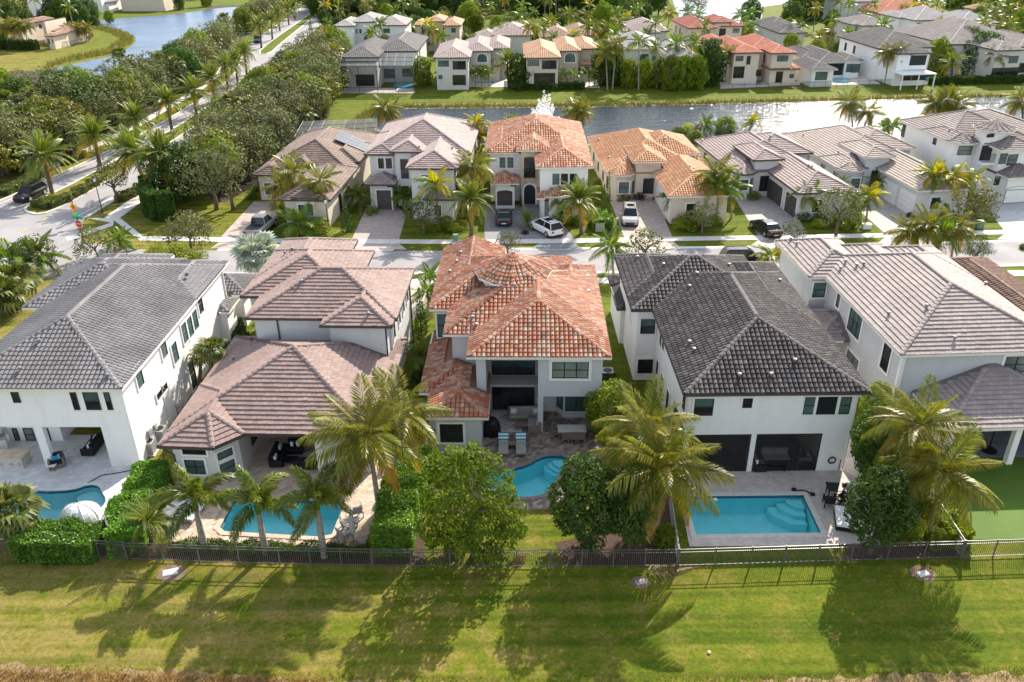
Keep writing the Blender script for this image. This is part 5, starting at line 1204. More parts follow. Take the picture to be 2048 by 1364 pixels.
# ------------------------------------------------------------------ third row and beyond, across the lake
ts_dg = [(0,(.17,.155,.155)),(1,(.235,.215,.21))]; ts_pk = [(0,(.45,.345,.32)),(1,(.54,.43,.40))]; ts_ro = [(0,(.58,.20,.125)),(1,(.68,.29,.19))]; ts_rd = [(0,(.45,.145,.10)),(1,(.54,.21,.15))]; ts_gw = [(0,(.43,.40,.39)),(1,(.52,.485,.47))]; ts_bg = [(0,(.33,.28,.26)),(1,(.42,.37,.34))]
ts_tan = [(0,(.42,.26,.19)),(1,(.52,.35,.26))]
def far(label, yaw, wallm, key, ts, blocks, win=(), arch=(), tile='barrel2', gut=gutd, dark=(), sides=0):
    h = House('house', label, *blocks[0][0], blocks[0][3], yaw, wallm)
    for fl, fr, dep, z in blocks: h.rectP(fl, fr, dep, z)
    for i, r in win: wins(h, bp(h,i), [r], glass=glasst, nx=2 if r[2]-r[0] > 15 else 1)
    for i, r in dark: wins(h, bp(h,i), [r], glass=glassd, nx=3 if r[2]-r[0] > 15 else 1, ny=1)
    for i, r in arch: h.win(bp(h,i), (r[0],r[1]), (r[2],r[3]), nx=2, ny=1, glass=glasst, arch=.8, trim=trimw, tw=.2)
    for i in range(min(sides, len(blocks))):
        for sd in ((-1,0),(1,0)):
            for v in (3, 7): 
                if blocks[i][3] > 5 and blocks[i][2] > 9: h.win(bp(h,i,sd), (v,3.6), (v+.9,5.2), m=True, glass=glassd)
    h.finish(tile, *tmats(key, ts, .15), gut=gut); return h
far('grey lanai house with dark grey roof behind a black pool cage', 1.5, greige, 'dg', ts_dg, [((684,115),(756,114.5),20,6.1), ((752,102.6),(834,102.4),20,6.1)], [(1,(764,138,790,156.5)),(1,(804,137,825,153))], dark=[(0,(711,149,750,172)),(0,(694,157,700,165))], sides=2)
far('cream lakeside house with pinkish tile roof and arched window', .5, greige, 'pk', ts_pk, [((867,115),(940,116),18,6.1), ((925,103),(985,102),16,6.1), ((970,97.5),(1019,97),14,6.1), ((970,131),(1003,131),6,3.2)], [(0,(876,121,898,133)),(1,(955,131,975,147)),(0,(877,150,885,158)),(3,(981,136,986,148))], [(1,(954.5,116,974,124))], dark=[(0,(905,122,932,139)),(0,(905,150,932,170))], sides=2)
far('tan lakeside house with orange barrel tile roof and arched window', .3, taupe if 0 else beige, 'or2', ts_or2, [((1048,115.5),(1121.5,116),18,6.1), ((1112,102),(1162,102),16,6.1), ((1150,97.6),(1194,97.6),14,6.1), ((1151,129.5),(1189,130),7,3.2)], [(0,(1055,119.5,1078,132)),(3,(1156,135,1161,147)),(3,(1165,134,1178,147))], [(1,(1130,115,1150.5,124))], dark=[(0,(1084,120.5,1113,138)),(0,(1068,146,1110,168))], sides=2)
far('white lakeside house half hidden behind a row of green shrubs', -1, white, 'gw', ts_gw, [((1236,98),(1335,98),16,6.1), ((1333,113),(1397,112),16,6.1)], [(0,(1280.5,108,1296.5,123)),(1,(1368,118,1390,129.5)),(0,(1304,112,1310,126))], dark=[(0,(1282,129,1298,142)),(1,(1345,118,1360,128))], gut=gutw, sides=2)
RO = far('peach two storey house with bright orange red roof and porch', -4, pinkw, 'ro', ts_ro, [((1467,106.5),(1525,104.5),18,6.1), ((1543,107),(1592,105.5),12,6.1), ((1500,100),(1575,98),14,6.1), ((1541,139),(1599,137),6,3.1), ((1413,93),(1472,92),12,4.6)], [(1,(1555,111,1575.5,122.5)),(1,(1579.5,148,1587,156)),(0,(1472,112,1486,122))], dark=[(0,(1468,133,1487,156)),(1,(1553,143,1563.5,165)),(0,(1494,112,1500,129)),(0,(1513,139,1522,152))], sides=2)
far('low white house with dark grey tile roof and bay window by small pool', -5, white, 'dg', ts_dg, [((1640,124),(1700,122),16,3.3), ((1624,140.5),(1674,138.7),11,3.3), ((1688,122),(1729,122),8,3.4), ((1606,117),(1650,114),12,3.3)], [(1,(1632,144,1653,160)),(2,(1704,128,1718,145)),(2,(1694,128,1701,144))], dark=[(0,(1653,127,1685,150))], gut=gutw)
GH = far('pale two storey house with slate grey roof and white patio awning', -6, white, 'dg', ts_gw if 0 else ts_bg, [((1800,109),(1862,105),9,6.1), ((1759,98),(1868,94),18,6.1)], [], dark=[(0,(1822,111,1850,130)),(0,(1806,140,1850,160))], sides=2)
b_ = GH.B[0]; p_ = bp(GH, 0); MB().fbox(*p_, -.5, 6.5, .1, 4.2, 2.75, 2.95).build('patio_awning', white, GH.root)
for s_ in (-.3, 3, 6.2): MB().fbox(*p_, s_, s_+.18, 3.9, 4.08, .02, 2.745).build('awning_post', white, GH.root)
far('large greige house with weathered taupe roof and screened lanai', -7, greige, 'bg', ts_bg, [((1984,99),(2060,102),16,6.1), ((1900,90),(2050,84),22,6.1), ((1882,70),(1930,72),12,6.1), ((2030,92),(2120,94),16,6.1)], [(0,(2020,112,2034,126))], dark=[(0,(1985,136,2032,161)),(3,(2040,126,2060,145))])
far('white house with pale grey roof behind the pool cage house', 2, white, 'gw', ts_gw, [((668,52),(708,52),12,6.1), ((704,44),(757,44),12,6.6), ((752,50.5),(812,50.5),12,6.1)], [(1,(710,58,715.5,67)),(1,(718.5,58,723.5,67)),(2,(766,57,780,66))], dark=[(1,(735,59,745,69))])
far('tan house with peach orange roof, second from the left far row', 1, beige, 'or2', ts_or2, [((828,50),(846,50.5),10,6.1), ((842,51),(866,51),12,6.1), ((857.6,43),(889,43),10,6.9), ((885,51),(922,51.5),12,6.1), ((812,81),(853,82),7,3.2)], [(1,(845.5,57,852,66)),(1,(854,57,859,66)),(3,(902.5,56,911.5,65))], dark=[(2,(869,59,880,72)),(1,(854,84,860,91))])
far('low mauve roofed house beyond the pinkish lakeside house', .5, greige, 'pk', ts_pk, [((948,77),(1000,76),10,3.4), ((985,70),(1067,72),14,4.2)])
far('low house with faded orange roof beyond the tan lakeside house', 0, lgrey, 'tan', ts_tan, [((1083,74),(1150,74),12,3.8), ((1128,66),(1197,76),14,4.2)])
far('low house with pinkish roof between lawn and white lakeside house', -1, white, 'pk', ts_pk, [((1250,66),(1335,60),14,3.8), ((1282,66),(1320,65),6,4.2)])
far('cream two storey house with brick red roof in front of the far lake', -4, pinkw, 'rd', ts_rd, [((1378,57.5),(1432,54.5),16,6.1), ((1428,46),(1462,44),10,7.0), ((1440,53),(1489,52),12,6.1)], [(0,(1404,61,1410,72)),(0,(1413,61,1419,72)),(2,(1466,57,1478,66))], dark=[(1,(1439,57,1450.5,72))], sides=1)
far('dark grey roofed low house among palms beyond the orange red roof', -5, lgrey, 'dg', ts_dg, [((1552,64),(1622,68),14,3.5), ((1535,56),(1600,54),12,3.5)])
far('cream two storey house with mauve grey roof amid yellow shrubs', -6, greige, 'bg', ts_bg, [((1704,49.5),(1728,49),10,6.1), ((1724,52),(1782,50),12,6.1)], [(0,(1711,54,1716.5,62)),(1,(1742,57,1747,66)),(1,(1750,57,1756,66))])
far('big pale house with grey roof in the upper right', -7, white, 'gw', ts_gw, [((1829,41),(1918,39),14,6.1), ((1915,47),(2004,47),14,6.1), ((1793,35),(1832,36),10,6.1)], [(0,(1835,46,1850,54))], dark=[(1,(1955,52,1961,58))])
far('house with salmon red roof near the top right', -6, pinkw, 'ro', ts_ro, [((1762,27),(1885,24),16,4.2)])
far('grey roofed house at the top edge', -6, lgrey, 'gw', ts_gw, [((1688,4),(1800,2),14,6.1)])
far('small house with orange roof at the top right corner', -7, pinkw, 'or2', ts_or2, [((1962,21),(2008,20),9,4.0)])
far('terracotta roofed house on the lake peninsula at upper left', 8, pinkw, 'tan', ts_tan, [((64,47),(102,39.5),10,5.8), ((-5,54),(62,46),14,5.6), ((98,64),(142,62),9,3.3), ((79,74),(116,70),7,3.3)], [(0,(77,48.5,85,57)),(3,(95,78,101,88)),(3,(103,77.5,107,87))], dark=[(2,(118,70,126,82))])
far('white two storey house with arched windows across the upper left lake', 6, white, 'gw', ts_gw, [((80,-10),(212,-14),14,6.1), ((38,-5),(90,-8),10,6.1), ((190,6),(222,4),7,3.2)], [(0,(123,15,132,23)),(0,(163,13,178,25))], [(0,(140,13,157,22))], dark=[(0,(88,1,106,9)),(2,(195,12,214,22)),(0,(139,-2,152,4))])
far('peach house with tile roof beside the upper left lake', 4, pinkw, 'tan', ts_tan, [((225,-6),(335,-10),12,5.0)])
# far pools and terraces
fp = plain('far_terrace_paving', (.62,.56,.51), .8, .1, 1); fw = watermat('far_pool_water', (.05,.38,.50), .1, 2, rough=.08)
for i, (d, p, lb) in enumerate((([(688,176),(828,176),(830,186.5),(684,186.5)], [(789,165),(824.5,165),(825,177),(786,177)], 'pool inside the black screen cage'), ([(940,158),(1016,158),(1018,174),(930,174)], [(952,159),(990,158.5),(988,166),(950,166)], 'pool behind the clipped palm row'),
    ([(1070,164),(1195,160),(1200,176),(1050,177)], [(1134,158),(1170,158),(1169,168.5),(1132,168)], 'pool beside the tan lakeside house'), ([(1440,165),(1600,163),(1600,170),(1440,178)], [(1475,165),(1520,164),(1522,170),(1474,171)], 'dark pool by the orange red roofed house'),
    ([(1662,152),(1730,150),(1762,168),(1664,170)], [(1665,156),(1690,155),(1708,163),(1690,168),(1666,166)], 'small bright pool by the low grey roofed house'), ([(1790,160),(1910,150),(1915,166),(1790,168)], [(1850,154),(1870,152),(1872,160),(1850,162)], 'pool beside the white awning'), ([(2030,150),(2090,150),(2090,166),(2025,166)], [(2034,152),(2085,151),(2085,158),(2034,159)], 'pool at the right edge across the lake'))):
    sheet('terrace', GP(d), .02+.001*i, fp); t = sheet('swimming_pool', GP(p), .032, fw); tag(t, lb, 'swimming pool'); t['kind'] = 'thing'
def scatter(poly, n, dmin, seed, avoid=None):
    rg = np.random.default_rng(seed); p = np.array(poly, float); lo, hi = p.min(0), p.max(0); out = []
    for _ in range(n*60):
        q = lo+(hi-lo)*rg.random(2)
        if inpoly(q, poly) and all((q[0]-o[0])**2+(q[1]-o[1])**2 > dmin**2 for o in out) and not (avoid and avoid(q)):
            out.append(q)
            if len(out) >= n: break
    return out
# ------------------------------------------------------------------ vegetation: back yards of the front row
LAB_N = ['first','second','third','fourth','fifth','sixth','seventh','eighth','ninth','tenth','eleventh','twelfth','thirteenth','fourteenth','fifteenth','sixteenth','seventeenth','eighteenth','nineteenth','twentieth']
palm('coco', (763,1045), (735,868), 'big windblown coconut palm with yellowing fronds beside the low mauve wing', r=3.5, n=30, seed=4, wind=.8)
palm('coco', (783,990), (800,826), 'coconut palm leaning over the red tiled low wing, behind the bigger one', r=3.2, n=26, seed=9, wind=.8)
palm('coco', (1311,1078), (1322,930), 'large coconut palm with drooping fronds left of the rectangular pool', r=3.6, n=32, seed=12, wind=.7)
palm('coco', (1298,1015), (1296,850), 'windblown coconut palm in front of the white wall of the black roofed house', r=3.1, n=22, seed=15, wind=1.)
palm('coco', (1852,1078), (1887,942), 'coconut palm with dark trunk by the corner of the turf lawn', r=3.1, n=22, seed=21, wind=.5)
palm('coco', (1815,1026), (1842,850), 'taller windblown coconut palm in front of the grey house lanai', r=3.2, n=22, seed=25, wind=1.)
for b, c, l, s in (((410,1100),(388,1003),'foxtail palm with kinked trunk beside the white loungers',3), ((531,1106),(514,1010),'middle foxtail palm in front of the pool with cut corners',5), ((648,1112),(632,1000),'foxtail palm nearest the folded umbrella by the pool',8)):
    palm('fox', b, c, l, r=2.5, n=9, seed=s)
palm('fan', (22,1085), (16,1022), 'yellow green fan palm at the left edge beside the clipped hedge', r=1.9, n=26)
palm('pygmy', (303,1086), (300,1045), 'feathery low palm between bright hedge and fence', r=1.9, n=28)
palm('pygmy', (843,760), (843,715), 'dark feathery palm between the mauve and red roofed houses', r=2.0, n=28)
palm('fan', (418,790), (424,700), 'slender yellow green fan palm along the lit white side wall', r=1.3, n=22); palm('fan', (398,780), (402,712), 'shorter fan palm along the lit white side wall', r=1.1, n=18)
palm('royal', (858,640), (855,585), 'small arching palm beside the left side of the red tiled roof', r=1.7); palm('royal', (862,600), (860,552), 'small palm on the street side of the red tiled roof', r=1.6)
palm('silver', (516,565), (516,512), 'silver blue fan palm beside the mauve roofed house', r=2.5, n=30)
tree('cone', G(843,665), 1.1, 2.0, 'dark clipped conical shrub between mauve and red roofed houses', 'conical_shrub', 'shrub', rz=2.1)
treeP('bushy', (935,1112), (952,1008), 98, 'large bushy yellow green tree left of the kidney pool', v=0, rzp=122)
treeP('mid', (1225,875), (1222,822), 66, 'light green leafy shrub tree beside the red tiled house patio', rzp=62)
treeP('dark', (1175,1095), (1165,1005), 84, 'dark glossy tree right of the kidney pool', v=1, rzp=100); treeP('dark', (1262,1100), (1262,1010), 62, 'dark tree under the large coconut palm', v=2, rzp=92)
treeP('dark', (1755,1110), (1750,1016), 76, 'round dark green tree at the corner of the rectangular pool terrace', v=0, rzp=82)
treeP('dark', (1765,970), (1768,882), 80, 'dark dense tree against the right wall of the black roofed house', v=1, rzp=86)
treeP('mid', (1740,900), (1745,800), 34, 'leafy light green shrub tree behind the dark dense tree', rzp=40)
hedge('hedge', 'thick bright green box hedge behind the fence at lower left', GP([(48,1102),(205,1106)]), 1.9, 1.45, dens=520, size=.085)
hedge('hedge', 'tall bright hedge running beside the white marble terrace', GP([(258,1112),(262,1060),(318,965)]), 1.7, 1.7, dens=480, size=.085)
hedge('hedge', 'tall glossy hedge between mauve and red roofed house gardens', GP([(788,1115),(800,1040),(845,950)]), 2.1, 2.1, dens=460, size=.085)
hedge('hedge', 'low dark clipped hedge along the fence below the three foxtail palms', GP([(345,1098),(735,1110)]), .55, .5, 'dark', .06, 700)
hedge('hedge', 'leafy hedge along the side fence of the turf lawn', GP([(1915,1098),(1862,1010),(1838,965)]), 1.2, 1.1, 'mid', .10, 380)
hedge('hedge', 'dark hedge behind the red tiled house beside the side lawn', GP([(1216,770),(1222,805)]), .9, .9, 'dark', .08, 500)
hedge('hedge', 'clipped hedge beside the air conditioner of the left white house', GP([(470,660),(485,690),(490,720)]), 1.1, 1., 'dark', .08, 500)
for p, r, k, l in (((838,700),22,'dark2','dark shrub in the gap left of the red tiled low wing'), ((852,630),18,'shrub','green shrub in the gap left of the red tiled house'), ((835,760),20,'dark2','second dark shrub in the gap left of the red tiled low wing'), ((826,660),14,'shrub','small shrub by the right wall of the mauve house'), ((462,700),16,'dark2','dark shrub against the lit side wall'), ((1238,800),16,'dark2','dark shrub at the lower left corner of the black roofed house'), ((905,1105),20,'mid','low leafy growth under the bushy yellow green tree'), ((970,1112),18,'mid','small leafy shrub beside the bushy yellow green tree'), ((1330,1085),34,'mid','leafy green shrub at the foot of the large coconut palm'), ((1810,1075),44,'mid','broad leafy shrub between round dark tree and side fence'), ((1870,1090),32,'mid','low leafy shrub at the corner of the side fence'),
                   ((300,1110),16,'rust','dry reddish bromeliad by the gate'), ((330,1100),14,'rust','rusty groundcover plant near the feathery low palm'), ((640,870),10,'rust','small red leaved plant in the covered patio'), ((1040,1120),14,'rust','reddish plant at the fence under the bushy tree'), ((1220,885),22,'mid','small shrub at the foot of the light green shrub tree')):
    shrub(k, *p, r, l)
# ------------------------------------------------------------------ second row front gardens
pl2 = [('gold',(877,458),(872,372),'golden palm in front of the cream two storey house',2.3), ('date',(943,472),(942,400),'feather palm with orange lower fronds left of the grey paver drive',2.5), ('coco',(951,430),(946,330),'tall pale palm between cream and white two storey houses',2.6),
       ('royal',(910,430),(905,375),'green palm beside the golden palm',2.0), ('date',(1163,468),(1158,402),'date palm with yellow lower fronds right of the white car',2.5), ('royal',(1141,443),(1118,402),'adonidia palm by the windows of the tan tower house',1.7),
       ('coco',(608,432),(588,345),'tall coconut palm in front of the brown roof',2.4), ('coco',(645,448),(640,362),'coconut palm with bent crown in front of the brown roof',2.2), ('coco',(584,425),(560,372),'shorter coconut palm with yellow fronds by the window bay',2.0),
       ('royal',(1362,434),(1345,398),'left palm of the clump before the orange roofed garage',1.8), ('gold',(1384,434),(1378,392),'yellow palm of the clump before the orange roofed garage',2.0), ('gold',(1400,430),(1404,396),'right golden palm before the orange roofed garage',1.9),
       ('coco',(1437,440),(1432,345),'tall palm between the orange and mauve low houses',2.2), ('royal',(1432,446),(1440,372),'arching palm beside the tall palm at the mauve low house',2.3), ('royal',(1462,438),(1465,378),'drooping palm next to the mauve low house window',2.0),
       ('royal',(1613,436),(1615,388),'single green palm at the corner of the brown door garage',1.8), ('gold',(1731,452),(1738,395),'yellow green palm by the pale paver drive',1.8), ('royal',(1722,446),(1722,402),'green palm by the pale paver drive',1.4),
       ('gold',(1897,427),(1868,355),'leftmost golden palm before the tower house',2.2), ('gold',(1902,430),(1903,358),'middle golden palm before the tower house',2.3), ('gold',(1925,425),(1940,362),'rightmost golden palm before the tower house',2.2),
       ('royal',(1860,424),(1858,392),'short dark palm beside the white garage doors',1.8), ('royal',(1875,426),(1876,398),'second short dark palm beside the white garage doors',1.7),
       ('royal',(1227,548),(1222,495),'palm at the kerb beside the black roofed house',2.0), ('coco',(1833,528),(1822,462),'leftmost palm of the street clump behind the grey house',2.2), ('coco',(1852,530),(1858,450),'second palm of the street clump behind the grey house',2.3),
       ('royal',(1868,531),(1884,470),'third palm of the street clump behind the grey house',2.2), ('coco',(1902,520),(1912,452),'rightmost palm of the street clump behind the grey house',2.2),
       ('coco',(777,262),(768,215),'pair palm on the lake shore, left',2.4), ('coco',(772,258),(782,222),'pair palm on the lake shore, right',2.0), ('coco',(1158,282),(1152,218),'tall palm at the water behind the white two storey house, left',2.2), ('coco',(1166,284),(1166,222),'tall palm at the water behind the white two storey house, right',2.0),
       ('coco',(1707,262),(1700,205),'dark palm at the water behind the beige roofed house',2.6), ('coco',(1725,270),(1737,222),'smaller dark palm at the water behind the beige roofed house',2.3),
       ('coco',(1880,262),(1872,205),'leftmost dark palm at the water behind the tower house',2.6), ('coco',(1900,262),(1895,200),'middle dark palm at the water behind the tower house',2.6), ('coco',(1915,262),(1918,208),'rightmost dark palm at the water behind the tower house',2.6), ('coco',(2046,250),(2044,202),'dark palm at the water at the right edge',2.6),
       ('royal',(1771,290),(1768,256),'left adonidia palm beside the tower house side wall',1.5), ('royal',(1782,292),(1785,252),'right adonidia palm beside the tower house side wall',1.6),
       ('gold',(962,345),(955,250),'tallest yellow palm in the gap between two storey houses',2.0), ('gold',(957,345),(960,275),'middle yellow palm in the gap between two storey houses',2.0), ('gold',(955,352),(958,318),'lowest yellow palm in the gap between two storey houses',1.9),
       ('pygmy',(1022,270),(1022,246),'feathery palm behind the orange two storey roof, left',1.9), ('pygmy',(1090,272),(1088,254),'feathery palm behind the orange two storey roof, middle',1.6), ('royal',(1120,280),(1118,256),'green palm behind the orange two storey roof, right',2.0),
       ('pygmy',(1057,455),(1055,440),'small palm in the round bed between dark car and white car',1.5), ('pygmy',(735,418),(722,394),'dark bushy palm left of the brown garage door',2.0), ('pygmy',(712,412),(704,392),'dark bushy palm beside the brown house wall',1.8),
       ('royal',(815,415),(812,392),'green palm right of the brown garage door',1.7), ('royal',(603,468),(602,452),'low spreading yellowing palm at the pink driveway edge',2.6), ('pygmy',(1688,400),(1682,372),'dark palm by the bay of the beige roofed house',1.6), ('pygmy',(1752,392),(1752,368),'dark palm by the door of the beige roofed house',1.6),
       ('gold',(1550,545),(1545,515),'bright yellow palm shrub at the kerb beside the parked black car',2.0), ('royal',(90,545),(75,515),'arching palm behind the far left white house',2.5), ('royal',(30,560),(20,520),'green palm at the left edge behind the grey roof',2.5),
       ('royal',(243,500),(238,482),'yellow green palm clump behind the grey roof',1.8), ('fan',(12,625),(8,590),'yellowing fan palm left of the grey tile roof',2.2), ('fan',(30,600),(22,560),'fan palm left of the grey tile roof',2.2),
       ('royal',(1420,268),(1412,250),'green garden palm behind the mauve low house, left',1.8), ('gold',(1498,262),(1505,244),'yellow palm behind the mauve low house',1.7)]
for k, b, c, l, r in pl2: palm(k, b, c, l, r=r*1.14, wind=.5 if k == 'coco' else 0)
sp = [((848,470),(845,425),46,'grey leafed street tree before the cream two storey house'), ((1015,520),(1015,486),34,'small street tree behind the red tiled turret'), ((1412,470),(1400,430),38,'thin grey street tree in front of the orange roofed garage'),
      ((1672,470),(1682,415),60,'wide grey street tree in front of the brown door garage'), ((1932,462),(1958,412),58,'wide grey street tree before the tower house'), ((375,500),(382,462),56,'sparse street tree on the corner behind the grey roof'),
      ((180,520),(200,490),48,'sparse tree beside the street corner stop sign'), ((1290,540),(1290,490),48,'bushy street tree at the kerb between red and black roofs'), ((1575,485),(1590,470),32,'sparse branches of a street tree by the black sedan'), ((1955,555),(1945,500),30,'sparse tree beside the street palm clump'),
      ((60,545),(88,530),55,'sparse tree behind the left white house')]
for b, c, r, l in sp: treeP('sparse', b, c, r, l, name='street_tree')
for k, p, r, h, l in (('cone',(1206,440),13,70,'tall narrow cypress left of the silver car, nearer'), ('cone',(1215,425),11,80,'tall narrow cypress left of the silver car, farther'), ('cone',(1041,413),6,34,'slim cypress beside the arched front door'), ('cone',(694,462),22,60,'pointed clipped tree on the lawn of the brown roofed house')):
    b = G(*p); m = mpp(b.y); hh = h*m*1.05; tree(k, b, r*m, hh*.5, l, 'cypress', 'tree', rz=hh*.5)
for k, p, r, l in (('lime',(640,466),26,'yellow green shrub mass by the pale driveway palm'), ('shrub',(560,420),20,'dark shrub beside the silver pickup'), ('shrub',(890,455),24,'low shrub bed under the golden palm'), ('red',(927,442),9,'bright red croton under the feather palm'), ('lime',(910,462),16,'lime groundcover beside the red croton'),
      ('shrub',(1122,445),24,'green shrub bed below the tan tower house windows'), ('shrub',(1145,448),16,'shrub at the edge of the grey paver drive'), ('plum',(1279,398),14,'dark plum shrub beside the orange house door'), ('golden',(1247,401),16,'low yellow green shrub under the bay of the orange roofed house'), ('shrub',(1311,400),7,'round shrub at the orange house garage wall'),
      ('shrub',(1507,398),16,'shrub under the bay of the mauve low house'), ('shrub',(1544,396),8,'round shrub at the mauve low house door'), ('dark2',(1605,440),18,'dark shrub at the corner of the brown door garage'), ('plum',(1822,434),10,'dark red shrub beside white garage doors'), ('shrub',(1767,392),8,'shrub at the beige house door'),
      ('shrub',(1195,400),16,'shrub between white and orange houses'), ('shrub',(1190,430),14,'second shrub between white and orange houses'), ('dark2',(512,382),12,'dark shrub at the left corner of the brown house'), ('dark2',(505,398),12,'rounded shrub near the window bay of the brown house'),
      ('shrub',(745,428),16,'green shrub by the brown garage door'), ('lime',(350,522),34,'bright yellow green shrub behind the grey roof'), ('lime',(385,520),20,'second bright yellow green shrub behind the grey roof'), ('lime',(310,512),22,'third bright yellow green shrub behind the grey roof'), ('mid',(1358,275),20,'leafy bush behind the orange low house, left'), ('lime',(1375,262),16,'yellow flowering bush behind the orange low house'), ('mid',(1390,285),22,'leafy bush between orange and mauve low houses'),
      ('mid',(1450,262),26,'green bush row behind the mauve low house'), ('mid',(880,266),26,'shore bush behind the cream two storey house'), ('mid',(915,268),22,'second shore bush behind the cream two storey house'), ('red',(1395,262),10,'reddish bush behind the orange low house'), ('shrub',(1980,385),12,'shrub beside the arched white garage'), ('mid',(2046,498),10,'green bush at the right edge of the street'),
      ('shrub',(1385,455),34,'planting bed in front of the orange roofed garage'), ('shrub',(1690,452),34,'planting bed under the wide grey street tree'), ('plum',(1050,468),8,'small plum plants in the round bed')):
    shrub(k, *p, r, l, h=.7)
for pp, w, h, l in (([(1196,448),(1196,462)],1.3,1.2,'left arm of the bright clipped hedge round a utility box'), ([(1186,444),(1213,444)],1.2,1.25,'back of the bright clipped hedge round a utility box'), ([(1212,449),(1212,462)],1.3,1.2,'right arm of the bright clipped hedge round a utility box')):
    hedge('hedge', l, GP(pp), w, h, 'bright', .1, 300)
hedge('hedge', 'tall dark curved hedge on the street corner lawn', GP([(302,402),(300,428),(320,442),(352,436)]), 1.3, 3.2, 'dark', .13, 220)
hedge('hedge', 'clipped hedge on the boulevard median behind its nose', GP([(72,412),(100,418),(130,405),(190,372)]), 1.2, .8, 'oakg', .1, 260); shrub('lime', 103, 402, 22, 'bright yellow groundcover round the palm on the median nose', h=.5)
hedge('hedge', 'low hedge along the verge beside the corner walk', GP([(240,403),(290,378)]), 1.6, .7, 'oakg', .1, 240); hedge('hedge', 'low hedge on the far verge of the boulevard', GP([(8,392),(60,365),(80,352)]), 1.5, .8, 'oakg', .12, 200); hedge('hedge', 'low verge hedge under the far boulevard palms', GP([(135,328),(165,312)]), 1.5, .8, 'oakg', .12, 200)
random.seed(31)
for n_, poly in ((7,[(862,445),(960,440),(962,462),(850,466)]), (7,[(1090,425),(1185,430),(1190,455),(1120,448)]), (6,[(1350,440),(1440,440),(1450,460),(1360,462)]), (6,[(1605,436),(1700,438),(1735,455),(1640,456)]), (5,[(1860,425),(1960,430),(1980,452),(1885,450)]), (5,[(565,430),(640,440),(640,455),(560,450)]), (5,[(520,545),(420,520),(330,515),(330,530)]), (6,[(1190,330),(1212,360),(1205,420),(1190,420)]), (5,[(1395,300),(1440,360),(1445,400),(1420,380)])):
    pg = [tuple(v) for v in GP(poly)]
    for q in scatter(pg, n_, .8, n_*7+poly[0][0]): 
        w = random.choice(['shrub','shrub','lime','golden','mid','dark2']); b = Vector((q[0],q[1],0)); r = random.uniform(.5,.95)
        t = thing('shrub', 'low garden shrub in the front planting beds', 'shrub', b, random.uniform(0,6), 'low shrubs in the front planting beds'); c = obj('crown', crown(w, random.randint(0,2)), t); c.scale = (r,r,r*.75); c.location = (0,0,r*.4)
# ------------------------------------------------------------------ boulevard palms
bp_ = [((106,393),(86,312),2.9,'nearest the median nose'), ((200,332),(188,272),2.9,'second along the median'), ((277,288),(270,238),2.8,'third along the median'), ((345,266),(334,204),2.7,'with yellow lower fronds'), ((393,230),(386,182),2.8,'fifth along the median'), ((430,203),(424,157),2.8,'sixth along the median'),
       ((456,180),(450,132),2.7,'seventh along the median'), ((476,168),(470,124),2.6,'eighth along the median'), ((494,150),(488,104),2.6,'at the far junction'), ((523,96),(519,52),2.7,'on the far median nose'), ((545,80),(542,42),2.6,'second on the far median'), ((560,62),(555,28),2.5,'third on the far median'), ((578,50),(574,20),2.5,'fourth on the far median'), ((590,38),(586,12),2.5,'fifth on the far median')]
for b, c, r, l in bp_: palm('date', b, c, 'date palm on the boulevard, '+l, r=r*1.25, group='date palms along the boulevard', n=32)
for b, c, l in (((296,384),(268,305),'windblown palm with dark fronds behind the curved hedge, left'), ((330,402),(322,312),'windblown palm with dark fronds behind the curved hedge, right')): palm('date', b, c, l, r=3.9, wind=.8, n=32)
palm('fan', (244,142), (236,105), 'lone fan palm standing against the upper left lake', r=1.9, near=False)
treeP('sparse', (246,405), (215,352), 42, 'thin sparse tree on the verge beside the corner walk', name='street_tree'); treeP('sparse', (150,322), (135,270), 38, 'thin grey tree on the far verge', name='street_tree'); treeP('sparse', (270,262), (265,255), 18, 'small thin tree on the median', name='street_tree')
# ------------------------------------------------------------------ woodland along the boulevard
def zone(q): return (' near the street corner' if q[1] < 128 else ' midway up the road' if q[1] < 168 else ' by the junction' if q[1] < 215 else ' at its far end')+(' away from the verge' if q[0] < -78 else '')
left_belt = [(-67,104),(-64.5,122),(-63.5,150),(-64,185),(-70,214),(-75,236),(-78,300)]+[tuple(v) for v in GP([(585,24),(522,52),(455,84),(390,130),(300,184),(205,220),(100,224),(-80,228)])]+[(-150,106),(-90,100)]
right_belt = [(-44,112),(-36,101),(-33,110),(-31,128),(-31,142),(-34,164),(-36,196),(-45,200),(-46,150)]
random.seed(11)
for i, q in enumerate(scatter(left_belt, 215, 2.9, 5)):
    k = random.choices(['oak','golden','fanp','dark','oakg','mid'], [.36,.06,.20,.08,.20,.10])[0]; b = Vector((q[0], q[1], 0))
    if q[1] < 135 and q[0] < -72 and random.random() < .5: k = 'fanp'
    if k == 'fanp': palm('fan', b, b+Vector((random.uniform(-.5,.5),0,random.uniform(3.8,6.2))), 'shaggy fan palm left of the boulevard'+zone(q), r=random.uniform(1.8,2.4), near=False, group='fan palms left of the boulevard'+zone(q))
    else:
        r = random.uniform(3.2, 4.7); tree(k, b, r, random.uniform(3.4, 4.8), {'mid':'fresh green tree left of the boulevard'+zone(q),'oak':'greyish oak left of the boulevard'+zone(q),'golden':'olive gold crowned tree left of the boulevard'+zone(q),'dark':'dark green tree left of the boulevard'+zone(q),'oakg':'olive green oak left of the boulevard'+zone(q)}[k], 'woodland_tree', group=k.replace('oakg','olive oak')+' trees left of the boulevard'+zone(q))
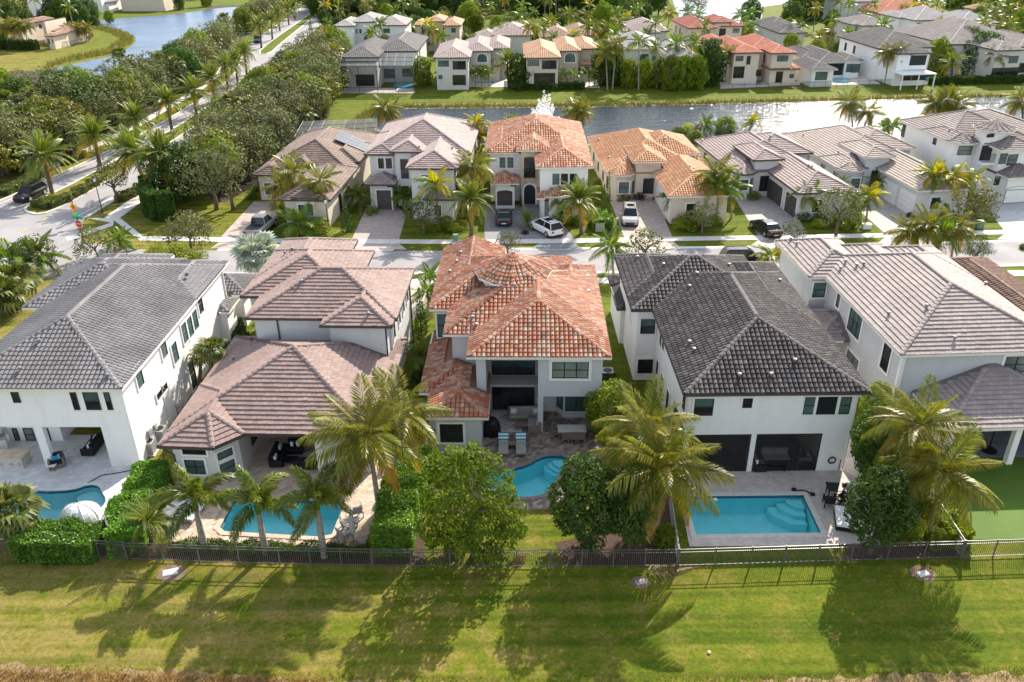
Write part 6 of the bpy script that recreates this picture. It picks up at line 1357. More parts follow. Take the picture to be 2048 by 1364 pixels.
for i, q in enumerate(scatter(right_belt, 75, 2.9, 6)):
    k = random.choices(['oak','golden','dark','oakg','fanp','mid'], [.42,.08,.08,.22,.10,.10])[0]; b = Vector((q[0], q[1], 0))
    if k == 'fanp': palm('fan', b, b+Vector((0,0,random.uniform(3.5,5.5))), 'fan palm in the tree belt right of the boulevard', r=2.1, near=False, group='fan palms right of the boulevard')
    else: tree(k, b, random.uniform(3.0, 4.4), random.uniform(3.2, 4.6), {'mid':'fresh green tree right of the boulevard'+zone(q),'oak':'greyish oak right of the boulevard'+zone(q),'golden':'olive gold crowned tree right of the boulevard'+zone(q),'dark':'dark green tree right of the boulevard'+zone(q),'oakg':'olive green oak right of the boulevard'+zone(q)}[k], 'woodland_tree', group=k.replace('oakg','olive oak')+' trees right of the boulevard'+zone(q))
for p, c, r, k, l in (((345,400),(375,345),70,'dark','dense dark tree behind the curved hedge'), ((405,420),(440,352),62,'oak','grey oak nearest the brown house lawn'), ((600,190),(598,160),42,'oakg','tall grey green tree beside the pool cage lawn'), ((640,180),(635,130),46,'oak','grey tree beside the pool cage, nearer'), ((600,150),(640,95),40,'oak','grey tree beside the pool cage, farther'), ((560,200),(560,196),50,'golden','yellow green tree at the lake lawn end'), ((595,215),(600,200),40,'golden','second yellow green tree at the lake lawn end'), ((450,420),(462,330),50,'oak','grey oak beside the brown house, farther')):
    treeP(k, p, c, r, l, name='woodland_tree')
for p, h, l in (((570,165),56,'dark columnar tree by the far junction, left'), ((598,140),40,'dark columnar tree by the far junction, right'), ((626,100),64,'dark shaggy columnar tree near the white far house')):
    b = G(*p); m = mpp(b.y); tree('cone', b, 13*m, h*m*.5, l, 'columnar_tree', rz=h*m*.52)
for i, (x, y) in enumerate(((18,228),(58,252),(100,232),(84,276),(28,262),(128,214),(118,258),(6,300),(52,300),(140,262))):
    b = G(x, y+52); palm('fan', b, atY(x, y, b.y), 'shaggy fan palm in the thicket at the left edge, '+LAB_N[i]+' from the left front', r=2.3, near=False, group='fan palms in the left edge thicket')
for p, r, l in (((1340,180),26,'nearest shrub before the tall white gable, left'), ((1366,180),26,'nearest shrub before the tall white gable, middle'), ((1392,179),26,'nearest shrub before the tall white gable, right')):
    b = G(*p); m = mpp(b.y); tree('mid', b, r*m, r*m, l, 'garden_tree', rz=r*m*1.4)
# ------------------------------------------------------------------ third row planting
for i, x in enumerate(range(886, 986, 13)): palm('royal', (x, 172), (x-2+3*(i%2), 145+(i%3)), 'short palm in the clipped row before the pinkish lakeside house', r=1.9, near=False, group='row of short palms by the pinkish house')
for i, (x, y) in enumerate(((1083,150),(1098,149),(1125,150),(1148,149),(1178,150))): palm('royal', (x, 174), (x, y), 'short palm in the row before the tan lakeside house', r=2.0, near=False, group='row of short palms by the tan lakeside house')
t3 = [('date',(1017,176),(1014,122),2.9,'large palm between pinkish and tan lakeside houses'), ('coco',(1215,180),(1212,105),3.0,'tall palm right of the tan lakeside house'), ('coco',(1225,178),(1232,90),3.0,'second tall palm right of the tan lakeside house'), ('royal',(1277,180),(1278,85),2.7,'first tall palm before the white lakeside house'), ('royal',(1313,175),(1312,95),2.6,'second tall palm before the white lakeside house'), ('royal',(1352,172),(1352,88),2.8,'third tall palm before the white lakeside house'), ('royal',(1393,176),(1392,86),2.7,'fourth tall palm before the white lakeside house'),
      ('coco',(1450,165),(1456,105),2.6,'palm at the left of the peach house terrace'), ('coco',(1770,166),(1778,105),2.9,'left palm of the pair by the white awning'), ('coco',(1786,168),(1795,100),2.9,'right palm of the pair by the white awning'), ('coco',(1982,162),(1995,110),2.7,'palm before the screened lanai of the greige house'), ('date',(1902,164),(1905,128),3.2,'pale round palm amid the clump at the right far bank'), ('coco',(1165,60),(1175,32),2.8,'palm behind the faded orange roof'), ('coco',(1172,60),(1200,26),2.8,'second palm behind the faded orange roof'),
      ('royal',(790,85),(795,55),2.6,'palm between the two farthest left houses'), ('royal',(812,85),(818,48),2.8,'second palm between the two farthest left houses'), ('royal',(693,82),(694,62),2.0,'small palm before the farthest left white house'), ('coco',(1000,100),(1008,62),2.8,'palm before the low mauve roofed house'), ('gold',(765,130),(842,112),1.9,'yellow palm right of the black pool cage'), ('coco',(960,60),(955,28),3.0,'pale palm beyond the mauve roofed house'), ('royal',(1555,75),(1600,50),3.0,'palm among houses at upper right, nearer'), ('royal',(1440,60),(1480,30),3.0,'palm by the brick red roofed house'), ('royal',(1500,60),(1500,28),3.0,'second palm by the brick red roofed house'),
      ('coco',(1625,100),(1640,75),2.8,'dark palm behind the low grey roofed house'), ('coco',(1655,90),(1665,62),3.0,'second dark palm behind the low grey roofed house'), ('coco',(1680,85),(1690,52),3.0,'third dark palm behind the low grey roofed house'), ('coco',(1335,55),(1340,25),2.8,'palm at the edge of the far lake lawn'), ('royal',(1865,78),(1868,52),3.0,'palm before the big pale house'), ('royal',(1895,80),(1900,55),2.6,'second palm before the big pale house'), ('royal',(2020,60),(2025,35),3.0,'palm in the upper right corner'), ('royal',(1990,30),(1992,5),3.0,'palm at the upper right edge')]
for k, b, c, r, l in t3: palm(k, b, c, l, r=r, near=False)
fb = [((846,170),20,'mid','large leafy bush right of the black pool cage'), ((838,140),18,'mid','yellow green bush behind the black pool cage corner'), ((1040,178),24,'dark','dark bush mass left of the tan lakeside house'), ((1058,176),16,'dark','dark bush beside the tan lakeside terrace'), ((1218,170),30,'dark','dark bushy tree right of the tan lakeside house'), ((1238,150),26,'dark','dark tree left of the white lakeside house'),
      ((1258,174),20,'mid','first shrub of the row before the white lakeside house'), ((1288,174),20,'mid','second shrub of the row before the white lakeside house'), ((1318,173),20,'mid','third shrub of the row before the white lakeside house'), ((1348,172),20,'mid','fourth shrub of the row before the white lakeside house'), ((1376,172),20,'mid','fifth shrub of the row before the white lakeside house'), ((1412,170),32,'dark','big dark tree at the end of the shrub row'), ((1430,150),24,'dark','dark tree behind the shrub row end'),
      ((1868,150),26,'mid','green tree right of the white awning'), ((1890,128),34,'golden','tall golden palm thicket at the right far bank'), ((1925,140),38,'dark','dark palm thicket at the right far bank'), ((1955,150),30,'dark','dark thicket before the greige house'), ((1910,100),30,'golden','yellow thicket behind the pale round palm'), ((1780,45),20,'lime','yellow bush beside the big pale house'), ((1805,55),24,'lime','second yellow bush beside the big pale house'), ((1760,42),18,'lime','third yellow bush beside the big pale house'),
      ((1580,60),26,'dark','tree among houses at upper right'), ((1610,40),34,'dark','dense tree near the bright far lawn'), ((1640,30),34,'dark','second dense tree near the bright far lawn'), ((1670,20),30,'dark','third dense tree near the bright far lawn'), ((1690,40),26,'mid','bush behind the cream two storey house'), ((1730,22),26,'mid','green tree behind the cream two storey house'), ((1960,8),40,'dark','dark trees at the top right'), ((1920,12),36,'mid','green trees at the top right'), ((2030,40),30,'mid','leafy tree at the upper right corner'), ((2035,75),26,'mid','leafy bush at the right edge'), ((1570,92),20,'oak','silvery bush behind the low grey roofed house'), ((1500,50),24,'dark','bush behind the brick red roofed house'),
      ((1395,25),20,'oakg','shore bush by the far lake'), ((1375,12),18,'oakg','second shore bush by the far lake'), ((660,120),26,'mid','bushy tree left of the farthest white house'), ((685,100),24,'mid','second bushy tree left of the farthest white house'), ((735,85),16,'lime','small bush before the farthest white house'), ((925,92),18,'oak','silvery bush by the tan house'), ((940,60),26,'mid','pale tree right of the tan house'), ((1060,95),22,'mid','bush behind the pinkish house'), ((1205,70),30,'mid','tree behind the tan lakeside house'), ((1230,55),30,'dark','second tree behind the tan lakeside house'),
      ((155,52),26,'dark','dark tree beside the peninsula house'), ((130,48),24,'dark','second dark tree beside the peninsula house'), ((60,78),26,'dark','dark tree left of the peninsula house'), ((45,75),20,'mid','palm like bush left of the peninsula house'), ((180,45),22,'dark','dark tree behind the peninsula house'), ((115,45),26,'dark','third dark tree behind the peninsula house'), ((20,30),40,'oak','grey tree mass at the upper left corner'), ((55,25),34,'oak','second grey tree mass at the upper left corner'), ((250,12),26,'dark','dark tree by the peach house'), ((285,10),26,'dark','second dark tree by the peach house')]
for p, r, k, l in fb:
    b = G(*p); m = mpp(b.y); f_ = 1.3 if p[1] > 145 else 1.; tree(k, b, r*m*f_, r*m*.9*f_, l, 'garden_tree', rz=r*m*1.15*f_)
for i, x in enumerate((138,146,154,163,172)): palm('coco', (x, 84), (x+2, 55+3*(i%2)), 'palm on the terrace of the peninsula house', r=2.4, near=False, group='palms on the peninsula house terrace')
for i, x in enumerate((12,24,36,50)): palm('coco', (x+5, 100), (x, 52-4*(i%2)), 'windblown palm at the left edge before the peninsula house', r=2.8, near=False, group='palms at the left edge')
hedge('hedge', 'long clipped hedge left of the peninsula lawn', GP([(-30,98),(76,100)]), 2.0, 2.2, 'dark', .25, 60); hedge('hedge', 'dark hedge along the tan lakeside house garden', GP([(1050,180),(1168,178)]), 1.4, 1.2, 'dark', .2, 90); hedge('hedge', 'dark hedge along the far bank by the greige house', GP([(1860,169),(2080,165)]), 1.4, 1.3, 'dark', .2, 90)
# loose garden trees and palms between the far houses
def clear(q, m=2.2):
    for h in ALLH:
        d = np.array([q[0]-h.o[0], q[1]-h.o[1]])
        if abs(d[0]) > 60 or abs(d[1]) > 60: continue
        l = np.array([[d@h.u, d@h.v]])
        if any((b.d(l)[0] > -m).all() for b in h.B): return True
    return any(inpoly(q, pz) for pz in NOGO)
NOGO = [GP([(1325,-30),(1590,-30),(1560,72),(1335,76)]), GP([(650,186),(2100,166),(2100,300),(650,300)]), GP([(684,190),(830,190),(833,165),(686,165)]), GP([(1338,-30),(1350,18),(1362,42),(1400,62),(1500,62),(1530,32),(1508,23),(1520,14),(1575,7),(1640,-30)]), GP([(1300,60),(1300,-20),(1350,-20),(1365,62)]), GP([(1500,45),(1560,10),(1640,10),(1600,48)]),
        GP([(92,140),(160,125),(285,80),(258,60),(190,30),(340,25),(485,10),(440,60),(330,130),(200,168),(92,168)]), GP([(80,110),(270,110),(270,66),(190,60),(150,95),(80,98)])]+[GP(d) for d in ([(1440,165),(1600,163),(1600,172),(1440,179)],[(1664,150),(1765,150),(1790,171),(1664,171)],[(930,158),(1020,158),(1020,176),(930,176)],[(1110,160),(1200,160),(1200,178),(1110,178)])]
random.seed(21)
for poly, n, dm, where in ((GP([(650,172),(1420,170),(1440,70),(640,80)]), 55, 3.2, 'between the lakeside houses in the middle'), (GP([(650,85),(1330,75),(1330,38),(650,42)]), 55, 3.8, 'behind the second far row'), (GP([(1420,165),(2080,158),(2080,40),(1430,70)]), 60, 3.6, 'among the houses at upper right'), (GP([(1480,60),(2100,45),(2100,-8),(1560,-8)]), 55, 4.2, 'beyond the last houses at upper right'), (GP([(-40,110),(330,60),(460,10),(460,-12),(-60,-12)]), 55, 4.2, 'round the upper left houses')):
    for q in scatter([tuple(v) for v in poly], n, dm, n+int(dm*10), clear):
        b = Vector((q[0], q[1], 0)); k = random.random()
        if k < .5: palm(random.choice(['royal','royal','coco','coco','royal','gold']), b, b+Vector((random.uniform(-.6,.6),0,random.uniform(4.2,7.5))), 'garden palm '+where, r=random.uniform(2.0,2.9), near=False, group='garden palms '+where)
        else:
            kk = random.choice(['mid','dark','dark','oakg','mid','lime' if k > .93 else 'dark']); r = random.uniform(1.5, 2.6); tree(kk, b, r, random.uniform(1.3, 2.8), {'mid':'leafy green','dark':'dark green','oakg':'olive green','lime':'yellow green'}[kk]+' garden tree '+where, 'garden_tree', group=kk+' garden trees '+where, rz=r*random.uniform(.9,1.3))
# distant belt of trees along the top of the view
random.seed(5)
belt = [tuple(v) for v in GP([(630,42),(1318,34),(1318,-10),(600,-10)])]
for i, q in enumerate(scatter(belt, 290, 3.5, 9, lambda q: False)):
    b = Vector((q[0], q[1], 0))
    if random.random() < .38: palm(random.choice(['royal','coco','fan']), b, b+Vector((0,0,random.uniform(6,9))), 'tall palm in the distant belt at the top', r=random.uniform(2.4,3.2), near=False, group='palms of the distant belt')
    else: tree(random.choice(['dark','dark','dark','oakg']), b, random.uniform(3,4.3), random.uniform(3.5,5.5), 'dark tree in the distant belt at the top', 'belt_tree', group='trees of the distant belt', rz=random.uniform(3.5,5))
# ------------------------------------------------------------------ fences
fencem = plain('bronze_fence_metal', (.105,.10,.095), .4, .1, 3, spec=.5); fencew = plain('pale_fence_metal', (.33,.32,.30), .45, .08, 3)
def fence(label, p, h=1.25, m=None, gap=.115, name='metal_fence', post=1.83, cat='fence'):
    m = m or fencem; p = [Vector((q[0], q[1])) for q in (GP(p) if not isinstance(p[0], Vector) else p)]
    t = thing(name, label, cat, (p[0].x, p[0].y, 0)); pk = MB()
    for a, b in zip(p[:-1], p[1:]):
        d = b-a; L_ = d.length; d /= L_; n = Vector((-d.y, d.x)); o = a-p[0]
        k = max(1, round(L_/post))
        for i in range(k+(b is p[-1])):
            s = L_*i/k; MB().fbox(o, d, n, s-.03, s+.03, -.03, .03, 0, h+.05).build('post', m, t)
        for z in (.12, h-.22, h-.02): MB().fbox(o, d, n, 0, L_, -.02, .02, z, z+.035).build('rail', m, t)
        for i in range(int(L_/gap)):
            s = (i+.5)*gap; pk.fbox(o, d, n, s-.009, s+.009, -.009, .009, .08, h-.02)
    tag(pk.build('pickets', m, t), kind='stuff'); return t
FB = [(-120,1093),(0,1104),(200,1117.5)]
fence('metal picket fence at the lower left corner behind the fan palm', FB)
fence('grey metal gate with close bars beside the clipped hedge', [(201,1117.6),(255,1120)], 1.3, name='metal_gate', post=1.2, cat='gate', gap=.09)
fence('long picket fence below the three foxtail palms', [(256,1120),(400,1126),(560,1130.5),(745,1133.5)])
fence('picket fence before the bushy tree and kidney pool garden', [(746,1133.5),(900,1135),(1100,1135.2),(1352,1134.5)])
fence('picket fence before the rectangular pool terrace', [(1356,1134.4),(1500,1130),(1700,1123.5),(1918,1117.5)])
fence('picket fence before the turf lawn at lower right', [(1922,1117.3),(2048,1113),(2300,1105)])
fence('side fence with pale top rail left of the rectangular pool', [(1355,1133),(1345,1065),(1338,1010)], m=fencew); fence('side fence with pale top rail between round tree and turf lawn', [(1920,1116),(1860,1022),(1826,968)], m=fencew)
fence('side fence between the left white house and mauve house', [(360,850),(395,842)], 1.6)
fence('dark fence on the far bank by the peach house', [(1440,179.5),(1560,178),(1650,175),(1760,171.5)], 1.2, post=2.4, gap=.14); fence('dark fence by the white awning on the far bank', [(1762,171.5),(1790,170),(1862,168)], 1.2, post=2.4, gap=.14)
fence('dark fence round the peninsula house garden', [(80,97),(120,96),(150,92),(176,84),(188,72)], 1.4, post=2.6, gap=.16)
fence('dark side fence of the low grey roofed lakeside house', [(1600,160),(1625,172)], 1.4, gap=.14); fence('dark side fence right of the small bright pool', [(1725,142),(1790,168)], 1.4, gap=.14)
def cage(label, p, h, htop, inner=None, fm=None, sm=None, nb=7, rise=1.):
    # screened pool enclosure over a ground quad p (fl, fr, br, bl)
    fm = fm or darkm; q4 = [Vector((q[0],q[1])) for q in GP(p)]; t = thing('pool_screen_enclosure', label, 'screen enclosure', (q4[0].x,q4[0].y,0)); o = q4[0]; fl, fr, br, bl = [q-o for q in q4]
    L = lambda a, b, s: a+(b-a)*s
    for i in range(nb+1):
        s = i/nb; a = L(fl,fr,s); b = L(bl,br,s); a3 = Vector((*a,h)); b3 = Vector((*b,htop))
        if i in (0, nb) or i % 2 == 0: MB().tube([(*a,0), a3], .05, 4).build('post', fm, t)
        MB().tube([a3, b3], .045, 4).build('roof_bar', fm, t)
    for z, a, b in ((h,fl,fr),(1.0,fl,fr)): MB().tube([(*a,z),(*b,z)], .045, 4).build('rail', fm, t)
    for k in (.33,.66): MB().tube([(*L(fl,bl,k),h+(htop-h)*k),(*L(fr,br,k),h+(htop-h)*k)], .04, 4).build('roof_bar', fm, t)
    for a, b in ((fl,bl),(fr,br)): MB().tube([(*a,h),(*b,htop)], .05, 4).build('rail', fm, t); MB().tube([(*L(a,b,.5),0),(*L(a,b,.5),(h+htop)/2)], .05, 4).build('post', fm, t)
    sm = sm or MATS.get('cage_mesh') or screenmat('cage_mesh', (.10,.11,.12), .42)
    MB().add([(*fl,h-.01),(*fr,h-.01),(*br,htop-.01),(*bl,htop-.01)], [(0,1,2,3)]).build('roof_screen', sm, t)
    s2 = MATS.get('cage_side') or screenmat('cage_side', (.02,.02,.022), .28)
    for a, b, z1, z2 in ((fl,fr,h,h),(fl,bl,h,htop),(fr,br,h,htop)): MB().add([(*a,.05),(*b,.05),(*b,z2-.02),(*a,z1-.02)], [(0,1,2,3)]).build('side_screen', s2, t)
    return t
cage('large black screen cage over the pool of the grey lanai house', [(684,186),(828,185.5),(833,168),(690,168)], 5.0, 6.0, nb=8)
cage('dark screen cage behind the brown roofed house', [(592,318),(757,305),(757,284),(612,290)], 3.0, 3.6, nb=7)
cage('pale screen cage behind the mauve and beige low houses', [(1565,316),(1672,310),(1690,290),(1576,294)], 2.8, 3.3, fm=fencew, sm=screenmat('pale_cage_mesh', (.50,.50,.50), .38))
# ------------------------------------------------------------------ cars
def carpaint(n, c): 
    m, N, L, Bs = _new(n); Bs.inputs['Base Color'].default_value = (*c,1); Bs.inputs['Roughness'].default_value = .12; Bs.inputs['Specular IOR Level'].default_value = .4; Bs.inputs['Coat Weight'].default_value = 0; Bs.inputs['Coat Roughness'].default_value = .05; return m
lampw = plain('headlight_glass', (.7,.7,.7), .15, .05); lampr = plain('tail_light_red', (.35,.01,.01), .25, .05); rimm = plain('alloy_rim', (.45,.45,.46), .35, .1, metal=.5); carg = glassmat('car_glass', (.012,.015,.018), .08, .4)
def loft(mb, st):
    n = len(st[0]); vs = [p for s in st for p in s]; m = len(st)
    mb.add(vs, [(i*n+k, i*n+(k+1)%n, (i+1)*n+(k+1)%n, (i+1)*n+k) for i in range(m-1) for k in range(n)]+[tuple(range(n-1,-1,-1)), tuple(range((m-1)*n, m*n))])
def car(label, pos, head, kind, paint, cat='car'):
    b = G(*pos); yaw = math.atan2(head[1], head[0]); t = thing({'suv':'suv_car','sedan':'sedan_car','pickup':'pickup_truck'}[kind], label, cat, b, yaw)
    L_, Wd = {'suv': (4.7,.95), 'sedan': (4.8,.92), 'pickup': (5.7,1.0)}[kind]; x0 = -L_/2; hb = {'suv':1.02,'sedan':.92,'pickup':1.1}[kind]; zb = {'suv':.28,'sedan':.2,'pickup':.38}[kind]
    def ring(x, w, zt, z0=None):
        z0 = zb if z0 is None else z0; return [(x,-w*.9,z0),(x,-w,z0+.18),(x,-w,zt-.16),(x,-w*.88,zt),(x,w*.88,zt),(x,w,zt-.16),(x,w,z0+.18),(x,w*.9,z0)]
    prof = {'suv': [(0,.82,hb-.08,.12),(.1,.95,hb,0),(.3,1,hb,0),(.55,1,hb,0),(.75,1,hb-.04,0),(.93,.93,hb-.14,0),(1,.78,hb-.3,.1)],
            'sedan': [(0,.82,hb-.1,.12),(.06,.94,hb,0),(.2,1,hb,0),(.55,1,hb,0),(.72,1,hb-.05,0),(.93,.92,hb-.18,0),(1,.76,hb-.32,.08)],
            'pickup': [(0,.95,hb,.1),(.02,1,hb,0),(.36,1,hb,0),(.6,1,hb,0),(.75,1,hb,0),(.95,.95,hb-.06,0),(1,.85,hb-.2,.08)]}[kind]
    mb = MB(); loft(mb, [ring(x0+L_*s, Wd*w, zt, zb+dz) for s, w, zt, dz in prof]); mb.build('body', paint, t, smooth=False)
    zr = {'suv':1.68,'sedan':1.42,'pickup':1.85}[kind]
    cab = {'suv': (.02,.10,.55,.74), 'sedan': (.10,.24,.52,.74), 'pickup': (.36,.40,.60,.74)}[kind]
    c0, r0, r1, c1 = [x0+L_*q for q in cab]; wb, wr = Wd*.86, Wd*.68
    g = MB(); loft(g, [[(c0,-wb,hb-.02),(c0,wb,hb-.02),(c0,wb,hb),(c0,-wb,hb)], [(r0,-wb*.99,hb-.02),(r0,wb*.99,hb-.02),(r0,wr,zr-.05),(r0,-wr,zr-.05)], [(r1,-wb,hb-.02),(r1,wb,hb-.02),(r1,wr,zr-.05),(r1,-wr,zr-.05)], [(c1,-wb,hb-.03),(c1,wb,hb-.03),(c1,wb,hb-.01),(c1,-wb,hb-.01)]]); g.build('windows', carg, t)
    rf = MB(); loft(rf, [[(r0-.08,-wr-.01,zr-.07),(r0-.08,wr+.01,zr-.07),(r0-.08,wr-.06,zr-.03),(r0-.08,-wr+.06,zr-.03)], [(r0+.1,-wr-.02,zr-.06),(r0+.1,wr+.02,zr-.06),(r0+.1,wr-.08,zr),(r0+.1,-wr+.08,zr)], [(r1-.05,-wr-.02,zr-.06),(r1-.05,wr+.02,zr-.06),(r1-.05,wr-.08,zr),(r1-.05,-wr+.08,zr)], [(r1+.08,-wr,zr-.08),(r1+.08,wr,zr-.08),(r1+.08,wr-.06,zr-.05),(r1+.08,-wr+.06,zr-.05)]]); R_ = rf.build('roof', paint, t)
    for sx in (-1, 1):
        pb = MB(); pb.tube([(c1-.03,sx*(wb-.02),hb-.02),(r1,sx*(wr+.0),zr-.06)], .035, 4); pb.tube([(c0+.03,sx*(wb-.02),hb-.02),(r0,sx*wr,zr-.06)], .045, 4); pb.tube([((r0+r1)/2,sx*(wb+.005),hb-.02),((r0+r1)/2,sx*wr,zr-.06)], .03, 4); pb.build('pillars', paint, t)
        mr = MB().box(c1-.35, c1-.2, sx*(Wd+.1)-.09, sx*(Wd+.1)+.09, hb+.02, hb+.16).build('mirror', paint, t)
        MB().box(-x0-.22, -x0-.04, sx*Wd*.62-.16, sx*Wd*.62+.16, hb-.42, hb-.26).build('headlight', lampw, t)
        MB().box(x0-.012, x0+.1, sx*Wd*.66-.13, sx*Wd*.66+.13, hb-.36, hb-.16).build('tail_light', lampr, t)
        for fx in (.19, .80):
            wx = x0+L_*fx; r = .36 if kind != 'pickup' else .42
            w = MB(); n = 14; 
            def disc(y, rr): return [(wx+rr*math.cos(2*math.pi*i/n), y, r+rr*math.sin(2*math.pi*i/n)) for i in range(n)]
            y0 = sx*(Wd-.2); y1 = sx*(Wd+.015); loft(w, [disc(y0, r), disc(y1-.03*sx, r), disc(y1, r*.9)]); W_ = w.build('wheel', rubber, t)
            w = MB(); loft(w, [disc(y1-.01*sx, r*.62), disc(y1+.012*sx, r*.58)]); w.build('rim', rimm, W_)
    MB().box(x0-.014, x0+.05, -.26, .26, hb-.5, hb-.38).build('number_plate', lampw, t); MB().box(-x0-.1, -x0+.012, -.5, .5, hb-.62, hb-.42).build('grille', black, t)
    MB().box(x0+.1, -x0-.1, -Wd*.8, Wd*.8, .16, zb+.05).build('underbody', black, t)
    if kind == 'suv':
        for sx in (-1,1): MB().box(r0+.1, r1-.1, sx*wr*.82-.02, sx*wr*.82+.02, zr, zr+.06).build('roof_rack', darkm, t)
        MB().box(r1-1.3, r1-.45, -.42, .42, zr-.005, zr+.012).build('sunroof', carg, t)
    if kind == 'pickup':
        MB().box(x0+.12, x0+1.95, -.8, .8, hb-.02, hb+.015).build('bed_cover', black, t)
    return t
pk_ = carpaint('black_car_paint', (.012,.012,.014)); pw_ = carpaint('white_car_paint', (.80,.80,.79)); ps_ = carpaint('silver_car_paint', (.33,.335,.34)); pg_ = carpaint('dark_grey_car_paint', (.03,.036,.045)); pb_ = carpaint('blue_grey_car_paint', (.10,.15,.21))
car('black suv driving on the boulevard past the median nose', (63,396), (-.14,-1), 'suv', pk_); car('silver pickup truck with black bed on pink driveway', (524,462), (.13,1), 'pickup', ps_, 'truck')
car('dark grey car parked on grey driveway facing the garage', (1008,441), (0,1), 'sedan', pg_); car('white suv parked at an angle on grey driveway', (1091,464), (-.62,1), 'suv', pw_); car('silver suv facing the street on pink driveway', (1259,442), (-.12,-1), 'suv', ps_)
car('black sedan on tan driveway near the sidewalk', (1530,464), (-.22,1), 'sedan', pk_); car('black suv parked on the street behind the black roof', (1487,527), (1,.02), 'suv', pk_)
car('blue grey car far up the boulevard', (515,84), (.22,-1), 'suv', pb_); car('pale blue car on the far right carriageway', (604,105), (-.15,1), 'sedan', carpaint('pale_blue_car_paint', (.35,.45,.55)))
# ------------------------------------------------------------------ signs and lamps
signy = plain('amber_sign', (.75,.30,.01), .5, .04); signr = plain('red_sign', (.50,.015,.02), .5, .04); signg = plain('green_sign', (.015,.30,.16), .5, .04)
def lamp(label, base, top, m=brownpole, arm=False):
    b = G(*base); h = atY(*top, b.y).z; t = thing('street_lamp', label, 'street lamp', b)
    MB().lathe([(.14,0),(.14,.15),(.08,.3),(.06,.5),(.045,h-.5)], 8).build('pole', m, t); MB().lathe([(.06,h-.5),(.15,h-.45),(.19,h-.1),(.16,h-.08)], 6).build('lantern', fabw if not arm else m, t); MB().lathe([(.24,h-.08),(.1,h+.08),(.02,h+.16)], 6).build('cap', m, t)
lamp('brown street lamp on the verge by the corner walk', (205,425), (193,355)); lamp('brown street lamp on the lawn of the brown roofed house', (658,463), (651,398)); lamp('black street lamp beyond the grey house roof', (1865,527), (1864,478)); lamp('brown lamp post on the boulevard median', (352,300), (342,258))
def flat_text(body, size, m, parent, loc, rot):
    cu = bpy.data.curves.new('lettering', 'FONT'); cu.body = body; cu.size = size; cu.align_x = 'CENTER'; cu.align_y = 'CENTER'; cu.extrude = .004; cu.materials.append(m)
    o = bpy.data.objects.new('lettering', cu); col.objects.link(o); bpy.context.view_layer.update()
    me = bpy.data.meshes.new_from_object(o.evaluated_get(bpy.context.evaluated_depsgraph_get())); bpy.data.objects.remove(o)
    o = bpy.data.objects.new('lettering', me); col.objects.link(o); o.parent = parent; o.location = loc; o.rotation_euler = rot
b = G(157,452); h = atY(148,410,b.y); t = thing('warning_sign', 'amber diamond pedestrian crossing sign on a brown post', 'road sign', b, -.25)
MB().tube([(0,0,0),(0,0,3.0)], .05, 6).build('post', brownpole, t); q = MB(); q.add([(0,-.06,1.75),(.48,-.06,2.28),(0,-.06,2.81),(-.48,-.06,2.28),(0,-.04,1.75),(.48,-.04,2.28),(0,-.04,2.81),(-.48,-.04,2.28)], [(0,1,2,3),(7,6,5,4),(0,4,5,1),(1,5,6,2),(2,6,7,3),(3,7,4,0)]); P_ = q.build('panel', signy, t)
q = MB(); y = -.068; q.box(-.05,.05,y,y+.006,2.2,2.42); q.box(-.045,.045,y,y+.006,2.44,2.53); q.tube([(0,y,2.22),(-.12,y,2.02)], .022, 4); q.tube([(0,y,2.22),(.11,y,2.03)], .022, 4); q.tube([(0,y,2.4),(-.13,y,2.28)], .018, 4); q.tube([(0,y,2.4),(.13,y,2.3)], .018, 4); q.build('symbol', black, P_)
MB().box(-.32,.32,-.06,-.04,1.35,1.68).build('plaque', signy, t)
b = G(168,486); t = thing('stop_sign', 'red octagonal stop sign with green street name blades', 'road sign', b, -.15)
MB().tube([(0,0,0),(0,0,3.1)], .05, 6).build('post', brownpole, t); oc = [(.42*math.cos(R(22.5+45*i)), .42*math.sin(R(22.5+45*i))) for i in range(8)]
def octo(s, y0, y1, m, nm, par): 
    q = MB(); q.add([(x*s,y0,2.2+z*s) for x, z in oc]+[(x*s,y1,2.2+z*s) for x, z in oc], [tuple(range(8)), tuple(range(15,7,-1))]+[(i,i+8,(i+1)%8+8,(i+1)%8) for i in range(8)]); return q.build(nm, m, par)
P_ = octo(1.06,-.062,-.045,linew,'border',t); P_ = octo(.97,-.066,-.0625,signr,'panel',t); flat_text('STOP', .27, linew, P_, (0,-.07,2.2), (R(90),0,0))
MB().box(-.55,.6,-.02,.02,2.75,3.02).build('street_blade', signg, t); q = MB().box(-.02,.02,-.5,.65,3.04,3.3); q.build('street_blade', signg, t)
def prop(name, label, cat, px, parts, rz=0, group=None, z=0):
    b = G(*px) if not isinstance(px, Vector) else px.copy(); b.z = z; t = thing(name, label, cat, b, rz, group)
    for n, m, f in parts:
        q = MB(); f(q); q.build(n, m, t)
    return t
def ubox(label, px, w, d, h, m): prop('utility_box', label, 'utility box', px, [('body', m, lambda q: q.box(-w/2,w/2,-d/2,d/2,0,h)), ('lid', m, lambda q: q.box(-w/2-.03,w/2+.03,-d/2-.03,d/2+.03,h,h+.06))])
gbox = plain('green_cabinet', (.14,.26,.17), .6, .08); ubox('pale utility box enclosed by bright clipped hedge', (1199,461), 1.0, .8, .9, fabg); ubox('small green utility box on lawn by the feather palm', (912,482), .5,.5,.7, gbox); ubox('white utility cabinet on the lawn beside the lake', (634,218), .9,.6,1.1, trimw); ubox('pale utility box near the wide grey street tree', (1732,457), .9,.6,.5, trimw); ubox('green utility box under the wide street tree by the tower house', (1958,456), .7,.6,.8, gbox); ubox('low white box on the lake lawn', (650,206), 1.2,.8,.25, trimw)
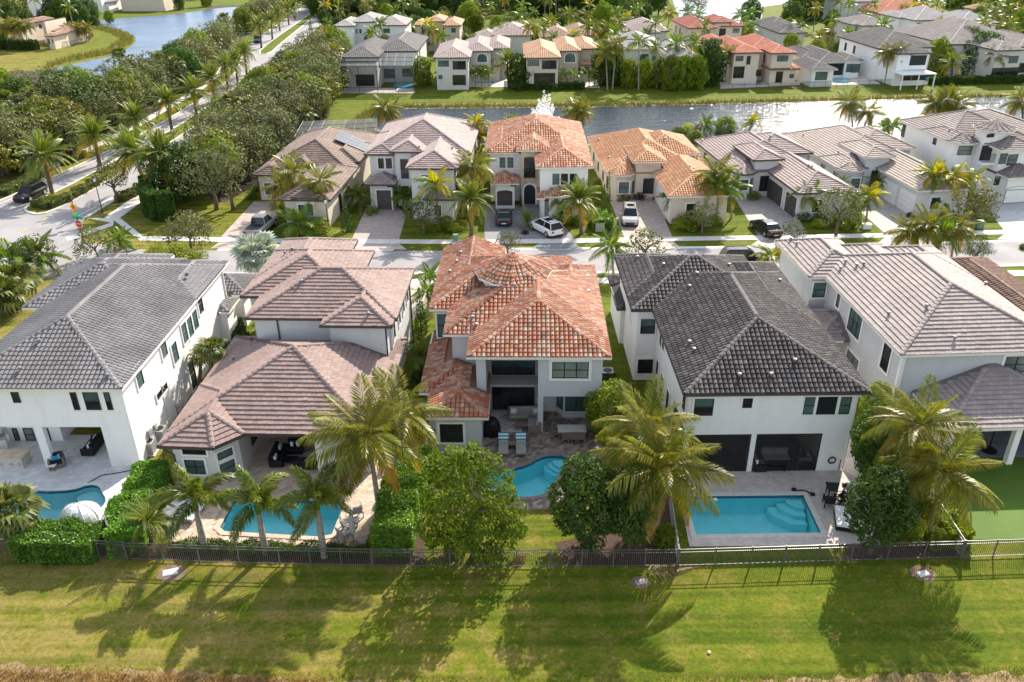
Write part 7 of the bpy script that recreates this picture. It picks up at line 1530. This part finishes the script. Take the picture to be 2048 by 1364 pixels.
def ac(label, px): prop('air_conditioner', label, 'air conditioner', px, [('casing', alum, lambda q: q.box(-.42,.42,-.42,.42,.1,.95)), ('top_grille', black, lambda q: q.lathe([(.36,.955),(.3,.97),(.05,.975)], 12)), ('base', conc, lambda q: q.box(-.5,.5,-.5,.5,0,.1))])
for l, p in (('air conditioner beside the right wall of the red tiled house',(1214,762)), ('air conditioner at the low left wing of the red tiled house',(866,905)), ('air conditioner nearest along the left white house side wall',(300,905)), ('air conditioner farther along the left white house side wall',(322,880)), ('air conditioner behind the left white house hedge',(480,705)), ('air conditioner at the tower house side wall, left',(1806,312)), ('air conditioner at the tower house side wall, right',(1815,318))): ac(l, p)
for l, p, r in (('rectangular drain cover in bare soil on the lawn, left',(341,1145),.4), ('small square drain box beside the fallen frond',(1281,1164),.25), ('pale oblong drain cover on the lawn at lower right',(1846,1148),.32)):
    c = G(*p); sheet('soil_patch', smooth_poly([c.to_2d()+Vector((math.cos(a)*r*random.uniform(1.6,2.6), math.sin(a)*r*random.uniform(1.3,2.2))) for a in np.linspace(0,6.28,11)[:-1]], 1), .008, soil)
    prop('drain_cover', l, 'drain cover', p, [('frame', conc, lambda q: q.box(-r,r,-r*.6,r*.6,0,.05)), ('lid', trimw if r > .3 else metalg, lambda q: q.box(-r*.85,r*.85,-r*.48,r*.48,.05,.075))], .3)
fd = frond('frond', LM['rust'], 3.4, 34, .7, .06, .15, False, .1, .045, .0); t = thing('fallen_frond', 'dry brown palm frond lying on the lawn by the fence', 'fallen frond', G(1278,1152), .22); o = obj('frond', fd, t, (0,0,.18))
prop('stone', 'pale stone lying on the open lawn at lower right', 'stone', (1418,1306), [('stone', stone, lambda q: q.lathe([(.04,0),(.09,.03),(.08,.09),(.03,.11)], 8))])
# ------------------------------------------------------------------ furniture on the terraces
def chair(name, label, px, rz, fm, cm, z=.05, w=.62, group=None, cush=True):
    return prop(name, label, 'chair', px, [('frame', fm, lambda q: [q.box(sx*w/2-.03,sx*w/2+.03,sy*.28-.03,sy*.28+.03,0,.62 if sy < 0 else .42) for sx in (-1,1) for sy in (-1,1)]+[q.box(-w/2,w/2,-.3,.3,.34,.38)]), ('seat', cm, lambda q: q.box(-w/2+.04,w/2-.04,-.3,.28,.385,.47)), ('backrest', cm, lambda q: q.add([(-w/2+.04,.22,.45),(w/2-.04,.22,.45),(w/2-.04,.3,.45),(-w/2+.04,.3,.45),(-w/2+.04,.36,.92),(w/2-.04,.36,.92),(w/2-.04,.43,.92),(-w/2+.04,.43,.92)], [(3,2,1,0),(4,5,6,7),(0,1,5,4),(1,2,6,5),(2,3,7,6),(3,0,4,7)])),
        ('armrest', fm, lambda q: q.box(-w/2-.03,-w/2+.03,-.3,.3,.6,.64)), ('armrest', fm, lambda q: q.box(w/2-.03,w/2+.03,-.3,.3,.6,.64))], rz, group, z)
def sofa(label, px, rz, L_, fm, cm, pm=None, z=.05):
    n = max(1, round(L_/.8)); t = prop('sofa', label, 'sofa', px, [('base', fm, lambda q: q.box(-L_/2,L_/2,-.42,.42,.08,.3)), ('backrest', fm, lambda q: q.box(-L_/2,L_/2,.3,.44,.3,.78)), ('armrest', fm, lambda q: q.box(-L_/2,-L_/2+.12,-.42,.3,.3,.58)), ('armrest', fm, lambda q: q.box(L_/2-.12,L_/2,-.42,.3,.3,.58))], rz, None, z)
    for i in range(n):
        a = -L_/2+.13+(L_-.26)*i/n; b_ = -L_/2+.13+(L_-.26)*(i+1)/n
        MB().box(a+.01,b_-.01,-.4,.28,.3,.45).build('seat_cushion', cm, t); MB().box(a+.02,b_-.02,.14,.29,.455,.85).build('back_cushion', cm, t)
    if pm:
        for a in (-L_/2+.4, L_/2-.4): MB().box(a-.2,a+.2,-.02,.12,.46,.78).build('pillow', pm, t)
    return t
def table(label, px, w, d, h, tm_, lm, rz=0, name='table', z=.05, round_=False):
    return prop(name, label, 'table', px, [('tabletop', tm_, (lambda q: q.lathe([(w/2,h-.05),(w/2,h)], 16)) if round_ else (lambda q: q.box(-w/2,w/2,-d/2,d/2,h-.05,h)))]+[('leg', lm, lambda q, sx=sx, sy=sy: q.box(sx*(w/2-.1)*(.6 if round_ else 1)-.03,sx*(w/2-.1)*(.6 if round_ else 1)+.03,sy*(d/2-.1)*(.6 if round_ else 1)-.03,sy*(d/2-.1)*(.6 if round_ else 1)+.03,0,h-.05)) for sx in (-1,1) for sy in (-1,1)], rz, None, z)
def lounger(label, px, rz, fm, cm, towel=None, z=.05):
    t = prop('chaise_lounge', label, 'sun lounger', px, [('frame', fm, lambda q: [q.box(-.34,.34,-.95,.95,.2,.28)]+[q.box(sx*.28-.04,sx*.28+.04,sy*.85-.04,sy*.85+.04,0,.2) for sx in (-1,1) for sy in (-1,1)]), ('cushion', cm, lambda q: q.box(-.32,.32,-.94,.35,.285,.37)), ('backrest', cm, lambda q: q.add([(-.32,.33,.29),(.32,.33,.29),(.32,.33,.38),(-.32,.33,.38),(-.32,.92,.62),(.32,.92,.62),(.32,.88,.72),(-.32,.88,.72)], [(0,1,5,4),(3,7,6,2),(4,5,6,7),(0,4,7,3),(1,2,6,5),(0,3,2,1)]))], rz, None, z)
    if towel:
        for i in range(5):
            s = lambda k: (.42+.5*k/5); f = lambda y: .425+(y-.36)*.62
            y0, y1 = s(i), s(i+1); MB().add([(-.335,y0,f(y0)),(.335,y0,f(y0)),(.335,y1,f(y1)),(-.335,y1,f(y1))], [(0,1,2,3)]).build('towel_stripe', towel if i % 2 == 0 else fabw, t)
    return t
for l, v, z, w in (('electric meter box on the lit side wall of the left white house',2.2,1.4,.4), ('small vent hood on the lit side wall of the left white house',5.2,3.1,.18), ('grey cable box on the lit side wall of the left white house',3.1,1.3,.28)):
    c = A.world(-.2, v, z); prop('wall_box', l, 'wall box', Vector((c.x, c.y, 0)), [('casing', alum, lambda q: q.box(.005,.16,-w/2,w/2,-w*.7,w*.7)), ('conduit', gutw, lambda q: q.box(.005,.05,-.02,.02,-z+.05,-w*.7))], -A.a, None, z)
# left white terrace
sofa('black L shaped sofa under the left house canopy', (188,900), R(-90), 1.7, black, fabn, fabw); sofa('small dark patio armchair with bright blue pillow', (116,932), R(25), .95, wick, fabn, blue); table('small side table next to the armchair with blue pillow', (108,940), .5, .5, .4, fabw, wick)
prop('fire_pit_counter', 'pale stone counter with dark diamond insets at the left edge', 'counter', (20,930), [('counter', terrac, lambda q: q.box(-2.2,1.2,-.5,.5,0,.75)), ('countertop', stone, lambda q: q.box(-2.25,1.25,-.55,.55,.75,.83))]+[('inset', fabg, lambda q, x=x: q.add([(x,-.512,.2),(x+.18,-.512,.38),(x,-.512,.56),(x-.18,-.512,.38)], [(0,1,2,3)])) for x in (-1.6,-.9,-.2,.5,1.0)], 0, None, .035)
prop('grill_counter', 'outdoor kitchen counter along the left house back wall', 'counter', (5,895), [('counter', white, lambda q: q.box(-1.2,.6,-.35,.35,0,.85)), ('countertop', fabg, lambda q: q.box(-1.25,.65,-.4,.4,.85,.9)), ('grill', metalg, lambda q: q.box(-.6,.2,-.3,.3,.9,1.15))], R(-60), None, .035)
q = MB(); c = G(164,1035); dome = []
prop('daybed_canopy', 'round white daybed with ribbed dome canopy by the curvy pool', 'daybed', (166,1046), [('mattress', fabw, lambda q: q.lathe([(1.0,0),(1.05,.15),(1.0,.42),(.3,.46)], 20)), ('canopy', fabw, lambda q: q.add(*(lambda n, m: ([(1.12*math.cos(a)*math.sin(b), 1.12*math.sin(a)*math.cos(b*0)*math.sin(b), .35+1.1*math.cos(b)) for b in np.linspace(.02,1.5,m) for a in np.linspace(.2,math.pi+.9,n)], [(i*n+k,i*n+k+1,(i+1)*n+k+1,(i+1)*n+k) for i in range(m-1) for k in range(n-1)]))(17,8))), ('rib', trimw, lambda q: [q.tube([(1.14*math.cos(a)*math.sin(b),1.14*math.sin(a)*math.sin(b),.35+1.12*math.cos(b)) for b in np.linspace(.05,1.5,7)], .02, 4) for a in np.linspace(.2,4.04,6)])], R(165), None, .035)
prop('garden_hose', 'dark garden hose curling over the white marble terrace', 'hose', (176,968), [('hose', black, lambda q: q.tube([(0,0,.03),(.5,.8,.03),(1.6,1.1,.03),(2.6,1.5,.03),(3.1,2.0,.03),(2.5,2.3,.03),(2.3,1.8,.04),(3.0,1.5,.05),(3.9,2.1,.03),(3.6,3.2,.03),(3.5,3.5,.4)], .03, 5))], 0, None, .04)
# terrace with foxtail palms
lounger('white sun lounger on the tan terrace, nearer the fence', (362,1040), R(80), fabg, fabw); lounger('white sun lounger on the tan terrace, farther from the fence', (378,1022), R(80), fabg, fabw)
prop('planter', 'cream stone planter beside the white loungers', 'planter', (347,1060), [('pot', terrac, lambda q: q.lathe([(.18,0),(.24,.2),(.26,.5),(.3,.52),(.27,.5)], 12)), ('soil', mulch, lambda q: q.lathe([(.22,.44),(.1,.47)], 10))], 0, None, .05)
t = prop('patio_umbrella', 'folded taupe umbrella standing at the terrace edge', 'umbrella', (709,1091), [('base', wick, lambda q: q.lathe([(.3,0),(.3,.1),(.08,.16)], 12)), ('pole', wick, lambda q: q.lathe([(.03,.1),(.03,2.4)], 6)), ('canopy', fabg, lambda q: q.lathe([(.14,.9),(.2,1.2),(.12,2.1),(.03,2.4)], 8))], 0, None, .05)
for l, p, r in (('metal patio chair nearest the folded umbrella',(690,1078),R(140)), ('metal patio chair between umbrella and pool',(697,1062),R(100)), ('cushioned metal chair farthest from the folded umbrella',(715,1032),R(200))): chair('patio_chair', l, p, r, alum, fabg)
table('small round table among the metal patio chairs', (712,1054), .5, .5, .5, fabg, alum, round_=True)
sofa('navy sofa in the covered patio of the mauve house', (560,920), R(90), 2.0, black, fabn, fabw); sofa('navy armchair in the covered patio of the mauve house', (592,905), 0, 1.0, black, fabn, fabw); table('dark low table in the covered patio of the mauve house', (582,930), 1.0, .7, .42, black, black); sofa('navy loveseat facing the pool from the covered patio', (612,935), R(180), 1.3, black, fabn)
# red roofed house patio
for l, p in (('beige chaise with striped blue towel, left of the pair',(1007,900)), ('beige chaise with striped blue towel, right of the pair',(1042,900))): lounger(l, p, R(0), wick, fabg, tealf)
table('tiny dark table between the two striped chaises', (1025,897), .45,.45,.4, wick, black)
sofa('beige sectional sofa under the red tiled house overhang', (1050,838), 0, 2.4, wick, fabg, fabw); sofa('beige side sofa at right angle to the sectional', (1068,858), R(-90), 1.5, wick, fabg); table('low wicker table before the beige sectional sofa', (1046,858), 1.1,.6,.4, wick, wick)
rug = G(1012,845); t = thing('patio_rug', 'patterned rug with grey diamond rings on the patio', 'rug', (rug.x, rug.y, .055), R(0))
for i, s in enumerate((1.25,1.0,.78,.56,.36,.18)): MB().add([(-s*1.05,0,.004*i),(0,-s*1.05,.004*i),(s*1.05,0,.004*i),(0,s*1.05,.004*i)] if i else [(-1.1,-1.3,0),(1.1,-1.3,0),(1.1,1.3,0),(-1.1,1.3,0)], [(0,1,2,3)]).build('ring', fabg if i % 2 else plain_get('pale_rug', (.55,.53,.50)), t)
prop('covered_grill', 'barbecue grill under a black cover by the low wing', 'grill', (984,868), [('cover', black, lambda q: q.lathe([(.62,0),(.6,.5),(.5,.95),(.3,1.2),(.1,1.25)], 8)), ('wheel', rubber, lambda q: q.box(-.5,-.42,-.5,-.4,0,.12))], 0, None, .05)
table('long wicker dining table beneath the bay window', (1143,876), 1.9, .9, .74, terrac, wick)
for i, (l, p, r) in enumerate((('dining chair at the left end of the wicker table',(1115,874),R(90)), ('left dining chair on the pool side of the wicker table',(1133,884),R(180)), ('middle dining chair on the pool side of the wicker table',(1146,884),R(180)), ('right dining chair on the pool side of the wicker table',(1160,884),R(180)))): chair('dining_chair', l, p, r, wick, wick)
# black roofed house
sofa('white sofa behind the insect screen of the black roofed house', (1548,922), 0, 2.0, black, fabw); table('dark coffee table before the screened white sofa', (1547,940), 1.4,.7,.42, black, black); sofa('dark armchair with white cushion behind the right screen', (1608,932), R(-90), .95, black, fabw); sofa('dark armchair at the left of the screened white sofa', (1515,938), R(90), .95, black, fabw); table('round dining table behind the left insect screen', (1440,930), 1.3,1.3,.74, black, black, round_=True)
for i, (l, p, r) in enumerate((('dark dining chair left of the screened table',(1415,930),R(90)), ('dark dining chair behind the screened table',(1438,918),0), ('dark dining chair right of the screened table',(1464,930),R(-90)))): chair('dining_chair', l, p, r, black, black)
table('black patio table on the pale terrace', (1671,994), 1.25, .85, .72, black, black, R(-8))
for l, p, r in (('black wicker chair in front of the black patio table',(1657,1012),R(172)), ('black wicker chair right of the black patio table',(1680,1008),R(200))): chair('patio_chair', l, p, r, black, black)
prop('daybed', 'low white daybed with dark base beside the round tree', 'daybed', (1690,1045), [('base', black, lambda q: q.box(-.6,.8,-.9,.9,0,.28)), ('mattress', fabw, lambda q: q.box(-.58,.78,-.88,.88,.28,.45))], R(-15), None, .04)
prop('pool_cleaner', 'black pool cleaner hose parts on the terrace edge', 'pool cleaner', (1606,985), [('hose', black, lambda q: q.tube([(-.55,.15,.05),(-.3,.05,.06),(0,.12,.05),(.2,0,.05),(.45,-.25,.05)], .045, 5)), ('head', black, lambda q: q.box(-.65,-.4,.05,.25,.0,.16)), ('head', black, lambda q: q.box(.35,.6,-.4,-.2,.0,.14))], 0, None, .04)
prop('chlorine_float', 'small white float in the rectangular pool', 'pool float', (1431,997), [('float', fabw, lambda q: q.lathe([(.1,0),(.14,.05),(.06,.12)], 10))], 0, None, -.1)
hr = D.world(9.8, .40, 0); prop('hose_reel', 'dark coiled hose on the white wall beside the terrace', 'hose', Vector((hr.x, hr.y, 0)), [('coil', black, lambda q: q.tube([(.22*math.cos(a),-.06,.85+.22*math.sin(a)) for a in np.linspace(0,6.28,14)], .05, 5)), ('pipe', plain_get('red_pipe', (.35,.05,.04)), lambda q: q.tube([(.55,-.05,.05),(.55,-.05,.9)], .03, 5))], 0, None, .04)
# right house patio
prop('umbrella_stand', 'black cantilever umbrella pole on round base at slate patio', 'umbrella', (1977,902), [('base', black, lambda q: q.lathe([(.5,0),(.5,.08),(.1,.14)], 18)), ('pole', black, lambda q: q.lathe([(.05,.1),(.05,3.0)], 8))], 0, None, .035)
# fountain in the lake
fb_ = G(1085,252); spray = spraymat()
t = thing('lake_fountain', 'white fountain jets spraying up from the lake', 'fountain', fb_); t.scale = (1.25, 1.25, 1.12)
for x, h, w in ((.1,4.9,.75), (.75,4.4,.7), (-.55,3.7,.8), (1.2,3.0,.8), (-1.3,2.4,.9)):
    cl = [(x*(.6+.4*i/9)+w*.15*math.sin(i), .15*math.cos(i*2), h*i/9, w*(1-.75*i/9)) for i in range(10)]
    obj('jet', leafcloud('jet', spray, cl, 4200, .075, int(h*10), .1, 1.), t)
cl = [(-2.0+rr*.5, math.sin(rr)*1.0, .15, .9) for rr in range(9)]+[(-4.0+.6*i, .6*math.cos(i), .08, .55) for i in range(8)]
obj('splash', leafcloud('splash', spray, cl, 2600, .14, 5, .4, .9), t)
